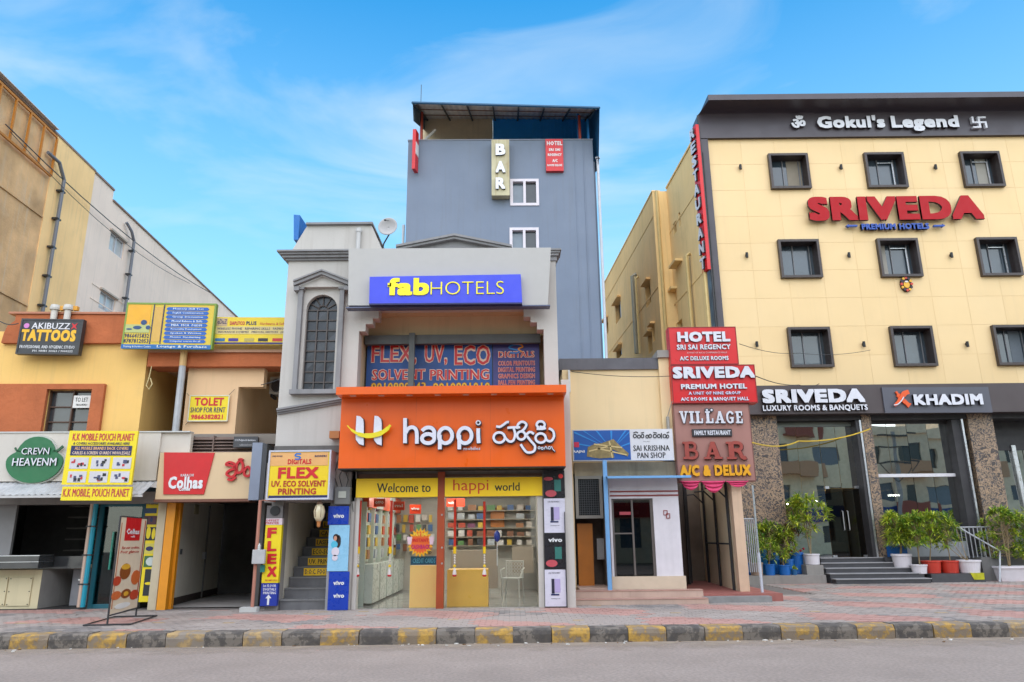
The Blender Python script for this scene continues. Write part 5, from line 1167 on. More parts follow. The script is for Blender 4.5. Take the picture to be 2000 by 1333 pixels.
# stairs going up
sw_ = thing('staircase', 'staircase with yellow lettered risers going up left of the blue poster pillar', 'staircase', FH.w((XS0 + XS1) / 2, 0, GZ))
SG = mat('stair_granite', (.12, .12, .125), .5, .2, 4); n = 13; z = GZ; y = .1; rise = .205; run = .29
lefts = [544, 549, 556, 560]
RISER_TEXT = ['', '', '', 'D.O.C. FOOT FILL', 'UV. PRINTING', 'ECO-SOLVENT', 'LASER PRINTS', 'CARDS Etc.', 'LABELS', 'POSTERS', 'FLEX', 'STICKERS', 'ALBUMS']
for k in range(n):
    yk = y + k * run; zk = GZ + k * rise
    x0s = XS0 + .02 + (.0 if k < 3 else 0)
    st_ = MB(FH).box(x0s, XS1 + .1, yk, yk + run + .02 if k < n - 1 else yk + 2, GZ - .02, zk + rise - .03).build('step', SG, sw_)
    MB(FH).box(x0s, XS1 + .1, yk - .02, yk + run - .001, zk + rise - .029, zk + rise).build('tread', mat('tread_grey', (.17, .17, .17), .5, .15, 3), st_)
    if k >= 3:
        xr0 = XS0 + .24; r_ = MB(FH).box(xr0, XS1 - .005, yk - .012, yk - .001, zk + .015, zk + rise - .035).build('riser_sign', pm(255, 205, 40, .5, k=1), st_)
        txt(FH, RISER_TEXT[k], ((xr0 + .03, XS1 - .04, zk + .045, zk + rise - .06),), yk - .016, NAVY if k == 3 else pm(60, 40, 20), r_, .02, .004, res=1)
q = MB(FH); q.box(XS0 - .1, XS0, .35, 4.5, GZ - .02, GZ + 5); q.box(XS1 + .1, XS1 + .2, .5, 4.5, GZ - .02, GZ + 5); q.box(XS0 - .1, XS1 + .2, 4.5, 4.6, GZ, GZ + 5); q.box(XS0 - .1, XS1 + .2, 1.8, 4.5, GZ + 5, GZ + 5.1); q.build('stair_wall', mat('pale_passage_wall'), sw_)
# lantern
a, z = FH.pt(625, 978, -.3); ln = thing('hanging_lantern', 'old glass lantern hanging in front of the stairwell', 'lantern', (a, 15.5, z - .5))
MB(FH).tube([(a, -.3, z + .05), (a, -.3, z - .06)], .015, 6).build('hook', RUST, ln)
zz = z - .42; MB(FH).lathe([(.05, 0), (.1, .08), (.115, .2), (.09, .3), (.05, .35)], (a, -.3, zz), 14).build('globe', mat('lantern_glass', S(235, 220, 180, .8), .2, .15, 4, spec=.8), ln, smooth=True)
q = MB(FH); q.lathe([(.06, .34), (.065, .37), (.02, .42)], (a, -.3, zz), 12)
for k in range(6): an = k * math.pi / 3; q.tube([(a + .1 * math.cos(an), -.3 + .1 * math.sin(an), zz + .08), (a + .12 * math.cos(an), -.3 + .12 * math.sin(an), zz + .2), (a + .09 * math.cos(an), -.3 + .09 * math.sin(an), zz + .31)], .006, 4)
q.build('cage', RUST, ln); MB(FH).lathe([(.02, -.12), (.035, -.1), (.04, -.02), (.055, 0)], (a, -.3, zz), 10).build('base', mat('wood_base', S(190, 120, 60, .8), .5), ln)
# big FLEX sign
s = thing('shop_sign', 'square yellow flex printing sign over the stairwell', 'sign', FH.w(X(584, 930, -.45), -.45, FH.pt(584, 973, -.45)[1]))
F5 = FH.tilt(584, 928, 0); rr = FH.rect((526, 883, 642, 973), -.45)
MB(FH).box(rr[0], rr[1], -.45, -.01, rr[2], rr[3]).build('board', mat('flex_yellow', S(248, 214, 20, .8), .4, .05, 2), s)
q = MB(FH); e = .035
for b_ in ((rr[0], rr[1], rr[2] - e, rr[2]), (rr[0], rr[1], rr[3], rr[3] + e), (rr[0] - e, rr[0] - .001, rr[2] - e, rr[3] + e), (rr[1] + .001, rr[1] + e, rr[2] - e, rr[3] + e)): q.box(b_[0], b_[1], -.47, -.012, b_[2], b_[3])
q.build('frame', pm(205, 205, 215, .4), s)
MB(FH).px((527, 884, 641, 910), -.456, -.4501).build('panel', pm(240, 180, 110), s, label='peach top field')
txt(FH, 'DIGITALS', (562, 897, 608, 907), -.462, RED, s, .03, .005); txt(FH, 'LIVE WORK', (532, 890, 552, 893), -.462, NAVY, s, .01, .005, res=1); txt(FH, 'BANNERS', (615, 889, 638, 893), -.462, NAVY, s, .02, .005, res=1)
q = MB(FH); q.stroke([FH.pt(x, y, -.46) for x, y in ((588, 887), (579, 887), (577, 891), (586, 893), (584, 897), (576, 897))], .03, -.463, -.457); q.build('logo', pm(30, 120, 200), s)
txt(FH, 'FLEX', (543, 913, 622, 935), -.46, RED, s, .04, .006); txt(FH, 'UV. ECO SOLVENT', (530, 939, 636, 951), -.46, pm(190, 40, 30), s, .025, .006); txt(FH, 'PRINTING', (543, 954, 617, 966), -.46, pm(190, 40, 30), s, .025, .006)
MB(FH).px((524, 968, 640, 973), -.458, -.4501).build('strip', NAVY, s)
# vertical FLEX sign
s = thing('shop_sign', 'narrow vertical yellow flex sign with blue foot on the left of the stairs', 'sign', FH.w(X(525, 1080, -.12), -.12, GZ))
xv0, xv1 = X(515, 1080, -.12), X(547, 1080, -.12)
def vs(y0_, y1_, m_, nm='panel', d=0): 
    z0_, z1_ = FH.pt(530, y1_, -.12)[1], FH.pt(530, y0_, -.12)[1]; return MB(FH).box(xv0, xv1, -.12 - d, -.002, max(z0_, GZ + .03), z1_).build(nm, m_, s)
vs(1026, 1139, YEL); vs(1013, 1025.5, pm(235, 215, 220)); vs(1139.5, 1184, pm(20, 50, 160)); vs(988, 1012.5, pm(120, 115, 115))
a, z = FH.pt(537, 998, -.14); MB(FH).disc(a, z, .1, .1, -.15, -.121, 16).build('speaker', BLACK, s)
for i, (c_, y0_) in enumerate(zip('FLEX', (1031, 1057, 1082, 1107))): txt(FH, c_, (522, y0_, 540, y0_ + 20), -.13, RED, s, .05, .006, name='letter')
txt(FH, 'OFFSET', (519, 1015, 545, 1019), -.125, pm(200, 40, 60), s, .02, .004, res=1); txt(FH, 'PRINTER', (519, 1020, 545, 1024), -.125, pm(200, 40, 60), s, .02, .004, res=1)
txt(FH, '9010891010', (517, 1132, 542, 1136), -.125, pm(200, 60, 40), s, .02, .004, res=1)
for i, ss in enumerate(('1st FLOOR', 'DIGITALS', 'PRINTING')): txt(FH, ss, (514, 1142 + i * 7, 539, 1147 + i * 7), -.125, pm(235, 235, 240), s, .02, .004, res=1)
q = MB(FH); aa, zz = FH.pt(524, 1172, -.12); q.prism([(aa - .02, zz - .1), (aa + .02, zz - .1), (aa + .02, zz + .03), (aa + .06, zz + .03), (aa, zz + .1), (aa - .06, zz + .03), (aa - .02, zz + .03)], -.127, -.121); q.build('arrow', WHITE, s)
# rusty pole with box
a, z = FH.pt(500, 1090, -.2); PKM = pm(190, 130, 110, .7)
o = thing('service_pole', 'pinkish service pole with white switch box beside the vertical flex sign', 'pole', (a, 15.6, GZ))
zt2 = FH.pt(508, 978, -.2)[1]; MB(FH).tube([(a, -.2, GZ - .01), (a, -.2, zt2), (a + .3, -.15, zt2 + .002)], .035, 8).build('pole', PKM, o)
MB(FH).px((492, 1074, 517, 1102), -.32, -.24).build('switch_box', pm(190, 190, 190, .5, var=.15), o, bev=.01)
MB(FH).box(a - .22, a + .12, -.3, -.1, GZ, GZ + .09).build('foot_block', pm(205, 205, 200, .8), o)
a, z = FH.pt(506, 1072, -.28); MB(FH).lathe([(.03, 0), (.03, .08), (.012, .11), (.012, .13)], (a, -.28, FH.pt(506, 1074, -.28)[1]), 10).build('bottle', pm(215, 220, 215), None); bpy.data.objects['bottle']['label'] = 'small white bottle standing on the pole switch box'; bpy.data.objects['bottle']['category'] = 'bottle'
q = MB(FH); q.px((508, 1104, 516, 1118), -.2, -.15); tag(q.build('teal_bag', pm(30, 130, 120)), 'small teal bag hanging under the pole switch box', 'bag')
# small wooden bracket box beside orange fascia
q = MB(FH); q.px((643, 842, 662, 856), -.25, -.002); tag(q.build('wooden_box', mat('wood_base')), 'small brown box with wires fixed left of the orange fascia', 'box')
# satellite dish
a, z = FH.pt(759, 446, .9)
ds = thing('satellite_dish', 'white satellite dish on the grey parapet in front of the blue tower', 'satellite dish', (a, 16.7, z - .4))
ax = Vector((-.1, -1, .1)).normalized(); ux = ax.cross(Vector((0, 0, 1))).normalized(); uy = ux.cross(ax) * -1; c = FH.w(a, .9, z)
q = MB(); rings = []
for k in range(6):
    rr = .24 * k / 5 + .001; dp = .09 * (k / 5) ** 2; i0 = len(q.v)
    for i in range(24): an = i * math.pi / 12; q.v.append(tuple(c + ux * rr * math.cos(an) + uy * rr * math.sin(an) + ax * dp))
    rings.append(i0)
for A_, B_ in zip(rings, rings[1:]):
    for i in range(24): q.face((A_ + i, A_ + (i + 1) % 24, B_ + (i + 1) % 24, B_ + i))
o = q.build('dish', pm(190, 186, 184, .8), ds, smooth=True); md = o.modifiers.new('s', 'SOLIDIFY'); md.thickness = .012
q = MB(); q.tube([tuple(c - uy * .22), tuple(c + ax * .3 - uy * .05)], .008, 5); q.tube([tuple(c + ax * .28 - uy * .06), tuple(c + ax * .36 - uy * .02)], .022, 8); q.build('feed_arm', DARKIRON, ds)
q = MB(); q.tube([tuple(c - ax * .01), tuple(c - ax * .08 - Vector((0, 0, .12))), tuple(c + Vector((-.12, .1, -.36))), tuple(c + Vector((-.16, .1, -.55)))], .018, 6); q.build('mount', DARKIRON, ds)
# ================================================================== blue grey tower
FT = Frame((0, 24, 0), R(.6))
TB = mat('blue_grey_paint', S(124, 135, 153, .85), .88, .05, .7, bump=.12, bsc=20, streak=.35, stain=(.15, .165, .19))
t = thing('tower_building', 'tall blue grey hotel tower with a shed roof rising behind the grey shop building', 'building', (1, 24, 0))
x0, x1 = FT.pt(796, 330)[0], FT.pt(1158, 300)[0]; zt = FT.pt(980, 275)[1]
w1, w2 = FT.rect((998, 352, 1051, 401)), FT.rect((997, 447, 1051, 496))
q = MB(FT); q.wall(x0, x1, 0, zt, 0, .3, [w1, w2]); q.box(x0, x1, .3, 9, 0, zt - .9); q.build('wall', TB, t)
q = MB(FT); z2 = FT.pt(1163, 312)[1]; xr = FT.pt(1170, 500)[0] ; q.box(x1, xr + .02, .15, 9, 0, z2); q.build('wall', TB, t)
q = MB(FT); z3 = FT.pt(790, 470)[1]; q.box(x0 - .12, x0, .5, 9, 0, z3); q.build('wall', TB, t)
q = MB(FT)
for (px_, d) in ((1128, -.008), (1146, .0)): a = FT.pt(px_, 480)[0]; q.box(a, a + .03, -.02 - d, -.001, 0, zt - .05)
q.build('rib', TB, t)
MB(FT).box(x0 - .02, x1 + .02, -.02, .32, zt, zt + .05).build('coping', pm(120, 126, 140), t)
WF = pm(226, 218, 226, .4)
for r in (w1, w2):
    wn = MB(FT).box(r[0], r[1], .14, .17, r[2], r[3]).build('window', mat('pane_blue', (.12, .16, .2), .12, .2, 2, spec=.8), t)
    q = MB(FT); e = .07; mid = (r[0] + r[1]) / 2
    for b_ in ((r[0] - .03, r[1] + .03, r[2] - .03, r[2] + e), (r[0] - .03, r[1] + .03, r[3] - e, r[3] + .03), (r[0] - .03, r[0] + e, r[2] + e + .001, r[3] - e - .001), (r[1] - e, r[1] + .03, r[2] + e + .001, r[3] - e - .001), (mid - .045, mid + .045, r[2] + e + .001, r[3] - e - .001)): q.box(b_[0], b_[1], -.035, .13, b_[2], b_[3])
    q.build('frame', WF, wn)
    MB(FT).box(mid + .05, r[1] - .08, .1, .13, r[2] + .08, r[3] - .08).build('sash', mat('dark_pane', (.05, .055, .06), .15, .2, 2), wn)
# rooftop: rooms, posts, roof
q = MB(FT); f = 2.2
a0, a1, z0, z1 = FT.rect((826, 232, 962, 285), f); q.box(a0, a1, f, f + 2, zt - 1, z1 + .3); q.build('roof_room', mat('tan_room', S(225, 205, 170, .95), .85, .08, 1.5, streak=.3), t)
a2, a3, _, z1b = FT.rect((963, 232, 1146, 285), f); q = MB(FT); q.box(a2, a3, f - .05, f + .1, zt - 1, z1b + .3)
for k in range(26): xx = a2 + (a3 - a2) * k / 26; q.box(xx, xx + .03, f - .08, f - .05, zt - 1, z1b + .3)
q.build('blue_sheet_wall', pm(50, 165, 240, .5, k=1), t)
def roofpt(u, v): # u 0..1 across, v 0 front 1 back
    A_ = at(806, 201, 23.0); B_ = at(1170, 211, 23.0); C_ = at(826, 236, 26.6); D_ = at(1150, 238, 26.6)
    C_.x = A_.x + .05; D_.x = B_.x - .05; zb = (C_.z + D_.z) / 2; C_.z = zb + .04; D_.z = zb - .04
    return (A_ * (1 - u) + B_ * u) * (1 - v) + (C_ * (1 - u) + D_ * u) * v
q = MB(); n = 64
for i in range(n):
    u0, u1 = i / n, (i + 1) / n; dz = Vector((0, 0, .03 if i % 2 else 0)); ez = Vector((0, 0, 0 if i % 2 else .03)); th = Vector((0, 0, .012))
    q.wq([roofpt(u0, 0) + dz, roofpt(u1, 0) + ez, roofpt(u1, 1) + ez, roofpt(u0, 1) + dz]); q.wq([roofpt(u0, 0) + dz + th, roofpt(u0, 1) + dz + th, roofpt(u1, 1) + ez + th, roofpt(u1, 0) + ez + th])
rf = q.build('shed_roof', mat('roof_sheet', (.62, .58, .55), .6, .2, 1.5, streak=.5), t)
for i in range(8):
    u = .015 + .97 * i / 7; A_, B_ = roofpt(u, 0), roofpt(u, 1); q = MB(); q.tube([tuple(A_ - Vector((0, 0, .05))), tuple(B_ - Vector((0, 0, .05)))], .035, 6); q.build('rafter', DARKIRON, rf)
q = MB()
for v in (.3, .6): q.tube([tuple(roofpt(.01, v) - Vector((0, 0, .03))), tuple(roofpt(.99, v) - Vector((0, 0, .03)))], .02, 5)
q.build('purlin', RUST, rf)
q = MB(); A_, B_, C_, D_ = roofpt(0, 0), roofpt(1, 0), roofpt(1, 1), roofpt(0, 1); u3 = Vector((0, 0, .05)); d3 = Vector((0, 0, -.06))
for P_, Q_ in ((A_, B_), (B_, C_), (D_, A_)): q.tube([tuple(P_), tuple(Q_)], .05, 6)
q.build('roof_edge', pm(30, 90, 130, .5), rf)
for px_, yb, vv, m_, lb in ((822, 276, .25, pm(180, 70, 50), 'red brown post'), (1133, 276, .25, pm(180, 70, 50), 'red brown post'), (1152, 276, .15, pm(20, 120, 190), 'blue post'), (1129, 276, .4, pm(20, 120, 190), 'blue post')):
    yy = 23 + 3.6 * vv; a = at(px_, 240, yy).x; zz = roofpt((a - roofpt(0, vv).x) / (roofpt(1, vv).x - roofpt(0, vv).x), vv).z; q = MB(); q.tube([(a, max(yy, 24.15), zt - 1.0), (a, max(yy, 24.15), zz - .03)], .05, 6); q.build('post', m_, t, label=lb)
q = MB(); B_ = roofpt(1, 0); C_ = roofpt(1, 1); q.wq([B_, C_, Vector((C_.x, C_.y, zt - .2)), Vector((B_.x, B_.y + 1.0, zt - 1.2))]); q.wq([B_ + Vector((.02, 0, 0)), Vector((B_.x + .02, B_.y + 1.0, zt - 1.2)), Vector((C_.x + .02, C_.y, zt - .2)), C_ + Vector((.02, 0, 0))]); q.build('side_sheet', pm(20, 85, 130, .5), t)
q = MB(); A_ = roofpt(0, 0); D_ = roofpt(0, 1); q.wq([A_, D_, Vector((D_.x, D_.y, D_.z - .5)), Vector((A_.x, A_.y + .3, A_.z - .55))]); q.build('side_sheet', pm(90, 110, 120, .5), t)
# solar tube, antenna, pipes
q = MB(FT); A_ = FT.pt(829, 271, .5); B_ = FT.pt(850, 254, .5); q.tube([(A_[0], .5, A_[1] - .1), (B_[0], .5, B_[1])], .05, 8); tag(q.build('tube_lamp', pm(215, 212, 205)), 'slanted white tube lamp on the tower parapet, left side', 'lamp')
q = MB(); p = at(817, 200, 23.6); q.tube([(p.x, 24.3, zt), (p.x, 24.3, at(817, 166, 24.3).z)], .012, 5); tag(q.build('antenna', DARKIRON), 'thin antenna rod at the left end of the tower roof', 'antenna')
q = MB(FT); a = FT.pt(1166, 400, -.1)[0] + .1; q.tube([(a, -.06, z2 - .02), (a, -.06, 2)], .05, 8); q.tube([(a, -.06, z2), (a, -.06, z2 + .04)], .09, 8); o = q.build('drain_pipe', pm(205, 208, 215)); tag(o, 'white drain pipe down the right edge of the blue tower', 'pipe')
q = MB(FT); a = FT.pt(787, 480, .4)[0]; q.tube([(a, .4, 6), (a, .4, FT.pt(787, 440, .4)[1])], .05, 8); tag(q.build('drain_pipe', pm(200, 205, 210)), 'short white pipe at the left edge of the blue tower', 'pipe')
# BAR sign
s = thing('shop_sign', 'tall rusty cream sign with the letters of a bar on the blue tower', 'sign', FT.w(FT.pt(977, 382, -.3)[0], -.3, FT.pt(977, 382, -.3)[1]))
r = FT.rect((960, 273, 995, 382), -.35); MB(FT).box(r[0], r[1], -.35, -.02, r[2], r[3]).build('board', mat('rusty_cream', S(205, 196, 160, .8), .7, .15, 1.2, streak=1.0, stain=(.25, .16, .06)), s)
LS_ = pm(40, 38, 40)
for c_, y0_ in (('B', 281), ('A', 315), ('R', 347)): txt(FT, c_, (968, y0_, 987, y0_ + 22), -.43, pm(235, 235, 238, .3), s, .045, .08, name='letter', side=LS_)
s = thing('shop_sign', 'small red hotel sign near the top right of the blue tower', 'sign', FT.w(FT.pt(1083, 335, -.1)[0], -.1, FT.pt(1083, 335, -.1)[1]))
RS = pm(214, 26, 34, .4); r = FT.rect((1066, 272, 1100, 334), -.15); MB(FT).box(r[0], r[1], -.15, -.004, r[2], r[3]).build('board', RS, s)
for ss, rr_ in (('HOTEL', (1068, 276, 1098, 284)), ('SRI SAI', (1072, 290, 1094, 295)), ('REGENCY', (1070, 300, 1097, 305)), ('A/C', (1079, 311, 1089, 317)), ('ROOMS DELUXE', (1069, 321, 1098, 325))): txt(FT, ss, rr_, -.16, WHITE, s, .03, .01, res=1)
s = thing('shop_sign', 'red and white sign seen edge-on at the left corner of the blue tower', 'sign', FT.w(FT.pt(810, 334, -.6)[0], -.3, FT.pt(810, 334, -.3)[1]))
FZ = Frame(FT.w(x0 + .34, -.03, 0), R(80)); za, zb = FT.pt(810, 333, -.3)[1], FT.pt(812, 256, -.3)[1]
MB(FZ).box(-.40, -.05, -.06, .06, za, zb).build('board', RS, s); MB(FZ).box(-.38, -.07, -.075, -.061, za + .6, zb - .5).build('face', WHITE, s)

# ================================================================== pan shop with cream wall
FP = Frame((0, 17.6, 0), 0)
CW_ = mat('pale_cream_wall', S(244, 216, 168, .85), .88, .04, .8, bump=.1, streak=.22, stain=(.5, .42, .26))
t = thing('shop_building', 'low cream building with dark parapet and a small pan shop, right of the orange fascia', 'building', (2.9, 17.6, GZ))
XP = lambda px, py=1050, y=0: FP.pt(px, py, y)[0]
xl, xr = XP(1100, 800), XP(1312, 780); ztp = FP.pt(1200, 722)[1]
q = MB(FP); q.box(xl, xr, 0, 4, FP.pt(1200, 925)[1], ztp); q.box(xl, XP(1123), 0, 4, GZ - .02, FP.pt(1200, 925)[1] - .001); q.build('wall', CW_, t)
q = MB(FP); q.px((1092, 700, 1294, 722), -.06, 4); q.build('parapet', mat('dark_parapet', (.12, .115, .125), .8, .15, 2, streak=.3), t)
q = MB(FP); q.px((1292, 697, 1312, 900), -.12, -.001); q.px((1104, 723, 1120, 1165), -.1, -.001, g=GZ); q.build('pilaster', CW_, t)
q = MB(FP); q.px((1284, 684, 1313, 698), -.2, 1.0); q.build('parapet_cap', mat('coping_grey', (.3, .28, .25), .9, .2, 2), t)
q = MB(FP); q.px((1110, 723, 1114, 766), -.16, -.11); tag(q.build('tube_light', pm(230, 228, 225)), 'white vertical tube lamp at the left end of the cream wall', 'lamp')
q = MB(FP); a, z = FP.pt(1303, 815, -.15); q.tube([(a, -.2, z), (a, -.2, z - .5)], .04, 8); a2, z2_ = FP.pt(1310, 792, -.3); q.tube([(a, -.2, z - .001), (a + .1, -.35, z + .35)], .01, 5); tag(q.build('conduit', pm(170, 165, 155)), 'short grey conduit with cable left of the brown restaurant sign', 'pipe')
# pan shop sign
s = thing('shop_sign', 'blue and white pan shop sign with painted hand, low on the cream wall', 'sign', FP.w(XP(1215, 870, -.6), -.6, FP.pt(1215, 901, -.6)[1]))
r = FP.rect((1119, 839, 1315, 900), -.6); MB(FP).box(r[0], r[1], -.6, -.45, r[2], r[3]).build('board', pm(224, 222, 224, .4), s)
xm = XP(1231, 870, -.61); bl = MB(FP).box(r[0] + .02, xm, -.612, -.601, r[2] + .02, r[3] - .02).build('picture', pm(15, 85, 165, .4), s)
q = MB(FP); 
for k in range(9):
    an = math.pi * (.05 + k * .11); c0_ = (XP(1195, 885, -.61), r[2] + .25); p2_ = (c0_[0] + 1.0 * math.cos(an), c0_[1] + .8 * math.sin(an)); p3_ = (c0_[0] + 1.0 * math.cos(an + .05), c0_[1] + .8 * math.sin(an + .05))
    cl = lambda p: (min(max(p[0], r[0] + .03), xm - .01), min(max(p[1], r[2] + .03), r[3] - .03)); q.prism([c0_, cl(p2_), cl(p3_)], -.617, -.613)
q.build('printed_rays', pm(40, 140, 215, .4), bl)
q = MB(FP); hp = [FP.pt(x, y, -.62) for x, y in ((1146, 892), (1148, 874), (1160, 868), (1175, 866), (1186, 862), (1198, 858), (1212, 872), (1228, 886), (1226, 892), (1210, 884), (1196, 878), (1200, 894), (1170, 896))]
q.prism(hp, -.624, -.618); q.build('printed_hand', mat('hand_print', S(150, 130, 80, .8), .5, .35, 14), bl)
q = MB(FP)
for A_, B_ in (((1160, 868), (1215, 875)), ((1165, 876), (1224, 889)), ((1150, 882), (1190, 872)), ((1190, 862), (1196, 895))): q.stroke([FP.pt(*A_, -.62), FP.pt(*B_, -.62)], .03, -.63, -.6245)
q.build('printed_bangle', pm(215, 190, 130), bl)
a_ = FP.rect((1121, 864, 1131, 874), -.62); MB(FP).box(*a_[:2], -.62, -.613, *a_[2:]).build('logo', pm(205, 30, 70), bl); txt(FP, 'RAJNI', (1120, 880, 1142, 886), -.62, WHITE, bl, .03, .004, res=1)
sc0 = XP(1001, 870, -.61) - XP(1000, 870, -.61)
def ts_(strokes, wpx):
    for st in strokes:
        closed = st[-1] == 'c'; q = MB(FP); q.stroke([FP.pt(px_, py_, -.61) for px_, py_ in (st[:-1] if closed else st)], wpx * sc0, -.612, -.6005, closed=closed); q.build('letter', BLACK, s)
def e2(cx, cy, rx, ry): return [(cx + rx * math.cos(k * math.pi / 4), cy + ry * math.sin(k * math.pi / 4)) for k in range(8)] + ['c']
ts_([e2(1240, 852, 3, 3.5), [(1237, 846), (1242, 844), (1246, 846)], e2(1248, 853, 3, 3), e2(1255, 852, 2.5, 3.5), [(1252, 846), (1258, 845)], e2(1264, 853, 2.5, 3), e2(1270, 852, 2.5, 3.5), e2(1279, 852, 3, 3.5), [(1276, 845), (1283, 846)], e2(1287, 852, 3, 3.2), [(1292, 846), (1292, 857)], e2(1298, 852, 3, 3.5), e2(1304, 853, 2.2, 3), [(1302, 846), (1307, 844)]], 1.6)
txt(FP, 'Prop: Ravi', (1257, 862, 1269, 864), -.603, BLACK, s, .0, .003, res=1)
txt(FP, 'SAI KRISHNA', (1237, 870, 1308, 881), -.606, BLACK, s, .02, .006); txt(FP, 'PAN SHOP', (1245, 884, 1300, 895), -.606, BLACK, s, .02, .006)
# strip below sign
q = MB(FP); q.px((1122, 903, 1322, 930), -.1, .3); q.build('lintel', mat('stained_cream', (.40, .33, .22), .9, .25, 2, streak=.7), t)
gr = thing('window_grille', 'dark meshed window box left of the light blue post', 'window', FP.w(XP(1150), -.1, FP.pt(1150, 1013)[1]))
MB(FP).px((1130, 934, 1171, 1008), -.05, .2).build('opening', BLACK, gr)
r = FP.rect((1124, 930, 1177, 1013), -.12); q = MB(FP); e = .07
for b_ in ((r[0], r[1], r[2], r[2] + e), (r[0], r[1], r[3] - e, r[3]), (r[0], r[0] + e, r[2] + e + .001, r[3] - e - .001), (r[1] - e, r[1], r[2] + e + .001, r[3] - e - .001)): q.box(b_[0], b_[1], -.12, .1, b_[2], b_[3])
q.build('frame', pm(165, 160, 150, .6), gr); q = MB(FP)
for k in range(1, 12): x = r[0] + (r[1] - r[0]) * k / 12; q.box(x - .004, x + .004, -.08, -.072, r[2] + e, r[3] - e)
for k in range(1, 18): z = r[2] + (r[3] - r[2]) * k / 18; q.box(r[0] + e, r[1] - e, -.071, -.064, z - .004, z + .004)
q.build('mesh', pm(90, 95, 98), gr)
zs2 = GZ + .30
q = MB(FP); q.box(XP(1123), XP(1190), .6, .7, GZ, FP.pt(1150, 925)[1]); q.box(XP(1181), XP(1192), .0, .6, GZ, FP.pt(1150, 925)[1]); q.build('inner_wall', mat('brown_dark2', (.13, .10, .08), .8, .3, 2, streak=.4), t)
o = MB(FP).px((1129, 1023, 1159, 1140), .1, .14, g=zs2).build('board', mat('orange_ply', S(205, 125, 40, .8), .5, .12, 2)); tag(o, 'orange plywood board leaning in the niche under the mesh window', 'board')
o = MB(FP).px((1166, 1052, 1182, 1093), .2, .35).build('fuse_box', pm(170, 168, 165, .5)); tag(o, 'grey fuse box in the niche beside the light blue post', 'fuse box')
q = MB(FP); a = XP(1140); q.box(a - .28, a - .24, .05, .09, zs2, zs2 + 1.2); tag(q.build('stick', mat('wood_base')), 'brown wooden stick standing at the left of the niche', 'stick')
# blue post and awning
BLP = pm(120, 175, 225, .4); a = XP(1186, 1030, -.9); ztop_ = FP.pt(1180, 900, -.9)[1]
o = MB(FP).box(a - .045, a + .045, -.95, -.87, GZ - .01, ztop_).build('post', BLP); tag(o, 'light blue square steel post carrying the small blue awning', 'post')
r = FP.rect((1186, 925, 1350, 934), -1.2); q = MB(FP); zb = r[2]; q.prism([(r[0], zb), (r[1], zb), (r[1], zb + .05), (r[0], zb + .05)], -1.2, -1.14)
q.quad([(r[0], -1.2, zb + .05), (r[1], -1.2, zb + .05), (r[1], -.1, zb + .09), (r[0], -.1, zb + .09)]); q.quad([(r[0], -1.14, zb + .02), (r[0], -.1, zb + .06), (r[1], -.1, zb + .06), (r[1], -1.14, zb + .02)])
tag(q.build('awning', BLP), 'light blue sheet awning over the pan shop kiosk', 'awning')
# kiosk
kw = thing('kiosk', 'white pan shop kiosk with dark glass door and red stripes', 'kiosk', FP.w(XP(1260), -.6, GZ))
KWM = pm(228, 222, 226, .5, streak=.15); xk0, xk1 = XP(1193, 1050, -.7), XP(1330, 1050, -.7); zk = FP.pt(1260, 933, -.7)[1]
d = FP.rect((1197, 974, 1279, 1126), -.7); pb = FP.pt(1260, 1126, -.7)[1]
q = MB(FP); q.wall(xk0, xk1, pb, zk, -.7, -.55, [(d[0], d[1], pb - 1, d[3])]); q.box(xk1 - .12, xk1, -.55, -.01, pb, zk); q.box(xk0, xk0 + .12, -.55, -.01, pb, zk); q.build('wall', KWM, kw)
q = MB(FP); 
for yy in (960, 968): z = FP.pt(1260, yy, -.72)[1]; q.box(xk0 + .02, xk1 + .01, -.72, -.701, z - .015, z + .015)
q.build('stripe', pm(150, 60, 55), kw)
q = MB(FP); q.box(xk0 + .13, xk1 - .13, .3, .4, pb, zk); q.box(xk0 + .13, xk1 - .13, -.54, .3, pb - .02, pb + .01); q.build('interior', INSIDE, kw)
dr = MB(FP).box(d[0] + .05, d[1] - .06, -.62, -.6, pb + .03, d[3] - .03).build('glass_door', glass('kiosk_glass', (.45, .47, .5), 1.6, .6, floor=.03), kw)
q = MB(FP); mid = (d[0] + d[1]) / 2
for b_ in ((d[0], d[0] + .05, pb, d[3]), (d[1] - .06, d[1], pb, d[3]), (d[0] + .051, d[1] - .061, d[3] - .03, d[3]), (mid - .02, mid + .02, pb + .01, d[3] - .031), (d[0] + .051, mid - .021, pb + .9, pb + .93)): q.box(b_[0], b_[1], -.66, -.58, b_[2], b_[3])
q.build('door_frame', mat('bronze_frame', (.12, .10, .09), .4, .1, 3), dr)
for j in range(5):
    for k in range(6):
        x = d[0] + .1 + (d[1] - d[0] - .25) * k / 6; z = pb + .75 + .2 * j; nm_, m_ = random.choice(NCP)
        tag(MB(FP).box(x, x + random.uniform(.05, .09), .15, .25, z, z + random.uniform(.07, .15)).build('packet', m_), '%s packet on the kiosk shelves behind the dark glass door, %s row, %s along' % (nm_, RW[j], CWD[k]), 'packet', 'packets inside the pan kiosk')
o = MB(FP).px((1210, 1000, 1232, 1006), -.64, -.625).build('sticker', pm(180, 70, 80)); tag(o, 'small red strip sticker on the kiosk glass door', 'sticker')
q = MB(FP)
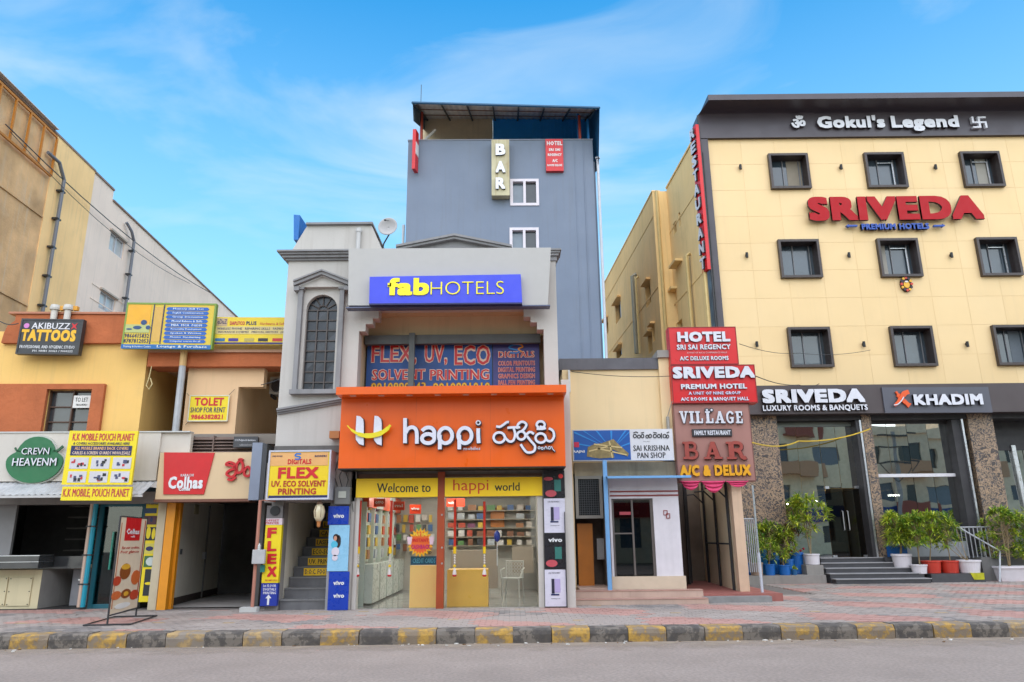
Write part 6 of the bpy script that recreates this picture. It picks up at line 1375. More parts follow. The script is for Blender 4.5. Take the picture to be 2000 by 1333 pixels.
for (x_, y_) in ((1296, 997), (1301, 1003)):
    r = FP.rect((x_, y_, x_ + 8, y_ + 10), -.72)
    for b_ in ((r[0], r[1], r[2], r[2] + .015), (r[0], r[1], r[3] - .015, r[3]), (r[0], r[0] + .015, r[2] + .0151, r[3] - .0151), (r[1] - .015, r[1], r[2] + .0151, r[3] - .0151)): q.box(b_[0], b_[1], -.712 - (x_ > 1300) * .004, -.701, b_[2], b_[3])
q.build('emblem', pm(150, 60, 55), kw)
MB(FP).box(xk0 - .02, xk1 + .04, -.75, -.0, GZ - .02, pb - .001).build('plinth', pm(215, 195, 170, .6), kw)
# steps: 2
ST = mat('pink_tile', S(200, 172, 155, .8), .6, .1, 2, streak=.3)
sp_ = thing('entrance_steps', 'low tan tiled steps in front of the pan kiosk', 'steps', FP.w(XP(1250), -1.5, GZ))
for (x0_, x1_, y0_, z_) in ((1124, 1382, -1.35, .12), (1124, 1373, -1.05, .27)):
    xa_, xb_ = XP(x0_, 1150, y0_), XP(x1_, 1150, y0_); n_ = 6
    stp = MB(FP).box(xa_, xb_, y0_, -.76, GZ - .02, GZ + z_ - .02).build('step', ST, sp_)
    for k in range(n_): MB(FP).box(xa_ + (xb_ - xa_) * k / n_ + .004, xa_ + (xb_ - xa_) * (k + 1) / n_ - .004, y0_ - .012, -.77, GZ + z_ - .019, GZ + z_).build('tile', mat('tile_top', S(190, 150, 135, .8), .5, .12, 3), stp)
q = MB(FP); q.box(XP(1123), xk0 - .03, -.76, .6, GZ - .02, zs2); q.build('platform', ST, t)

# ================================================================== restaurant portico with stacked signs
FV = Frame((0, 17.3, 0), 0)
XV = lambda px, py=1050, y=0: FV.pt(px, py, y)[0]
def vsign(label, rc, y, th, m_):
    s = thing('shop_sign', label, 'sign', FV.w(XV((rc[0] + rc[2]) / 2, (rc[1] + rc[3]) / 2, y), y, FV.pt((rc[0] + rc[2]) / 2, rc[3], y)[1])); r = FV.rect(rc, y)
    MB(FV).box(r[0], r[1], y, y + th, r[2], r[3]).build('board', m_, s)
    q = MB(FV)
    for b_ in ((r[0], r[1], r[2], r[2] + .02), (r[0], r[1], r[3] - .02, r[3]), (r[0], r[0] + .02, r[2] + .021, r[3] - .021), (r[1] - .02, r[1], r[2] + .021, r[3] - .021)): q.box(b_[0], b_[1], y - .008, y - .0005, b_[2], b_[3])
    q.build('edge', pm(150, 20, 25) if m_ is RSG else pm(120, 80, 70), s); return s
RSG = mat('red_sign', S(222, 24, 28, .8), .35, .03, 2)
SDK = pm(60, 40, 60)
s = vsign('red hotel sign on top of the stack of three projecting signs', (1307, 639, 1440, 712.5), 0, .3, RSG)
txt(FV, 'HOTEL', (1323, 648, 1426, 668), -.05, LETW, s, .055, .048, split=True, side=SDK); txt(FV, 'SRI SAI REGENCY', (1322, 673, 1427, 683), -.03, LETW, s, .03, .028, side=SDK); txt(FV, 'A UNIT OF A/C & CONFERENCE HALLS', (1342, 687.5, 1420, 690.5), -.01, pm(240, 190, 190), s, .01, .008, res=1); txt(FV, 'A/C DELUXE ROOMS', (1328, 696, 1423, 704), -.03, LETW, s, .03, .028, side=SDK)
s = vsign('wide red premium hotel sign, middle of the stack of three projecting signs', (1312, 713, 1477, 787.5), -.05, .35, RSG)
txt(FV, 'SRIVEDA', (1314, 716, 1474, 739), -.11, LETW, s, .055, .055, split=True, side=SDK); txt(FV, 'PREMIUM HOTEL', (1330, 750, 1459, 760), -.09, LETW, s, .045, .038, side=SDK); txt(FV, 'A UNIT OF NINE GROUP', (1345, 765, 1447, 771), -.08, pm(225, 215, 240), s, .03, .028, side=SDK, res=1); txt(FV, 'A/C ROOMS & BANQUET HALL', (1330, 776, 1463, 784), -.08, pm(235, 225, 240), s, .03, .028, side=SDK, res=1)
s = vsign('dusty pink brown restaurant and bar sign, lowest of the projecting stack', (1319, 788, 1470, 941), .02, .35, mat('pink_brown_board', S(172, 122, 110, .8), .5, .05, 1.5, streak=.1))
# slab serif letters
def slab(F, ch, r, y, th, m_, par, side, wt=.27):
    x0_, x1_, z0_, z1_ = F.rect(r, y); W_, H_ = x1_ - x0_, z1_ - z0_; sw = W_ * wt; sf = H_ * .13
    q = MB(F)
    def bx(a, b_, c, d_, k=0): q.box(x0_ + a * W_, x0_ + b_ * W_, y - .0015 * k, y + th, z0_ + c * H_, z0_ + d_ * H_)
    def poly(P_, k=0): q.prism([(x0_ + a * W_, z0_ + c * H_) for a, c in P_], y - .0015 * k, y + th)
    if ch == 'V': poly([(.08, 1), (.36, 1), (.56, .3), (.46, 0), (.42, 0)]); poly([(.92, 1), (.74, 1), (.5, .22), (.42, 0), (.58, 0)], 1); bx(0, .44, .88, 1, 2); bx(.62, 1, .88, 1, 2)
    if ch == 'I': bx(.25, .75, .12, .88); bx(0, 1, 0, .14, 1); bx(0, 1, .86, 1, 1)
    if ch == 'L': bx(.14, .48, .1, .9); bx(0, 1, 0, .14, 1); bx(0, .62, .86, 1, 1); bx(.82, 1, .12, .4, 2)
    if ch == 'A': poly([(.1, 0), (.26, 0), (.52, .78), (.62, 1), (.42, 1)]); poly([(.64, 0), (.92, 0), (.62, 1), (.45, 1), (.42, .9)], 1); bx(.28, .7, .26, .38, 2); bx(0, .38, 0, .12, 3); bx(.56, 1, 0, .12, 3)
    if ch == 'G':
        q.stroke([(x0_ + a * W_, z0_ + c * H_) for a, c in ((.92, .74), (.72, .92), (.45, .92), (.2, .72), (.16, .5), (.2, .25), (.42, .07), (.7, .08), (.84, .2))], W_ * .24, y, y + th); bx(.66, .94, .05, .45, 1); bx(.5, 1, .38, .5, 2)
    if ch == 'E': bx(.12, .46, .1, .9); bx(0, 1, 0, .14, 1); bx(0, 1, .86, 1, 1); bx(.4, .74, .44, .56, 1); bx(.84, 1, .12, .36, 2); bx(.84, 1, .64, .88, 2)
    if ch in 'BR':
        bx(.12, .40, .06, .94); bx(0, .5, 0, .12, 1); bx(0, .5, .88, 1, 1)
        q.stroke([(x0_ + a * W_, z0_ + c * H_) for a, c in ((.35, .94), (.66, .93), (.8, .8), (.78, .62), (.62, .53), (.35, .53))], W_ * .17, y - .001, y + th)
        if ch == 'B': q.stroke([(x0_ + a * W_, z0_ + c * H_) for a, c in ((.35, .52), (.68, .5), (.87, .38), (.87, .2), (.7, .07), (.35, .06))], W_ * .18, y - .002, y + th)
        else: q.stroke([(x0_ + a * W_, z0_ + c * H_) for a, c in ((.5, .52), (.68, .4), (.78, .15), (.9, .06), (1.0, .1))], W_ * .2, y - .002, y + th)
    q.build('letter', m_, par)
yb = .02
for ch, x_, w_ in (('V', 1327, 17), ('I', 1346, 10), ('L', 1358.5, 14), ('L', 1378, 15), ('A', 1396, 20), ('G', 1418, 15), ('E', 1437, 13)):
    slab(FV, ch, (x_ + 1.2, 805, x_ + w_ + 1.2, 828), yb - .03, .03, DKGREY, s, None); slab(FV, ch, (x_, 803.5, x_ + w_, 827), yb - .07, .03, LETW, s, None)
for dx in (0, 9):
    a, z = FV.pt(1381 + dx, 801, -.05); q = MB(FV); q.disc(a, z, .052, .052, -.03, .019, 16); q.build('lamp_eye', pm(70, 70, 75), s); q = MB(FV); q.disc(a, z, .025, .025, -.04, -.031, 12); q.build('lamp_eye', LETW, s)
MB(FV).px((1352, 838, 1430, 853), -.03, .018).build('name_plate', pm(50, 46, 50), s, bev=.01); txt(FV, 'FAMILY RESTAURANT', (1356, 841, 1427, 850), -.04, LETW, s, .035, .009, res=1)
for ch, x_, w_ in (('B', 1334, 30), ('A', 1374, 36), ('R', 1419, 37)): slab(FV, ch, (x_ + 1.5, 864, x_ + w_ + 1.5, 898), yb - .05, .05, pm(80, 35, 32), s, None); slab(FV, ch, (x_, 863, x_ + w_, 897), yb - .09, .03, pm(165, 72, 60, .4), s, None)
txt(FV, 'A/C & DELUX', (1328, 908, 1467, 930), -.05, pm(240, 170, 20, .4), s, .055, .06, side=pm(120, 70, 20), split=True)
# support arms behind signs
q = MB(FV); 
for px_ in (1330, 1420): a = XV(px_, 720, .3); q.box(a, a + .08, .3, .38, FV.pt(1380, 941, .3)[1] - .1, FV.pt(1380, 640, .3)[1] - .05)
o = q.build('sign_support', DARKIRON); tag(o, 'dark steel uprights behind the stack of projecting signs', 'post')
pv = thing('entrance_portico', 'covered entrance passage with cream walls and red floor under the restaurant sign', 'portico', FV.w(XV(1400), .3, GZ))
zc_ = FV.pt(1390, 942, .1)[1]; zf_ = FV.pt(1390, 1130, .0)[1]
xq0, xq1 = XV(1331, 1040, .1), XV(1436, 1040, .1); xq2 = XV(1455, 1040, .1)
zfl = GZ + .16
q = MB(FV); q.box(xq1, xq2, .1, .35, GZ - .02, zc_ + .3); q.build('pilaster', mat('cream_pink', S(222, 190, 160, .8), .8, .06, 2, streak=.3), pv)
A_ = Vector((XV(1432, 1050, .35), 17.6, 0)); B_ = at(1372, 1050, 21.6); B_.z = 0
q = MB(); vwall(q, A_, B_, GZ, zc_ + .3, Vector((.12, 0, 0))); q.build('wall', mat('bright_cream', (.9, .76, .52), .85, .05, 1, streak=.2), pv)
A2 = Vector((xq0 - .05, 17.7, 0)); B2 = at(1347, 1050, 21.6); B2.z = 0
q = MB(); vwall(q, A2, B2, GZ, zc_ + .3, Vector((-.12, 0, 0))); q.build('wall', mat('brown_dark'), pv)
q = MB(FV); q.box(B2.x - .3, B_.x + .3, 4.3, 4.4, GZ, zc_ + .3); q.build('rear_wall', mat('rear_brown', (.25, .2, .15), .8, .2, 2), pv)
q = MB(FV); q.box(xq0 - .1, xq2 + .1, .4, .9, zc_ + .3, zc_ + .4); q.build('ceiling', mat('brown_dark'), pv)
MB(FV).box(xq0 - .02, xq2 + .5, -.55, 4.4, GZ - .02, zfl).build('floor', mat('red_cement', S(165, 100, 90, .8), .6, .15, 2, streak=.3), pv)
MB(FV).px((1371, 1141, 1506, 1155), -.8, -.45, g=GZ - .02, top=GZ + .12).build('threshold', mat('granite_grey', (.22, .215, .21), .6, .15, 6), pv)
q = MB()
for f in (.05, .42, .8):
    e = A_ + (B_ - A_) * f - Vector((.05, 0, 0)); q.tube([(e.x, e.y, zfl), (e.x, e.y, zc_ + .28)], .035, 6)
    q.tube([(e.x, e.y, zc_ - .35), (e.x - .25, e.y, zc_ - .1), (e.x - .5, e.y, zc_ - .12)], .02, 6)
e = A_ + (B_ - A_) * .05; e3 = A_ + (B_ - A_) * .8; q.tube([(e.x - .05, e.y, 1.4), (e3.x - .05, e3.y, 1.4)], .02, 6)
q.build('steel_frame', DARKIRON, pv)
for f in (.6, .75): e = A2 + (B2 - A2) * f; q = MB(); q.tube([(e.x + .05, e.y, zfl), (e.x + .05, e.y, zc_ + .2)], .03, 6); q.build('pole', DARKIRON, pv)
# pink swags
PK = mat('pink_cloth', S(235, 70, 120, .8), .75, .12, 6)
for k, (a0_, a1_, yb_) in enumerate(((1328, 1368, 961), (1369, 1416, 966), (1418, 1462, 955))):
    lb = ('left pink cloth swag under the restaurant sign', 'middle pink cloth swag under the restaurant sign', 'right pink cloth swag under the restaurant sign')[k]
    x0_, z1_ = FV.pt(a0_, 942, .0); x1_ = FV.pt(a1_, 942, .0)[0]; drop = z1_ - FV.pt(a0_, yb_, 0)[1]
    q = MB(FV); nu, nv = 14, 10; ids = []
    for j in range(nv + 1):
        v = j / nv
        ids.append([q.P(x0_ + (x1_ - x0_) * (.5 + (u / nu - .5) * (1 - .25 * v * v)), .0 - .05 * math.sin(v * 18) * .5 - .05 * math.sin(math.pi * u / nu), z1_ + .02 - drop * (v * (1 - (2 * u / nu - 1) ** 2) ** .5 if v > 0 else 0) - .015 * math.sin(v * 18)) for u in range(nu + 1)])
    for j in range(nv):
        for u in range(nu): q.face((ids[j][u], ids[j + 1][u], ids[j + 1][u + 1], ids[j][u + 1]))
    o = q.build('cloth_swag', PK, smooth=True); tag(o, lb, 'swag')
# silver pole
a = XV(1478, 1040, -.2); o = thing('silver_pole', 'thin silver pole right of the entrance portico', 'pole', (a, 17.1, GZ)); MB(FV).tube([(a, -.2, GZ), (a, -.2, FV.pt(1470, 948, -.2)[1])], .02, 8).build('shaft', STEEL, o)
MB(FV).tube([(a, -.2, GZ), (a, -.2, GZ + 1.0)], .03, 8).build('sleeve', pm(200, 205, 215, .3), o)
# ================================================================== big cream hotel on the right
FR = Frame((0, 23.5, 0), 0)
XR = lambda px, py=1000, y=0: FR.pt(px, py, y)[0]
ZR = lambda py, px=1700, y=0: FR.pt(px, py, y)[1]
ACP = mat('cream_acp', S(244, 211, 156, .8), .45, .03, .5, spec=.4, streak=.12, stain=(.55, .42, .26))
ACP2 = mat('cream_acp_aged', S(243.4, 210, 154.6, .797), .48, .03, .5, spec=.4, streak=.18, stain=(.5, .38, .22))
ACP3 = mat('cream_acp_pale', S(244.5, 211.8, 157.4, .803), .43, .03, .5, spec=.4, streak=.08, stain=(.55, .42, .26))
ACJ = mat('acp_joint', S(236, 202, 148, .8), .8, .05)
BRN = mat('brown_acp', (.05, .04, .05), .38, .06, .8, spec=.5)
t = thing('hotel_building', 'large cream panelled hotel with dark brown roof band at the right', 'building', (XR(1700), 23.5, GZ))
xl = XR(1396, 450); XE = XR(2060, 450) + 3.2
zt = ZR(270); zb = ZR(752)
# window rectangles (three columns, three rows)
rows = ((294.5, 363, (1546.5, 1734, 1924.5)), (463, 538, (1564, 1761.5, 1958)), (635, 713.6, (1586, 1787.5, 1990)))
cw = []
for (y0_, y1_, xs) in rows:
    for c in xs:
        z0_, z1_ = ZR(y1_, c, -.25), ZR(y0_, c, -.25); cx = FR.pt(c, (y0_ + y1_) / 2, -.25)[0]; cw.append((cx, z0_, z1_))
cols = [sum(cw[r * 3 + c][0] for r in range(3)) / 3 for c in range(3)]; dx = (cols[2] - cols[0]) / 2
hw = (FR.pt(1589.5, 363, -.25)[0] - FR.pt(1511, 363, -.25)[0]) / 2
rects = []
for r_ in range(3):
    z0_ = sum(cw[r_ * 3 + c][1] for c in range(3)) / 3; z1_ = sum(cw[r_ * 3 + c][2] for c in range(3)) / 3
    for c in range(4): x = cols[0] + dx * c; rects.append((x - hw, x + hw, z0_, z1_))
inner = [(a + .04, b + -.04, c + .04, d - .04) for a, b, c, d in rects]
# backing wall and panels
q = MB(FR); q.wall(xl, XE, zb, zt, 0, .4, inner); q.build('wall', ACJ, t)
pw = (XR(1600, 450) - XR(1533, 450)); ph = (zt - zb) / 9
ncol = int((XE - xl) / pw) + 1
for i in range(ncol):
    for j in range(9):
        a, b_ = xl + pw * i + .004, min(xl + pw * (i + 1), XE) - .004; c, d = zb + ph * j + .004, zb + ph * (j + 1) - .004
        if b_ - a < .1: continue
        hs2 = [(max(h[0], a), min(h[1], b_), max(h[2], c), min(h[3], d)) for h in inner if h[0] < b_ and h[1] > a and h[2] < d and h[3] > c]
        if any(h[0] <= a and h[1] >= b_ and h[2] <= c and h[3] >= d for h in hs2): continue
        dp = random.uniform(-.0015, .0015)
        MB(FR).wall(a, b_, c, d, -.006 + dp * .5, -.001, hs2).build('wall_panel', random.choice((ACP, ACP, ACP2, ACP3)), t)
FRM = mat('bronze_surround', (.04, .027, .025), .4, .08, 3, spec=.5)
DW = mat('hotel_pane', (.035, .05, .065), .08, .3, 1, spec=.9)
for k, (a, b_, c, d) in enumerate(rects):
    q = MB(FR); e = .085; y0_, y1_ = -.15, .3
    for bb in ((a, b_, c, c + e), (a, b_, d - e, d), (a, a + e, c + e + .0005, d - e - .0005), (b_ - e, b_, c + e + .0005, d - e - .0005)): q.box(bb[0], bb[1], y0_, y1_, bb[2], bb[3])
    wn = q.build('window', FRM, t)
    MB(FR).box(a + e, b_ - e, .30, .34, c + e, d - e).build('pane', DW, wn)
    q = MB(FR); mid = a + e + (b_ - a - 2 * e) * .42
    for x in (a + e + .002, mid, b_ - e - .14): q.box(x, x + .03, .26, .298, c + e, d - e)
    q.box(a + e, b_ - e, .26, .295, c + e + .001, c + e + .04); q.build('sash', mat('grey_sash', (.16, .16, .17), .4, .1, 3), wn)
    if k in (0, 2, 5, 7, 10): cw_ = (b_ - a - 2 * e); c0_ = a + e + (0 if k % 2 else cw_ * .55); MB(FR).box(c0_, c0_ + cw_ * (.3 if k % 3 else .42), .290, .2975, c + e + .05, d - e - .01).build('curtain', pm(*((150, 140, 125), (110, 118, 125), (170, 165, 155))[k % 3], .9), wn)
    if k % 4 in (1, 2) and k < 8: q = MB(FR); q.box(b_ - e - .2, b_ - e - .16, .22, .25, c + e + .01, d - e - .12); q.box(mid, b_ - e - .2, .22, .25, d - e - .16, d - e - .13); q.build('open_sash', STEEL, wn)
# left brown vertical frame + roof band + lip
xf = XR(1379, 450); ztop = ZR(190, 1700, -.0)
q = MB(FR); q.box(xf, xl - .001, -.12, .5, ZR(755), zt - .0); q.build('side_frame', BRN, t)
q = MB(FR); q.box(xf, XE, -.12, .6, zt + .001, ztop - .75); q.box(xf - .0, XE, -.15, -.121, zt - .02, zt + .05)
bd = q.build('roof_band', BRN, t)
lipz0, lipz1 = ZR(193.5, 1700, -.9), ZR(183, 1700, -.9)
xlip = XR(1383, 188, -.93)
q = MB(FR); n = 8; pr = []
for k in range(n + 1):
    u = k / n; pr.append((-.121 - .78 * (1 - math.cos(u * math.pi / 2)), (ztop - .75) + (lipz0 - ztop + .75) * math.sin(u * math.pi / 2)))
i0 = len(q.v)
for x in (xf, XE):
    for kk, (y_, z_) in enumerate(pr): q.P(x if x == XE else xf + (xlip - xf) * kk / n, y_, z_)
for k in range(n): q.face((k, k + 1, n + 1 + k + 1, n + 1 + k))
q.build('curved_soffit', BRN, t, smooth=True)
q = MB(FR); q.box(xlip, XE, -.93, .7, lipz0 + .001, lipz1)
q.build('roof_lip', BRN, t)
q = MB(FR)
for kk in range(n):
    (ya, za_), (yb_, zb__) = pr[kk], pr[kk + 1]; xa_, xb_ = xf + (xlip - xf) * kk / n, xf + (xlip - xf) * (kk + 1) / n
    q.face((q.P(xa_, ya, za_), q.P(xb_, yb_, zb__), q.P(xb_, .6, zb__), q.P(xa_, .6, za_)))
q.build('end_cap', BRN, t)
# roof letters
LR = FR
s = thing('roof_lettering', 'large silver building name lettering on the dark roof band with two religious symbols', 'sign', FR.w(XR(1735, 240), -.2, ZR(256)))
SD = pm(70, 60, 66)
txt(FR, "Gokul's", (1596, 226, 1728, 250), -.24, LETW, s, .045, .1, split=True, side=SD); txt(FR, 'Legend', (1741, 226, 1873, 256), -.24, LETW, s, .045, .1, split=True, side=SD)
txt(FR, '\u0950', (1545, 226, 1573, 250), -.24, LETW, s, .03, .1, name='symbol', side=SD)
r = FR.rect((1899, 228, 1927, 250), -.24); x0_, x1_, z0_, z1_ = r; W_, H_ = x1_ - x0_, z1_ - z0_; bw = .14
q = MB(FR)
def sb_(a, b_, c, d_, k=0): q.box(x0_ + a * W_, x0_ + b_ * W_, -.24 - .001 * k, -.13, z0_ + c * H_, z0_ + d_ * H_)
sb_(.43, .57, 0, 1); sb_(0, 1, .43, .57, 1); sb_(.57, 1, .86, 1, 2); sb_(0, .43, 0, .14, 2); sb_(0, .14, .57, 1, 3); sb_(.86, 1, 0, .43, 3)
q.build('symbol', LETW, s)
# SRIVEDA big letters
s = thing('wall_lettering', 'giant red hotel name letters with blue line below on the cream wall', 'sign', FR.w(XR(1750, 410), -.2, ZR(450)))
txt(FR, 'SRIVEDA', (1579, 383, 1920, 430), -.26, mat('letter_red', S(190, 8, 24, .72), .5, .03, 2, spec=.25), s, .055, .10, split=True, side=pm(48, 30, 40), res=4)
BLL = pm(25, 75, 170, .4)
txt(FR, 'PREMIUM HOTELS', (1683, 436.5, 1815, 448), -.2, BLL, s, .045, .12, side=NAVY)
for x_, sg in ((1665, -1), (1834, 1)):
    a, z = FR.pt(x_, 441, -.2); q = MB(FR); q.prism([(a - .17, z - .03), (a + .17, z - .03), (a + .17, z + .03), (a - .17, z + .03)], -.2, -.1); q.prism([(a + sg * .12, z - .06), (a + sg * .22, z), (a + sg * .12, z + .06)], -.205, -.1); q.build('ornament', BLL, s)
# facade spotlights
for r_, (py, xs) in enumerate(((327, (1446, 1642.5, 1827)), (499, (1458.5, 1658, 1858)), (673, (1478, 1687, 1889)))):
    for c_, x_ in enumerate(xs):
        a, z = FR.pt(x_, py, -.08); lb = 'tiny black wall spotlight, %s row, %s' % (('top', 'middle', 'bottom')[r_], ('left of all windows', 'between the first and second window', 'between the second and third window')[c_])
        o = thing('wall_spotlight', lb, 'spotlight', FR.w(a, -.05, z), 'small black spotlights on the cream hotel wall')
        MB(FR).box(a - .03, a + .03, -.05, -.02, z - .03, z + .05).build('bracket', BLACK, o)
        MB(FR).tube([(a, -.1, z - .09), (a, -.1, z + .09)], .045, 8).build('lamp', BLACK, o)
# evil-eye mask as a plain colourful plaque
a, z = FR.pt(1771, 555, -.1); o = thing('wall_ornament', 'small colourful carved wall ornament under the middle window of the second row', 'ornament', FR.w(a, -.06, z))
MB(FR).disc(a, z, .2, .27, -.07, -.023, 16).build('plate', pm(60, 30, 30), o)
q = MB(FR)
for k in range(12): an = k * math.pi / 6; q.disc(a + .17 * math.cos(an), z + .22 * math.sin(an), .045, .045, -.11, -.0705, 8, k % 3)
q.disc(a, z + .28, .06, .06, -.1, -.05, 10, 3); q.disc(a, z - .02, .1, .12, -.1, -.0705, 12, 1); q.disc(a, z + .08, .06, .03, -.115, -.1005, 10, 3)
q.build('rosette', [pm(210, 60, 40), pm(240, 180, 40), pm(40, 30, 40), pm(225, 220, 210)], o)
# side walls
BLK = (6.86 + 0,)
SW = mat('yellow_side_wall', S(240, 204, 142, 1), .88, .07, .7, bump=.12, bsc=22, streak=.3, stain=(.40, .27, .10))
SW2 = mat('ochre_side_wall', S(232, 186, 122, 1), .88, .08, .7, bump=.12, bsc=22, streak=.35, stain=(.34, .22, .1))
P1 = Vector((xf + .05, 23.55, 0)); F1 = Frame(P1, R(-86.8))
# depth (a negative going away)
aE = F1.pt(1302, 375)[0]; zs1 = F1.pt(1342, 291)[1]; zs2_ = F1.pt(1302, 375)[1]; zs1 = (zs1 + zs2_) / 2
h1 = []
def sidewin(F, pts, dp, par, dark=DW, frame_=None, sill=True):
    (ax_, az1), (bx_, az0) = F.pt(*pts[0]), F.pt(*pts[1]); return (min(ax_, bx_), max(ax_, bx_), min(az0, az1), max(az0, az1))
w1s = [sidewin(F1, p, .2, t) for p in (((1314, 440), (1322, 452)), ((1325, 418), (1330, 440)), ((1304, 563 + 25), (1323, 600)), ((1322, 632), (1333, 638)))]
w1s[2] = (F1.pt(1303, 600)[0], F1.pt(1323, 600)[0], F1.pt(1313, 640)[1], F1.pt(1313, 576)[1])
q = MB(F1); q.wall(aE, 0, 4, zs1, 0, .3, w1s); q.build('wall', SW, t)
MB(F1).box(aE, -.3, .3, 6, 3, zs1 - .5).build('wall', SW, t)
for k, r in enumerate(w1s): MB(F1).box(r[0], r[1], .2, .25, r[2], r[3]).build('window', DW if k != 2 else SW, t)
r = w1s[2]; q = MB(F1); q.box(r[0] - .15, r[1] + .15, -.25, -.001, r[3] + .02, r[3] + .12); q.build('lintel', SW, t)
q = MB(F1); r = F1.rect((1320, 512, 1334, 530)); q.box(r[0], r[1], -.3, -.001, r[3] - .1, r[3]); q.build('lintel', SW, t)
# far block
pj = F1.w(aE, 0, 0); xj = at(1274, 375, pj.y).x
P2 = Vector((xj, pj.y, 0)); F2 = Frame(P2, R(-86.8)); aF = F2.pt(1176, 561)[0]; zf2 = F2.pt(1274, 375)[1]
q = MB(); q.box(xj, pj.x + 1, pj.y, pj.y + .3, 3, zf2 + .02); q.build('wall', SW, t)
wl = []
for (x0_, x1_, yt, yb_) in ((1261, 1271, 552, 598), (1202, 1213, 588, 628), (1181, 1188, 625, 655), (1266, 1274, 652, 690), (1204, 1215, 680, 699), (1276 - 2, 1281 - 2, 635, 668)):
    A_ = F2.pt(x0_, (yt + yb_) / 2)[0]; B_ = F2.pt(x1_, (yt + yb_) / 2)[0]; xm_ = (x0_ + x1_) / 2; wl.append((A_, B_, F2.pt(xm_, yb_)[1], F2.pt(xm_, yt)[1]))
am = F2.pt(1230, 520)[0]; 
q = MB(F2); q.wall(aF, 0, 3, zf2, 0, .3, wl); q.build('wall', SW2, t); MB(F2).box(aF, -.3, .3, 6, 2.5, zf2 - .4).build('wall', SW2, t)
for r in wl:
    wn = MB(F2).box(r[0], r[1], .2, .25, r[2], r[3]).build('window', DW, t); MB(F2).box(r[0] + (r[1] - r[0]) * .5, r[1], .12, .18, r[2], r[3]).build('shutter', pm(200, 200, 195), wn); MB(F2).box(r[0] - .1, r[1] + .1, -.2, -.001, r[3] + .01, r[3] + .1).build('lintel', SW2, wn)
q = MB(F2); q.box(aF, .02, -.03, .32, zf2 + .001, zf2 + .06); q.build('coping', SW, t); q = MB(F1); q.box(aE, -.05, -.04, .32, zs1 + .001, zs1 + .08); q.build('coping', SW, t)
def spipe(F, px_, y0_, y1_, d, m_, rr=.07):
    a, z = F.pt(px_, y0_, -d); z_ = F.pt(px_ , y1_, -d)[1]; q = MB(F); q.tube([(a, -.02, z + .1), (a, -d, z), (a, -d, z_)], rr, 7); return q.build('drain_pipe', m_, t)
PC = pm(225, 195, 130, .6); spipe(F1, 1341, 500, 720, .15, PC); spipe(F1, 1290 + 8, 560, 690, .12, PC); spipe(F2, 1235, 540, 700, .2, pm(165, 160, 140, .6), .09); spipe(F2, 1241, 545, 700, .15, PC, .05); spipe(F1, 1378 - 4, 500, 720, .2, PC)
q = MB(); q.tube([(xj + .15, pj.y - .08, zf2), (xj + .15, pj.y - .08, 4)], .07, 7); q.build('drain_pipe', PC, t)
for F_, (xa_, yt) in ((F1, (1345, 400)), (F2, (1250, 470))):
    q = MB(F_); z = F_.pt(xa_, yt)[1]; 
    for dz in (0, 3.1, 6.2): q.box((aE if F_ is F1 else aF), -.05, -.02, -.001, z - dz, z - dz + .05)
    q.build('groove_band', SW if F_ is F1 else SW2, t)
# vertical red sign on the side frame
s = thing('shop_sign', 'tall narrow red sign with white letters running down the hotel corner', 'sign', Vector((xf - .2, 23.2, ZR(528, 1370, -.3))))
z0_, z1_ = FR.pt(1371, 528, -.2)[1], FR.pt(1356, 246, -.2)[1]; FZ2 = Frame(Vector((xf - .06, 23.3, 0)), R(-80)); 
MB(FZ2).box(-.34, .08, -.10, .02, z0_, z1_).build('board', RSG, s)
chs = 'RESTAURANT'; hh = (z1_ - z0_) / len(chs)
for k, c_ in enumerate(chs): txt(FZ2, c_, ((-.32, .06, z1_ - hh * (k + 1) + .08, z1_ - hh * k - .06),), -.17, LETW, s, .04, .07, name='letter', side=SD)
q = MB(FR); a = xf - .02
q.tube([(xf + .0, -.22, ZR(640)), (xf + .0, -.22, ZR(285)), (xf - .03, -.25, ZR(230))], .03, 6); q.tube([(xf + .06, -.2, ZR(640)), (xf + .06, -.2, ZR(300))], .02, 6); tag(q.build('cable_bundle', DARKIRON), 'dark cables running down the brown hotel corner frame', 'cable')
# ---------------- ground floor
ZL = ZR(1089, 1650)      # landing level
s = thing('shop_fascia', 'long dark brown sign band over the hotel entrance and shoe shop', 'fascia', FR.w(XR(1735, 780), -.3, ZR(806)))
x0_ = XR(1461, 780, -.45); z0_, z1_ = ZR(807, 1735, -.45), ZR(751, 1735, -.45)
MB(FR).box(x0_, XE, -.45, -.002, z0_, z1_).build('board', mat('brown_band', (.06, .044, .044), .5, .08, 1), s)
txt(FR, 'SRIVEDA', (1489, 760, 1689, 787), -.6, LETW, s, .06, .14, split=True, side=SD, res=3); txt(FR, 'LUXURY ROOMS & BANQUETS', (1490, 791, 1695, 804), -.55, LETW, s, .03, .09, side=SD)
r = FR.rect((1723, 758, 1935, 806), -.5); p_ = MB(FR).prism([FR.pt(x, y, -.5) for x, y in ((1722, 757), (1930, 756), (1939, 806), (1729, 807))], -.5, -.451).build('panel', mat('slate_panel', S(88, 88, 98, .8), .4, .04, 1), s)
txt(FR, 'KHADIM', (1785, 770, 1920, 791), -.6, LETW, p_, .05, .09, split=True, side=SD, res=3)
OG = pm(240, 90, 20, .35)
q = MB(FR); q.stroke([FR.pt(x, y, -.55) for x, y in ((1750, 765), (1755, 772), (1763, 781), (1772, 789), (1777, 793))], [.06, .14, .14, .12, .16], -.56, -.505); q.stroke([FR.pt(x, y, -.55) for x, y in ((1774, 766), (1766, 769), (1760, 777), (1752, 788), (1746, 793))], [.14, .16, .12, .1, .08], -.59, -.565); q.build('logo', OG, p_)
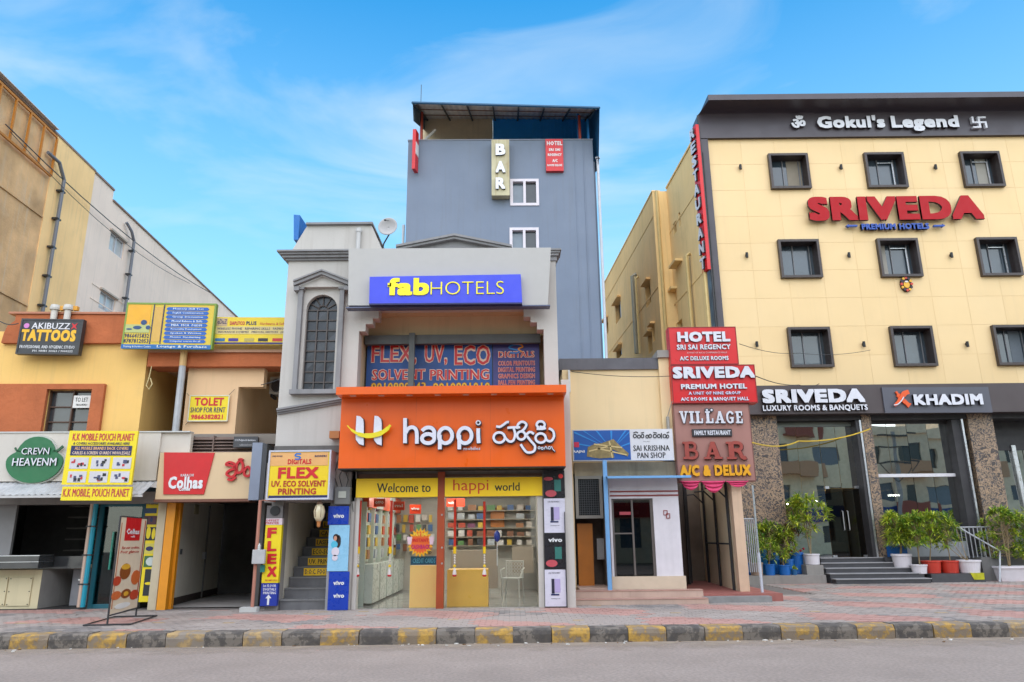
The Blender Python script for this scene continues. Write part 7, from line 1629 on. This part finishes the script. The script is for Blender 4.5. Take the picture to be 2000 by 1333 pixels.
q = MB(FR); q.stroke([FR.pt(x, y, -.57) for x, y in ((1745, 792), (1753, 790), (1760, 783), (1764, 776))], .03, -.61, -.595); q.build('logo', LETW, p_)
# mosaic columns
MOS = bpy.data.materials.new('mosaic_tile'); MOS.use_nodes = True
N = MOS.node_tree; b = N.nodes['Principled BSDF']; b.inputs['Roughness'].default_value = .5
tc = N.nodes.new('ShaderNodeTexCoord'); v1 = N.nodes.new('ShaderNodeTexNoise'); v1.inputs['Scale'].default_value = 5.5; v1.inputs['Detail'].default_value = 2; v1.inputs['Distortion'].default_value = 2.2; N.links.new(tc.outputs['Object'], v1.inputs['Vector'])
r1 = N.nodes.new('ShaderNodeValToRGB'); e = r1.color_ramp.elements; e[0].position = .42; e[0].color = (.09, .075, .07, 1); e[1].position = .62; e[1].color = (.07, .055, .05, 1)
for pos, c in ((.47, (.48, .32, .19, 1)), (.50, (.16, .12, .10, 1)), (.54, (.55, .36, .2, 1)), (.58, (.06, .05, .05, 1))): k = e.new(pos); k.color = c
N.links.new(v1.outputs['Fac'], r1.inputs[0]); v2 = N.nodes.new('ShaderNodeTexNoise'); v2.inputs['Scale'].default_value = 1.2; N.links.new(tc.outputs['Object'], v2.inputs['Vector'])
mxn = N.nodes.new('ShaderNodeMixRGB'); mxn.blend_type = 'MULTIPLY'; mxn.inputs[0].default_value = .35; N.links.new(r1.outputs[0], mxn.inputs[1]); N.links.new(v2.outputs['Fac'], mxn.inputs[2]); N.links.new(mxn.outputs[0], b.inputs['Base Color'])
bp = N.nodes.new('ShaderNodeBump'); bp.inputs['Distance'].default_value = .012; N.links.new(v1.outputs['Fac'], bp.inputs['Height']); N.links.new(bp.outputs[0], b.inputs['Normal'])
gtop = ZR(822); gb = ZL - .8
cols_ = ((XR(1441, 1000) - .2, XR(1529, 960)), (XR(1698, 960), XR(1717, 960)), (XR(1910, 960), XR(1960, 960)))
for (a, b_) in cols_:
    a0_ = a
    MB(FR).box(a, b_, -.1, .8, GZ - .02, gtop + .2).build('column', MOS, t)
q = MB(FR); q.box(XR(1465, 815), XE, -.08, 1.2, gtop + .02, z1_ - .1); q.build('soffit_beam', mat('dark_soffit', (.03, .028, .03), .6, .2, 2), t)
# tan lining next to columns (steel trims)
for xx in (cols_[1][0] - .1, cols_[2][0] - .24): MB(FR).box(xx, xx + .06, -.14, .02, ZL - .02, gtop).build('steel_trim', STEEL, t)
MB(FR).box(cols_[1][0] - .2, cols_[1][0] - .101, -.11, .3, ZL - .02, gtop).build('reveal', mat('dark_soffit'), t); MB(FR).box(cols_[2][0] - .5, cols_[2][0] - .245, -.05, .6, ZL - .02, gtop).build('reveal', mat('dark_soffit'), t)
HG = glass('hotel_glass', (.5, .55, .5), 3.0, .5, wav=.0035, floor=.55)
g1 = (cols_[0][1], cols_[1][0] - .2); g2 = (cols_[1][1], cols_[2][0] - .5); g3 = (cols_[2][1], XE)
dz_ = ZR(955, 1650, .28); d0, d1 = XR(1619, 1020, .28), XR(1686, 1020, .28)
def pane(a, b_, c, d_, y, par, m_=HG, nm='glass_pane'):
    tl, tr = random.uniform(-.004, .004), random.uniform(-.006, .006)
    q = MB(FR); q.quad([(a + .006, y - tl, c), (b_ - .006, y + tl, c), (b_ - .006, y + tl + tr, d_), (a + .006, y - tl + tr, d_)]); return q.build(nm, m_, par)
sf1 = thing('glass_front', 'tall glass front with double door of the hotel entrance, reflecting the street', 'shop front', FR.w((g1[0] + g1[1]) / 2, .3, ZL))
xs = [g1[0], g1[0] + (d0 - g1[0]) * .5, d0, (d0 + d1) / 2, d1, g1[1]]
zr_ = ZR(834, 1600, .3)
for k in range(5):
    if k in (2, 3): pane(xs[k], xs[k + 1], dz_ + .02, zr_, .3, sf1)
    else: pane(xs[k], xs[k + 1], ZL, zr_, .3, sf1)
dg = glass('door_glass', (.28, .28, .27), 1.2, .5, floor=.02)
for k in (0, 1):
    dd = pane(xs[2 + k], xs[3 + k], ZL + .01, dz_, .28, sf1, dg, 'glass_door')
    hx = xs[3] + (-.1 if k == 0 else .06); q = MB(FR); q.tube([(hx, .26, ZL + .8), (hx, .2, ZL + .82), (hx, .2, ZL + 1.38), (hx, .26, ZL + 1.4)], .018, 6); q.build('handle', STEEL, dd)
    q = MB(FR); xx = (d0, d1 - .12)[k]; q.box(xx, xx + .12, .24, .32, dz_ + .0, dz_ + .08); q.box(xx, xx + .12, .24, .32, ZL, ZL + .06); q.build('patch_fitting', STEEL, dd)
q = MB(FR); q.box(g1[0], g1[1], .24, .36, zr_, zr_ + .14); q.build('top_rail', mat('green_grey_rail', (.14, .16, .14), .4, .1, 2), sf1)
sf2 = thing('glass_front', 'shoe shop glass front with white bar, reflecting buildings and a pole', 'shop front', FR.w((g2[0] + g2[1]) / 2, .3, ZL))
zbar = ZR(929, 1800, .3); n = 4
for k in range(n):
    a = g2[0] + (g2[1] - g2[0]) * k / n; b_ = g2[0] + (g2[1] - g2[0]) * (k + 1) / n; pane(a, b_, zbar + .05, ZR(828, 1800, .3), .3, sf2); pane(a, b_, ZL + .45, zbar - .05, .3, sf2)
MB(FR).box(g2[0] + .02, g2[1] + .1, .2, .32, zbar - .05, zbar + .05).build('bar', pm(235, 232, 235, .3), sf2)
q = MB(FR); q.box(g2[0], g2[1], .24, .36, ZR(828, 1800, .3), gtop + .1); q.build('top_rail', mat('dark_soffit'), sf2)
MB(FR).box(g2[0], g2[1] + .2, .2, .45, ZL - .3, ZL + .44).build('low_wall', pm(190, 195, 198, .5, streak=.2), sf2)
sf3 = thing('glass_front', 'dark recessed glass front at the right edge of the photograph', 'shop front', FR.w(g3[0] + 1, .6, ZL))
for k in range(3): a = g3[0] + .1 + 1.3 * k; pane(a, a + 1.28, ZL + .1, ZR(880, 1980, .8), .8, sf3)
q = MB(FR); q.box(g3[0], XE, .75, .9, ZR(880, 1980, .8), gtop + .2); q.build('header', mat('dark_soffit'), sf3)
q = MB(FR); a = XR(1972, 900, .7); q.prism([FR.pt(1975, 870, .7), FR.pt(1983, 870, .7), FR.pt(2010, 1000, .7), FR.pt(2003, 1000, .7)], .7, .74); q.build('steel_brace', STEEL, sf3)
# interior of the hotel
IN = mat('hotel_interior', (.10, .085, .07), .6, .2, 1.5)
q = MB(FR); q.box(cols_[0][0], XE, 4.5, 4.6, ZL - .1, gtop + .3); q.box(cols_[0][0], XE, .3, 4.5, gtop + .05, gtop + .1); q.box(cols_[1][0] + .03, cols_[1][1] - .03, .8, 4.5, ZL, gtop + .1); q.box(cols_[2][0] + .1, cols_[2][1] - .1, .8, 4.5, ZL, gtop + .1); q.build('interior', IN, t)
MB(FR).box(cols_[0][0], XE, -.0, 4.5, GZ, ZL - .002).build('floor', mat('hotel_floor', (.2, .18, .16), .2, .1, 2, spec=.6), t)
for k, (a_, lb) in enumerate(((XR(1595, 895, 1.5), 'starburst ceiling lamp behind the hotel glass, above the potted shrub'), (XR(1657, 895, 1.5), 'starburst ceiling lamp behind the hotel glass, above the double door'))):
    o = thing('ceiling_lamp', lb, 'lamp', FR.w(a_, 1.5, ZR(895, 1620, 1.5))); z = ZR(895, 1620, 1.5)
    q = MB(FR); q.tube([(a_, 1.5, z), (a_, 1.5, gtop + .05)], .01, 5); q.build('rod', STEEL, o)
    for j in range(6): an = j * math.pi / 3 + .3; MB(FR).lathe([(.005, -.04), (.055, 0), (.005, .04)], (a_ + .17 * math.cos(an), 1.5, z + .17 * math.sin(an)), 8).build('bulb', mat('bulb_glow', (1, .9, .7), emit=40, var=0), o)
for k, (px_, py_, lb) in enumerate(((1594, 979, 'small lit bulb behind the glass above the potted shrub'), (1538, 985, 'small lit bulb at the left end of the hotel glass'))):
    a, z = FR.pt(px_, py_, 1.2); q = MB(FR); q.lathe([(.005, -.04), (.045, 0), (.005, .04)], (a, 1.2, z), 8); tag(q.build('hanging_bulb', mat('bulb_glow')), lb, 'lamp')
a, z = FR.pt(1744, 968, 2.0); tag(MB(FR).box(a - .18, a + .18, 1.9, 2.0, z - .03, z + .03).build('tube_lamp', mat('lamp_white', (1, .98, .9), emit=8, var=0)), 'short lit tube lamp inside the shoe shop window', 'lamp')
# corrugated low panels and sofa etc. inside behind glass
CORR = mat('corrugated_panel', (.34, .34, .32), .5, .1, 2)
for (a, b_) in ((XR(1528, 1040, .5), XR(1585, 1040, .5)), (XR(1689, 1040, .5), XR(1712, 1040, .5))):
    q = MB(FR)
    for k in range(12): z = ZL + .05 + k * .085; q.box(a, b_, .5 + .03 * (k % 2), .56, z, z + .082)
    tag(q.build('ribbed_panel', CORR), 'low ribbed grey panel behind the hotel glass at x %s' % ('left of the door' if a < d0 else 'right of the door'), 'panel')
for o in [o for o in bpy.data.objects if o.name.startswith('ribbed_panel')]: o['label'] = o['label'].replace(' at x', '')
o = thing('sofa', 'brown lobby sofa seen dimly through the hotel glass door', 'sofa', FR.w(XR(1635, 1060, 2.2), 2.2, ZL))
a = XR(1622, 1060, 2.2); SF = mat('sofa_brown', (.25, .17, .11), .7, .1, 3)
MB(FR).box(a, a + .9, 2.2, 2.9, ZL, ZL + .42).build('seat', SF, o, bev=.04); MB(FR).box(a, a + .9, 2.91, 3.1, ZL, ZL + .9).build('backrest', SF, o, bev=.04); MB(FR).box(a - .15, a - .01, 2.2, 3.0, ZL, ZL + .6).build('armrest', SF, o, bev=.03)
for j in range(2):
    for k in range(6):
        a, z = FR.pt(1745 + 23 * k, 1010 + 22 * j, 2); nm_, m_ = random.choice(NCP); tag(MB(FR).box(a, a + .26, 1.9, 2.1, z, z + .12).build('shoe_box', m_), '%s shoe box in the shoe shop window behind the shrubs, %s row, %s along' % (nm_, ('upper', 'lower')[j], CWD[k]), 'box', 'shoe boxes inside the shop window')
q = MB(FR); a, z = FR.pt(1905, 1000, 1.5); q.box(a - .1, a + .25, 1.5, 1.7, ZL, z + .3); tag(q.build('display_stand', pm(240, 170, 20)), 'yellow display stand inside the shoe shop behind the railing', 'stand')
# ---------------- plinth, steps
GRN = mat('black_granite', (.055, .055, .06), .38, .15, 5, spec=.6); GT = mat('granite_top', (.30, .295, .30), .4, .1, 5)
GPL = mat('grey_stone', (.24, .225, .205), .75, .12, 2, streak=.3)
ys = thing('entrance_steps', 'five black granite steps with pale edges leading up to the hotel door', 'steps', FR.w(XR(1700, 1120, -1), -1.2, GZ))
nst = 5; rise = (ZL - GZ) / nst; lx = (1604, 1605, 1614, 1622, 1634); rx = (1727, 1747, 1790, 1806, 1819); yy_ = [-.15, -.45, -.75, -1.05, -1.35]
for k in range(nst):
    zt_ = ZL - rise * k; y0_ = yy_[k] - .05; pyc = 1095 + 11 * k; a, b_ = XR(lx[k], pyc, y0_), XR(rx[k], pyc, y0_); 
    MB(FR).box(a, b_, y0_, (-.102 if k == 0 else -.101), GZ - .02, zt_ - .025).build('step', GRN, ys)
    MB(FR).box(a - .02, b_ + .02, y0_ - .03, (yy_[k - 1] - .051 if k else -.101), zt_ - .024, zt_).build('tread', GT, ys)
pl = thing('plinth', 'long low stone plinth under the hotel columns carrying the pots', 'plinth', FR.w(XR(1500), -1, GZ))
zp1 = GZ + .24
q = MB(FR); q.box(XR(1458, 1131, -1.15), XR(1614, 1131, -1.15), -1.15, -.101, GZ - .02, zp1); q.build('ledge', GPL, pl)
q = MB(FR); q.box(XR(1575, 1118, -.9), XR(1608, 1118, -.9), -.95, -.35, zp1 + .001, zp1 + .27); q.build('block', GPL, pl)
q = MB(FR); q.box(XR(1820, 1131, -1.15), XR(1925, 1131, -1.15), -1.15, -.101, GZ - .02, zp1); q.build('ledge', GRN, pl)
q = MB(FR); q.box(XR(1728, 1095, -.3), XR(1925, 1100, -.3), -.35, -.101, zp1, ZL); q.build('upper_ledge', GRN, pl)
q = MB(FR); q.box(XR(1919, 1110, -.8), XR(1951, 1110, -.8), -.8, -.101, GZ - .02, ZL - .02); q.build('ramp_wall', mat('dark_concrete', (.13, .125, .12), .85, .15, 2, streak=.4), pl)
q = MB(FR); q.box(XR(1951, 1110, -.4), XE, -.4, -.101, GZ - .02, ZL - .02); q.build('side_wall', mat('dark_concrete'), pl)
# ---------------- pots and plants
LG1 = bpy.data.materials.new('croton_leaf'); LG1.use_nodes = True
def leafmat(m_, c1, c2, c3):
    N = m_.node_tree; b = N.nodes['Principled BSDF']; b.inputs['Roughness'].default_value = .42; b.inputs['Specular IOR Level'].default_value = .5
    g = N.nodes.new('ShaderNodeNewGeometry'); r = N.nodes.new('ShaderNodeValToRGB'); e = r.color_ramp.elements; e[0].color = (*c1, 1); e[1].color = (*c3, 1); k = e.new(.5); k.color = (*c2, 1)
    N.links.new(g.outputs['Random Per Island'], r.inputs[0]); N.links.new(r.outputs[0], b.inputs['Base Color'])
    tr = N.nodes.new('ShaderNodeBsdfTranslucent'); N.links.new(r.outputs[0], tr.inputs[0]); mxs = N.nodes.new('ShaderNodeMixShader'); mxs.inputs[0].default_value = .3
    o = N.nodes['Material Output']; N.links.new(b.outputs[0], mxs.inputs[1]); N.links.new(tr.outputs[0], mxs.inputs[2]); N.links.new(mxs.outputs[0], o.inputs[0])
leafmat(LG1, (.07, .18, .02), (.30, .42, .03), (.75, .74, .08))
LG2 = bpy.data.materials.new('dark_leaf'); LG2.use_nodes = True; leafmat(LG2, (.05, .15, .02), (.20, .34, .03), (.60, .64, .07))
LG3 = bpy.data.materials.new('red_leaf'); LG3.use_nodes = True; leafmat(LG3, (.03, .09, .02), (.12, .12, .02), (.40, .08, .03))
BARK = mat('stem_bark', (.30, .22, .12), .85, .2, 8); SOIL = mat('soil', (.06, .045, .03), .95, .2, 10)
def leaf(q, p, d, L_, wd, droop):
    d = d.normalized(); side = d.cross(Vector((0, 0, 1)));
    if side.length < .1: side = Vector((1, 0, 0))
    side = side.normalized(); nrm = side.cross(d)
    pts = []
    for k, (u, ww) in enumerate(((0, .15), (.3, .9), (.65, .9), (1, .05))):
        c = p + d * (L_ * u) - Vector((0, 0, droop * L_ * u * u)); pts.append((c - side * wd * ww / 2 + nrm * wd * .15, c, c + side * wd * ww / 2 + nrm * wd * .15))
    i0 = len(q.v)
    for tr_ in pts: q.v += [tuple(x) for x in tr_]
    for k in range(3):
        a = i0 + 3 * k; q.face((a, a + 1, a + 4, a + 3)); q.face((a + 1, a + 2, a + 5, a + 4))
def plant(base, h, rad, seed, m_, root, n_tuft=26, stems=3, LL=.17, low=.3, wd=.035):
    rr = random.Random(seed); q = MB(); st = MB()
    tips = []
    for s_ in range(stems):
        an = rr.random() * 6.28; top = base + Vector((math.cos(an) * rad * .25, math.sin(an) * rad * .2, h * .75)); mid = base + (top - base) * .5 + Vector((rr.uniform(-.03, .03), rr.uniform(-.03, .03), 0))
        st.tube([tuple(base + Vector((rr.uniform(-.03, .03), rr.uniform(-.02, .02), 0))), tuple(mid), tuple(top)], [.018, .013, .008], 5)
        tips.append((mid, top))
    for k in range(n_tuft):
        f = low + (1 - low) * rr.random() ** .8; an = rr.random() * 6.28
        prof = math.sin(math.pi * min(1, max(0.08, (f - low + .12) / (1 - low + .2)))) ** .6
        ra = rad * prof * rr.uniform(.35, 1); c = base + Vector((ra * math.cos(an), ra * math.sin(an) * .8, h * f))
        m0, t0 = rr.choice(tips); o_ = m0 + (t0 - m0) * rr.uniform(-.2, 1) ; o_.z = min(o_.z, c.z - .05)
        st.tube([tuple(o_), tuple(c)], [.007, .004], 4, cap=False)
        for j in range(rr.randint(18, 27)):
            a2 = rr.random() * 6.28; el = rr.uniform(-.3, 1.3); dd_ = Vector((math.cos(a2) * math.cos(el), math.sin(a2) * math.cos(el), math.sin(el))) + Vector((math.cos(an), math.sin(an), .25)) * .25
            leaf(q, c - Vector((0, 0, rr.uniform(0, .12))), dd_, LL * rr.uniform(.6, 1.2), wd * rr.uniform(.7, 1.2), rr.uniform(.1, .6))
    st.build('stem', BARK, root); q.build('foliage', m_, root, kind='stuff')
def pot(px0, px1, pyt, pyb, Y, m_, label, zb_=None, taper=.78, name='plant_pot', group=None, rim=True, square=False):
    xm_ = (px0 + px1) / 2; p = at(xm_, pyb, Y); zt_ = at(xm_, pyt, Y).z; zb__ = zb_ if zb_ is not None else p.z; r = (at(px1, pyt, Y).x - at(px0, pyt, Y).x) / 2
    root = thing(name, label, 'potted plant', (p.x, Y, zb__), group); h = zt_ - zb__
    n_ = 24; prof = [(r * taper, 0), (r * (taper + .05), h * .08), (r * (taper + .03), h * .1), (r * .93, h * .86), (r * 1.0, h * .87), (r * 1.0, h)]
    q = MB(); q.lathe(prof + [(r * .9, h), (r * .86, h * .88)], (p.x, Y, zb__), n_); q.build('pot', m_, root, smooth=False, bev=.004)
    MB().lathe([(r * .86, h * .87), (r * .85, h * .9)], (p.x, Y, zb__), 16).build('soil', SOIL, root)
    return root, Vector((p.x, Y, zb__ + h * .9)), r
PW = pm(228, 222, 226, .35); PB = pm(10, 100, 180, .4); PRD = pm(205, 62, 45, .4); PBG = pm(176, 150, 130, .6); PDK = pm(48, 48, 62, .5)
zl2 = zp1 + .271
r_, b0, _ = pot(1572, 1603, 1082, 1110, 22.9, PW, 'tall leafy shrub in a white pot left of the hotel steps', zl2, .85); plant(b0, 1.75, .62, 1, LG1, r_, 44, 2, .24, .28, .045)
Yp = 22.55
r_, b0, _ = pot(1540, 1571, 1079, 1107, 23.15, PB, 'large blue bin pot with red flowers behind the white pot', zp1, .8); q = MB()
for k in range(6): q.lathe([(.005, -.04), (.045, 0), (.005, .04)], (b0.x - .2 + .09 * k, 23.1, b0.z + .06 + .05 * (k % 3)), 7)
q.build('flower', pm(200, 20, 50), r_); plant(b0, .9, .32, 12, LG3, r_, 14, 2, .2, .3)
r_, b0, _ = pot(1493, 1516, 1102, 1127, Yp, PB, 'small blue pot with dark leaves, second from the left in the front row', zp1, .8); plant(b0, .85, .33, 2, LG2, r_, 18, 2, .22, .2)
r_, b0, _ = pot(1521, 1545, 1104, 1127, Yp, PB, 'small blue pot with a few sprigs, third in the front row', zp1, .82); plant(b0, .5, .2, 3, LG1, r_, 8, 2, .14, .2)
r_, b0, _ = pot(1546, 1558, 1112, 1127, Yp, pm(20, 90, 140, .4), 'tiny blue pot right of the two small blue pots', zp1, .85); plant(b0, .15, .06, 4, LG2, r_, 3, 1, .08, .2)
r_, b0, _ = pot(1528, 1552, 1092, 1116, 22.9, PB, 'blue pot with croton in front of the large blue bin pot', zp1, .8); plant(b0, .9, .38, 5, LG1, r_, 18, 2, .22, .25)
r_, b0, _ = pot(1466, 1492, 1099, 1127, Yp, PBG, 'beige pot with tall upright canes at the left end of the plant row', zp1, .82); rr = random.Random(5); q = MB()
for k in range(12):
    x, y_ = b0.x + rr.uniform(-.12, .12), b0.y + rr.uniform(-.1, .1); q.tube([(x, y_, b0.z), (x + rr.uniform(-.12, .06), y_, b0.z + rr.uniform(.5, 1.25))], [.012, .007], 5)
q.build('cane', pm(110, 150, 60, .5), r_); plant(b0, .9, .22, 7, LG2, r_, 9, 1, .2, .3)
r_, b0, _ = pot(1461, 1474, 1099, 1127, 22.75, PB, 'blue pot half hidden behind the beige cane pot', zp1, .85); plant(b0, .5, .15, 8, LG2, r_, 5, 1, .16, .3)
r_, b0, _ = pot(1502, 1524, 1080, 1103, 23.1, PB, 'blue pot with dark foliage in the back row by the mosaic column', zp1, .85); plant(b0, 1.0, .4, 9, LG2, r_, 20, 2, .26, .2)
r_, b0, _ = pot(1486, 1500, 1074, 1097, 23.15, pm(30, 130, 190, .4), 'light blue tub in the back row between cane pot and dark foliage', zp1, .9); plant(b0, .85, .26, 10, LG1, r_, 12, 2, .24, .2)
a = XR(1458, 1100, -.9); o = thing('waste_bin', 'dark blue grey bin behind the railing at the left of the plant row', 'bin', FR.w(a, -.9, zp1)); MB(FR).lathe([(.13, 0), (.16, .55), (.17, .57), (.17, .62)], (a, -.55, zp1), 16).build('body', PDK, o)
# right group
r_, b0, _ = pot(1745, 1783, 1082, 1111, 22.95, PW, 'white pot with bushy yellow green shrub beside the top steps', ZL - 3 * rise + .0, .75); plant(b0, 1.25, .56, 21, LG1, r_, 46, 3, .24, .22, .042)
o = thing('blue_crate', 'blue box behind the white pot beside the top steps', 'box', FR.w(XR(1755, 1080, -.25), -.25, ZL)); MB(FR).box(XR(1738, 1080, -.3), XR(1772, 1080, -.3), -.32, -.12, ZL, ZL + .34).build('body', PB, o)
r_, b0, _ = pot(1782, 1813, 1103, 1126, Yp, PW, 'small white pot with bent stem shrub right of the steps', zp1, .78); plant(b0, 1.45, .48, 22, LG2, r_, 38, 2, .22, .38, .04)
r_, b0, _ = pot(1804, 1841, 1095, 1126, 22.75, PRD, 'left one of two red pots with leafy shrub', zp1, .78); plant(b0, 1.45, .46, 23, LG1, r_, 38, 1, .22, .35, .04)
r_, b0, _ = pot(1840, 1876, 1095, 1126, 22.75, PRD, 'right one of two red pots with leafy shrub', zp1, .78); plant(b0, 1.42, .46, 24, LG2, r_, 40, 1, .24, .3, .04)
r_, b0, _ = pot(1875, 1918, 1094, 1126, 22.6, PW, 'white pot with bare leaning stems right of the red pots', zp1, .75); q = MB()
for dx_, dz_2 in ((-.75, .62), (-.2, .95), (-.55, .8)): q.tube([tuple(b0), tuple(b0 + Vector((dx_ * .3, 0, dz_2 * .2))), tuple(b0 + Vector((dx_, 0, dz_2)))], [.014, .011, .007], 5)
q.build('stem', BARK, r_); q = MB(); rr = random.Random(9)
for k in range(16): leaf(q, b0 + Vector((-.75 + rr.uniform(-.1, .1), rr.uniform(-.1, .1), .6 + rr.uniform(0, .2))), Vector((rr.uniform(-1, 1), rr.uniform(-1, 1), rr.uniform(-.2, 1))), .18, .03, .4)
q.build('foliage', LG1, r_, kind='stuff')
pb_ = thing('planter', 'long white planter with dense bush at the right edge', 'planter', FR.w(XR(1985, 1120, -1.0), -1.0, GZ)); a, b_ = XR(1953, 1120, -1.1), XR(2030, 1120, -1.1); zpt = FR.pt(1980, 1107, -1.1)[1]
q = MB(FR); w4 = .06
A8 = [(a + w4 * 1.4, -1.0), (b_ - w4, -1.0), (b_ - w4, -.55), (a + w4 * 1.4, -.55)]; B8 = [(a, -1.1), (b_, -1.1), (b_, -.5), (a, -.5)]
i = [q.P(x, y_, GZ) for x, y_ in A8] + [q.P(x, y_, zpt) for x, y_ in B8]
q.face(i[:4][::-1]); 
for k in range(4): q.face((i[k], i[(k + 1) % 4], i[4 + (k + 1) % 4], i[4 + k]))
q.box(a - .02, b_ + .02, -1.12, -1.06, zpt - .05, zpt + .01); q.box(a - .02, b_ + .02, -.54, -.48, zpt - .05, zpt + .01); q.box(a - .02, a + .04, -1.06, -.54, zpt - .05, zpt + .01)
q.build('trough', PW, pb_); MB(FR).box(a + .04, b_, -1.05, -.55, zpt - .06, zpt - .03).build('soil', SOIL, pb_)
plant(Vector((a + .5, 22.7, zpt - .05)), 1.75, .72, 31, LG2, pb_, 64, 4, .2, .12, .04); plant(Vector((a + 1.3, 22.7, zpt - .05)), 1.7, .65, 32, LG1, pb_, 46, 4, .2, .12, .04)
o = MB(FR); a, z = XR(1912, 1131, -1.2), zp1; o.quad([(a - .2, -1.16, z + .012), (a + .2, -1.16, z + .012), (a + .2, -.9, z + .012), (a - .2, -.9, z + .012)]); o.quad([(a - .2, -1.165, z + .012), (a - .12, -1.17, z - .17), (a + .18, -1.17, z - .17), (a + .2, -1.165, z + .012)]); tag(o.build('yellow_cloth', pm(190, 185, 30, .8, var=.2)), 'crumpled yellow cloth hanging over the ledge below the white pot', 'cloth')
# railings
def railing(label, x0_, x1_, yr, zb_, zt_, n_, extra=None):
    o = thing('railing', label, 'railing', FR.w((x0_ + x1_) / 2, yr, zb_)); MB(FR).tube([(x0_, yr, zt_), (x1_, yr, zt_)], .022, 7).build('top_rail', STEELP, o)
    for k in range(n_ + 1): x = x0_ + (x1_ - x0_) * k / n_; MB(FR).tube([(x, yr, zb_), (x, yr, zt_ - .02)], .016, 6).build('baluster', STEELP, o)
    return o
STEELP = mat('brushed_steel', (.40, .41, .43), .6, .06, 8, metal=.3)
yr = -.9
o = railing('steel railing with sloping handrail in front of the shoe shop window', XR(1872, 1060, -.45), XR(1938, 1060, -.45), -.45, ZL - .05, FR.pt(1905, 1030, -.45)[1], 8)
A_ = FR.pt(1873, 1031, -.5); B_ = FR.pt(1941, 1070, -.9); C_ = FR.pt(1955, 1138, -1.3); q = MB(FR); q.tube([(A_[0], -.5, A_[1]), (B_[0], -.9, B_[1]), (B_[0] + .1, -1.0, B_[1] - .1), (C_[0], -1.25, GZ)], .025, 7); q.build('handrail', STEELP, o)
o = railing('short steel railing of thin upright bars beside the entrance portico', XR(1447, 1040, -1.2), XR(1474, 1040, -1.2), -1.2, zp1 + .1, FR.pt(1460, 1014, -1.2)[1], 7)
# ---------------- overhead cables, one of them standing in for a reflection
def wire(pts, label, r=.008, m_=DARKIRON, sag=.15):
    P_ = [Vector(p) for p in pts]; out = []
    for A_, B_ in zip(P_, P_[1:]):
        for k in range(9):
            u = k / 8; out.append(tuple(A_ + (B_ - A_) * u - Vector((0, 0, sag * 4 * u * (1 - u)))))
    q = MB(); q.tube(out, r, 5); o = q.build('cable_or_reflection', m_); tag(o, label, 'cable')
wire([FL.w(-3.0, -.2, FL.pt(20, 262)[1]), FL.w(aY + 13.5, -.2, ZT - .6)], 'long black cable crossing the far left building wall', .02, sag=.5)
wire([FL.w(-2.8, -.25, FL.pt(20, 262)[1] - .15), FL.w(aY + 10, -.25, ZT - 1.2)], 'second thinner cable below the long one on the left wall', .012, sag=.6)
wire([at(1444, 672, 17.4), at(1560, 690, 23.1), at(1700, 684, 23.2)], 'thin cable from the top red sign across the cream hotel wall', .008, sag=.1)
wire([at(1476, 735, 17.2), at(1560, 752, 22.9), at(1600, 750, 22.9)], 'thin cable from the middle red sign to the dark band', .012, sag=.08)
wire([at(1116, 726, 17.4), at(1310, 735, 17.1)], 'thin slack cable along the top of the cream wall', .008, sag=.06)
wire([at(1470, 865, 17.3), at(1560, 862, 22.6), at(1700, 838, 22.9)], 'yellow cable built in place of a reflection in the hotel glass front', .02, pm(225, 185, 40), sag=.12)  # added solid strand for a yellow line that is only reflected in the glass
wire([at(510, 752, 16.7), at(560, 735, 16.6)], 'cable at the recess beside the air conditioner', .01, sag=.02)
wire([at(1540, 860, 16.7)] and [at(0, 628, 15.9), at(36, 632, 15.9)], 'black cable at the far left leading to the tattoo sign', .012, sag=.05)
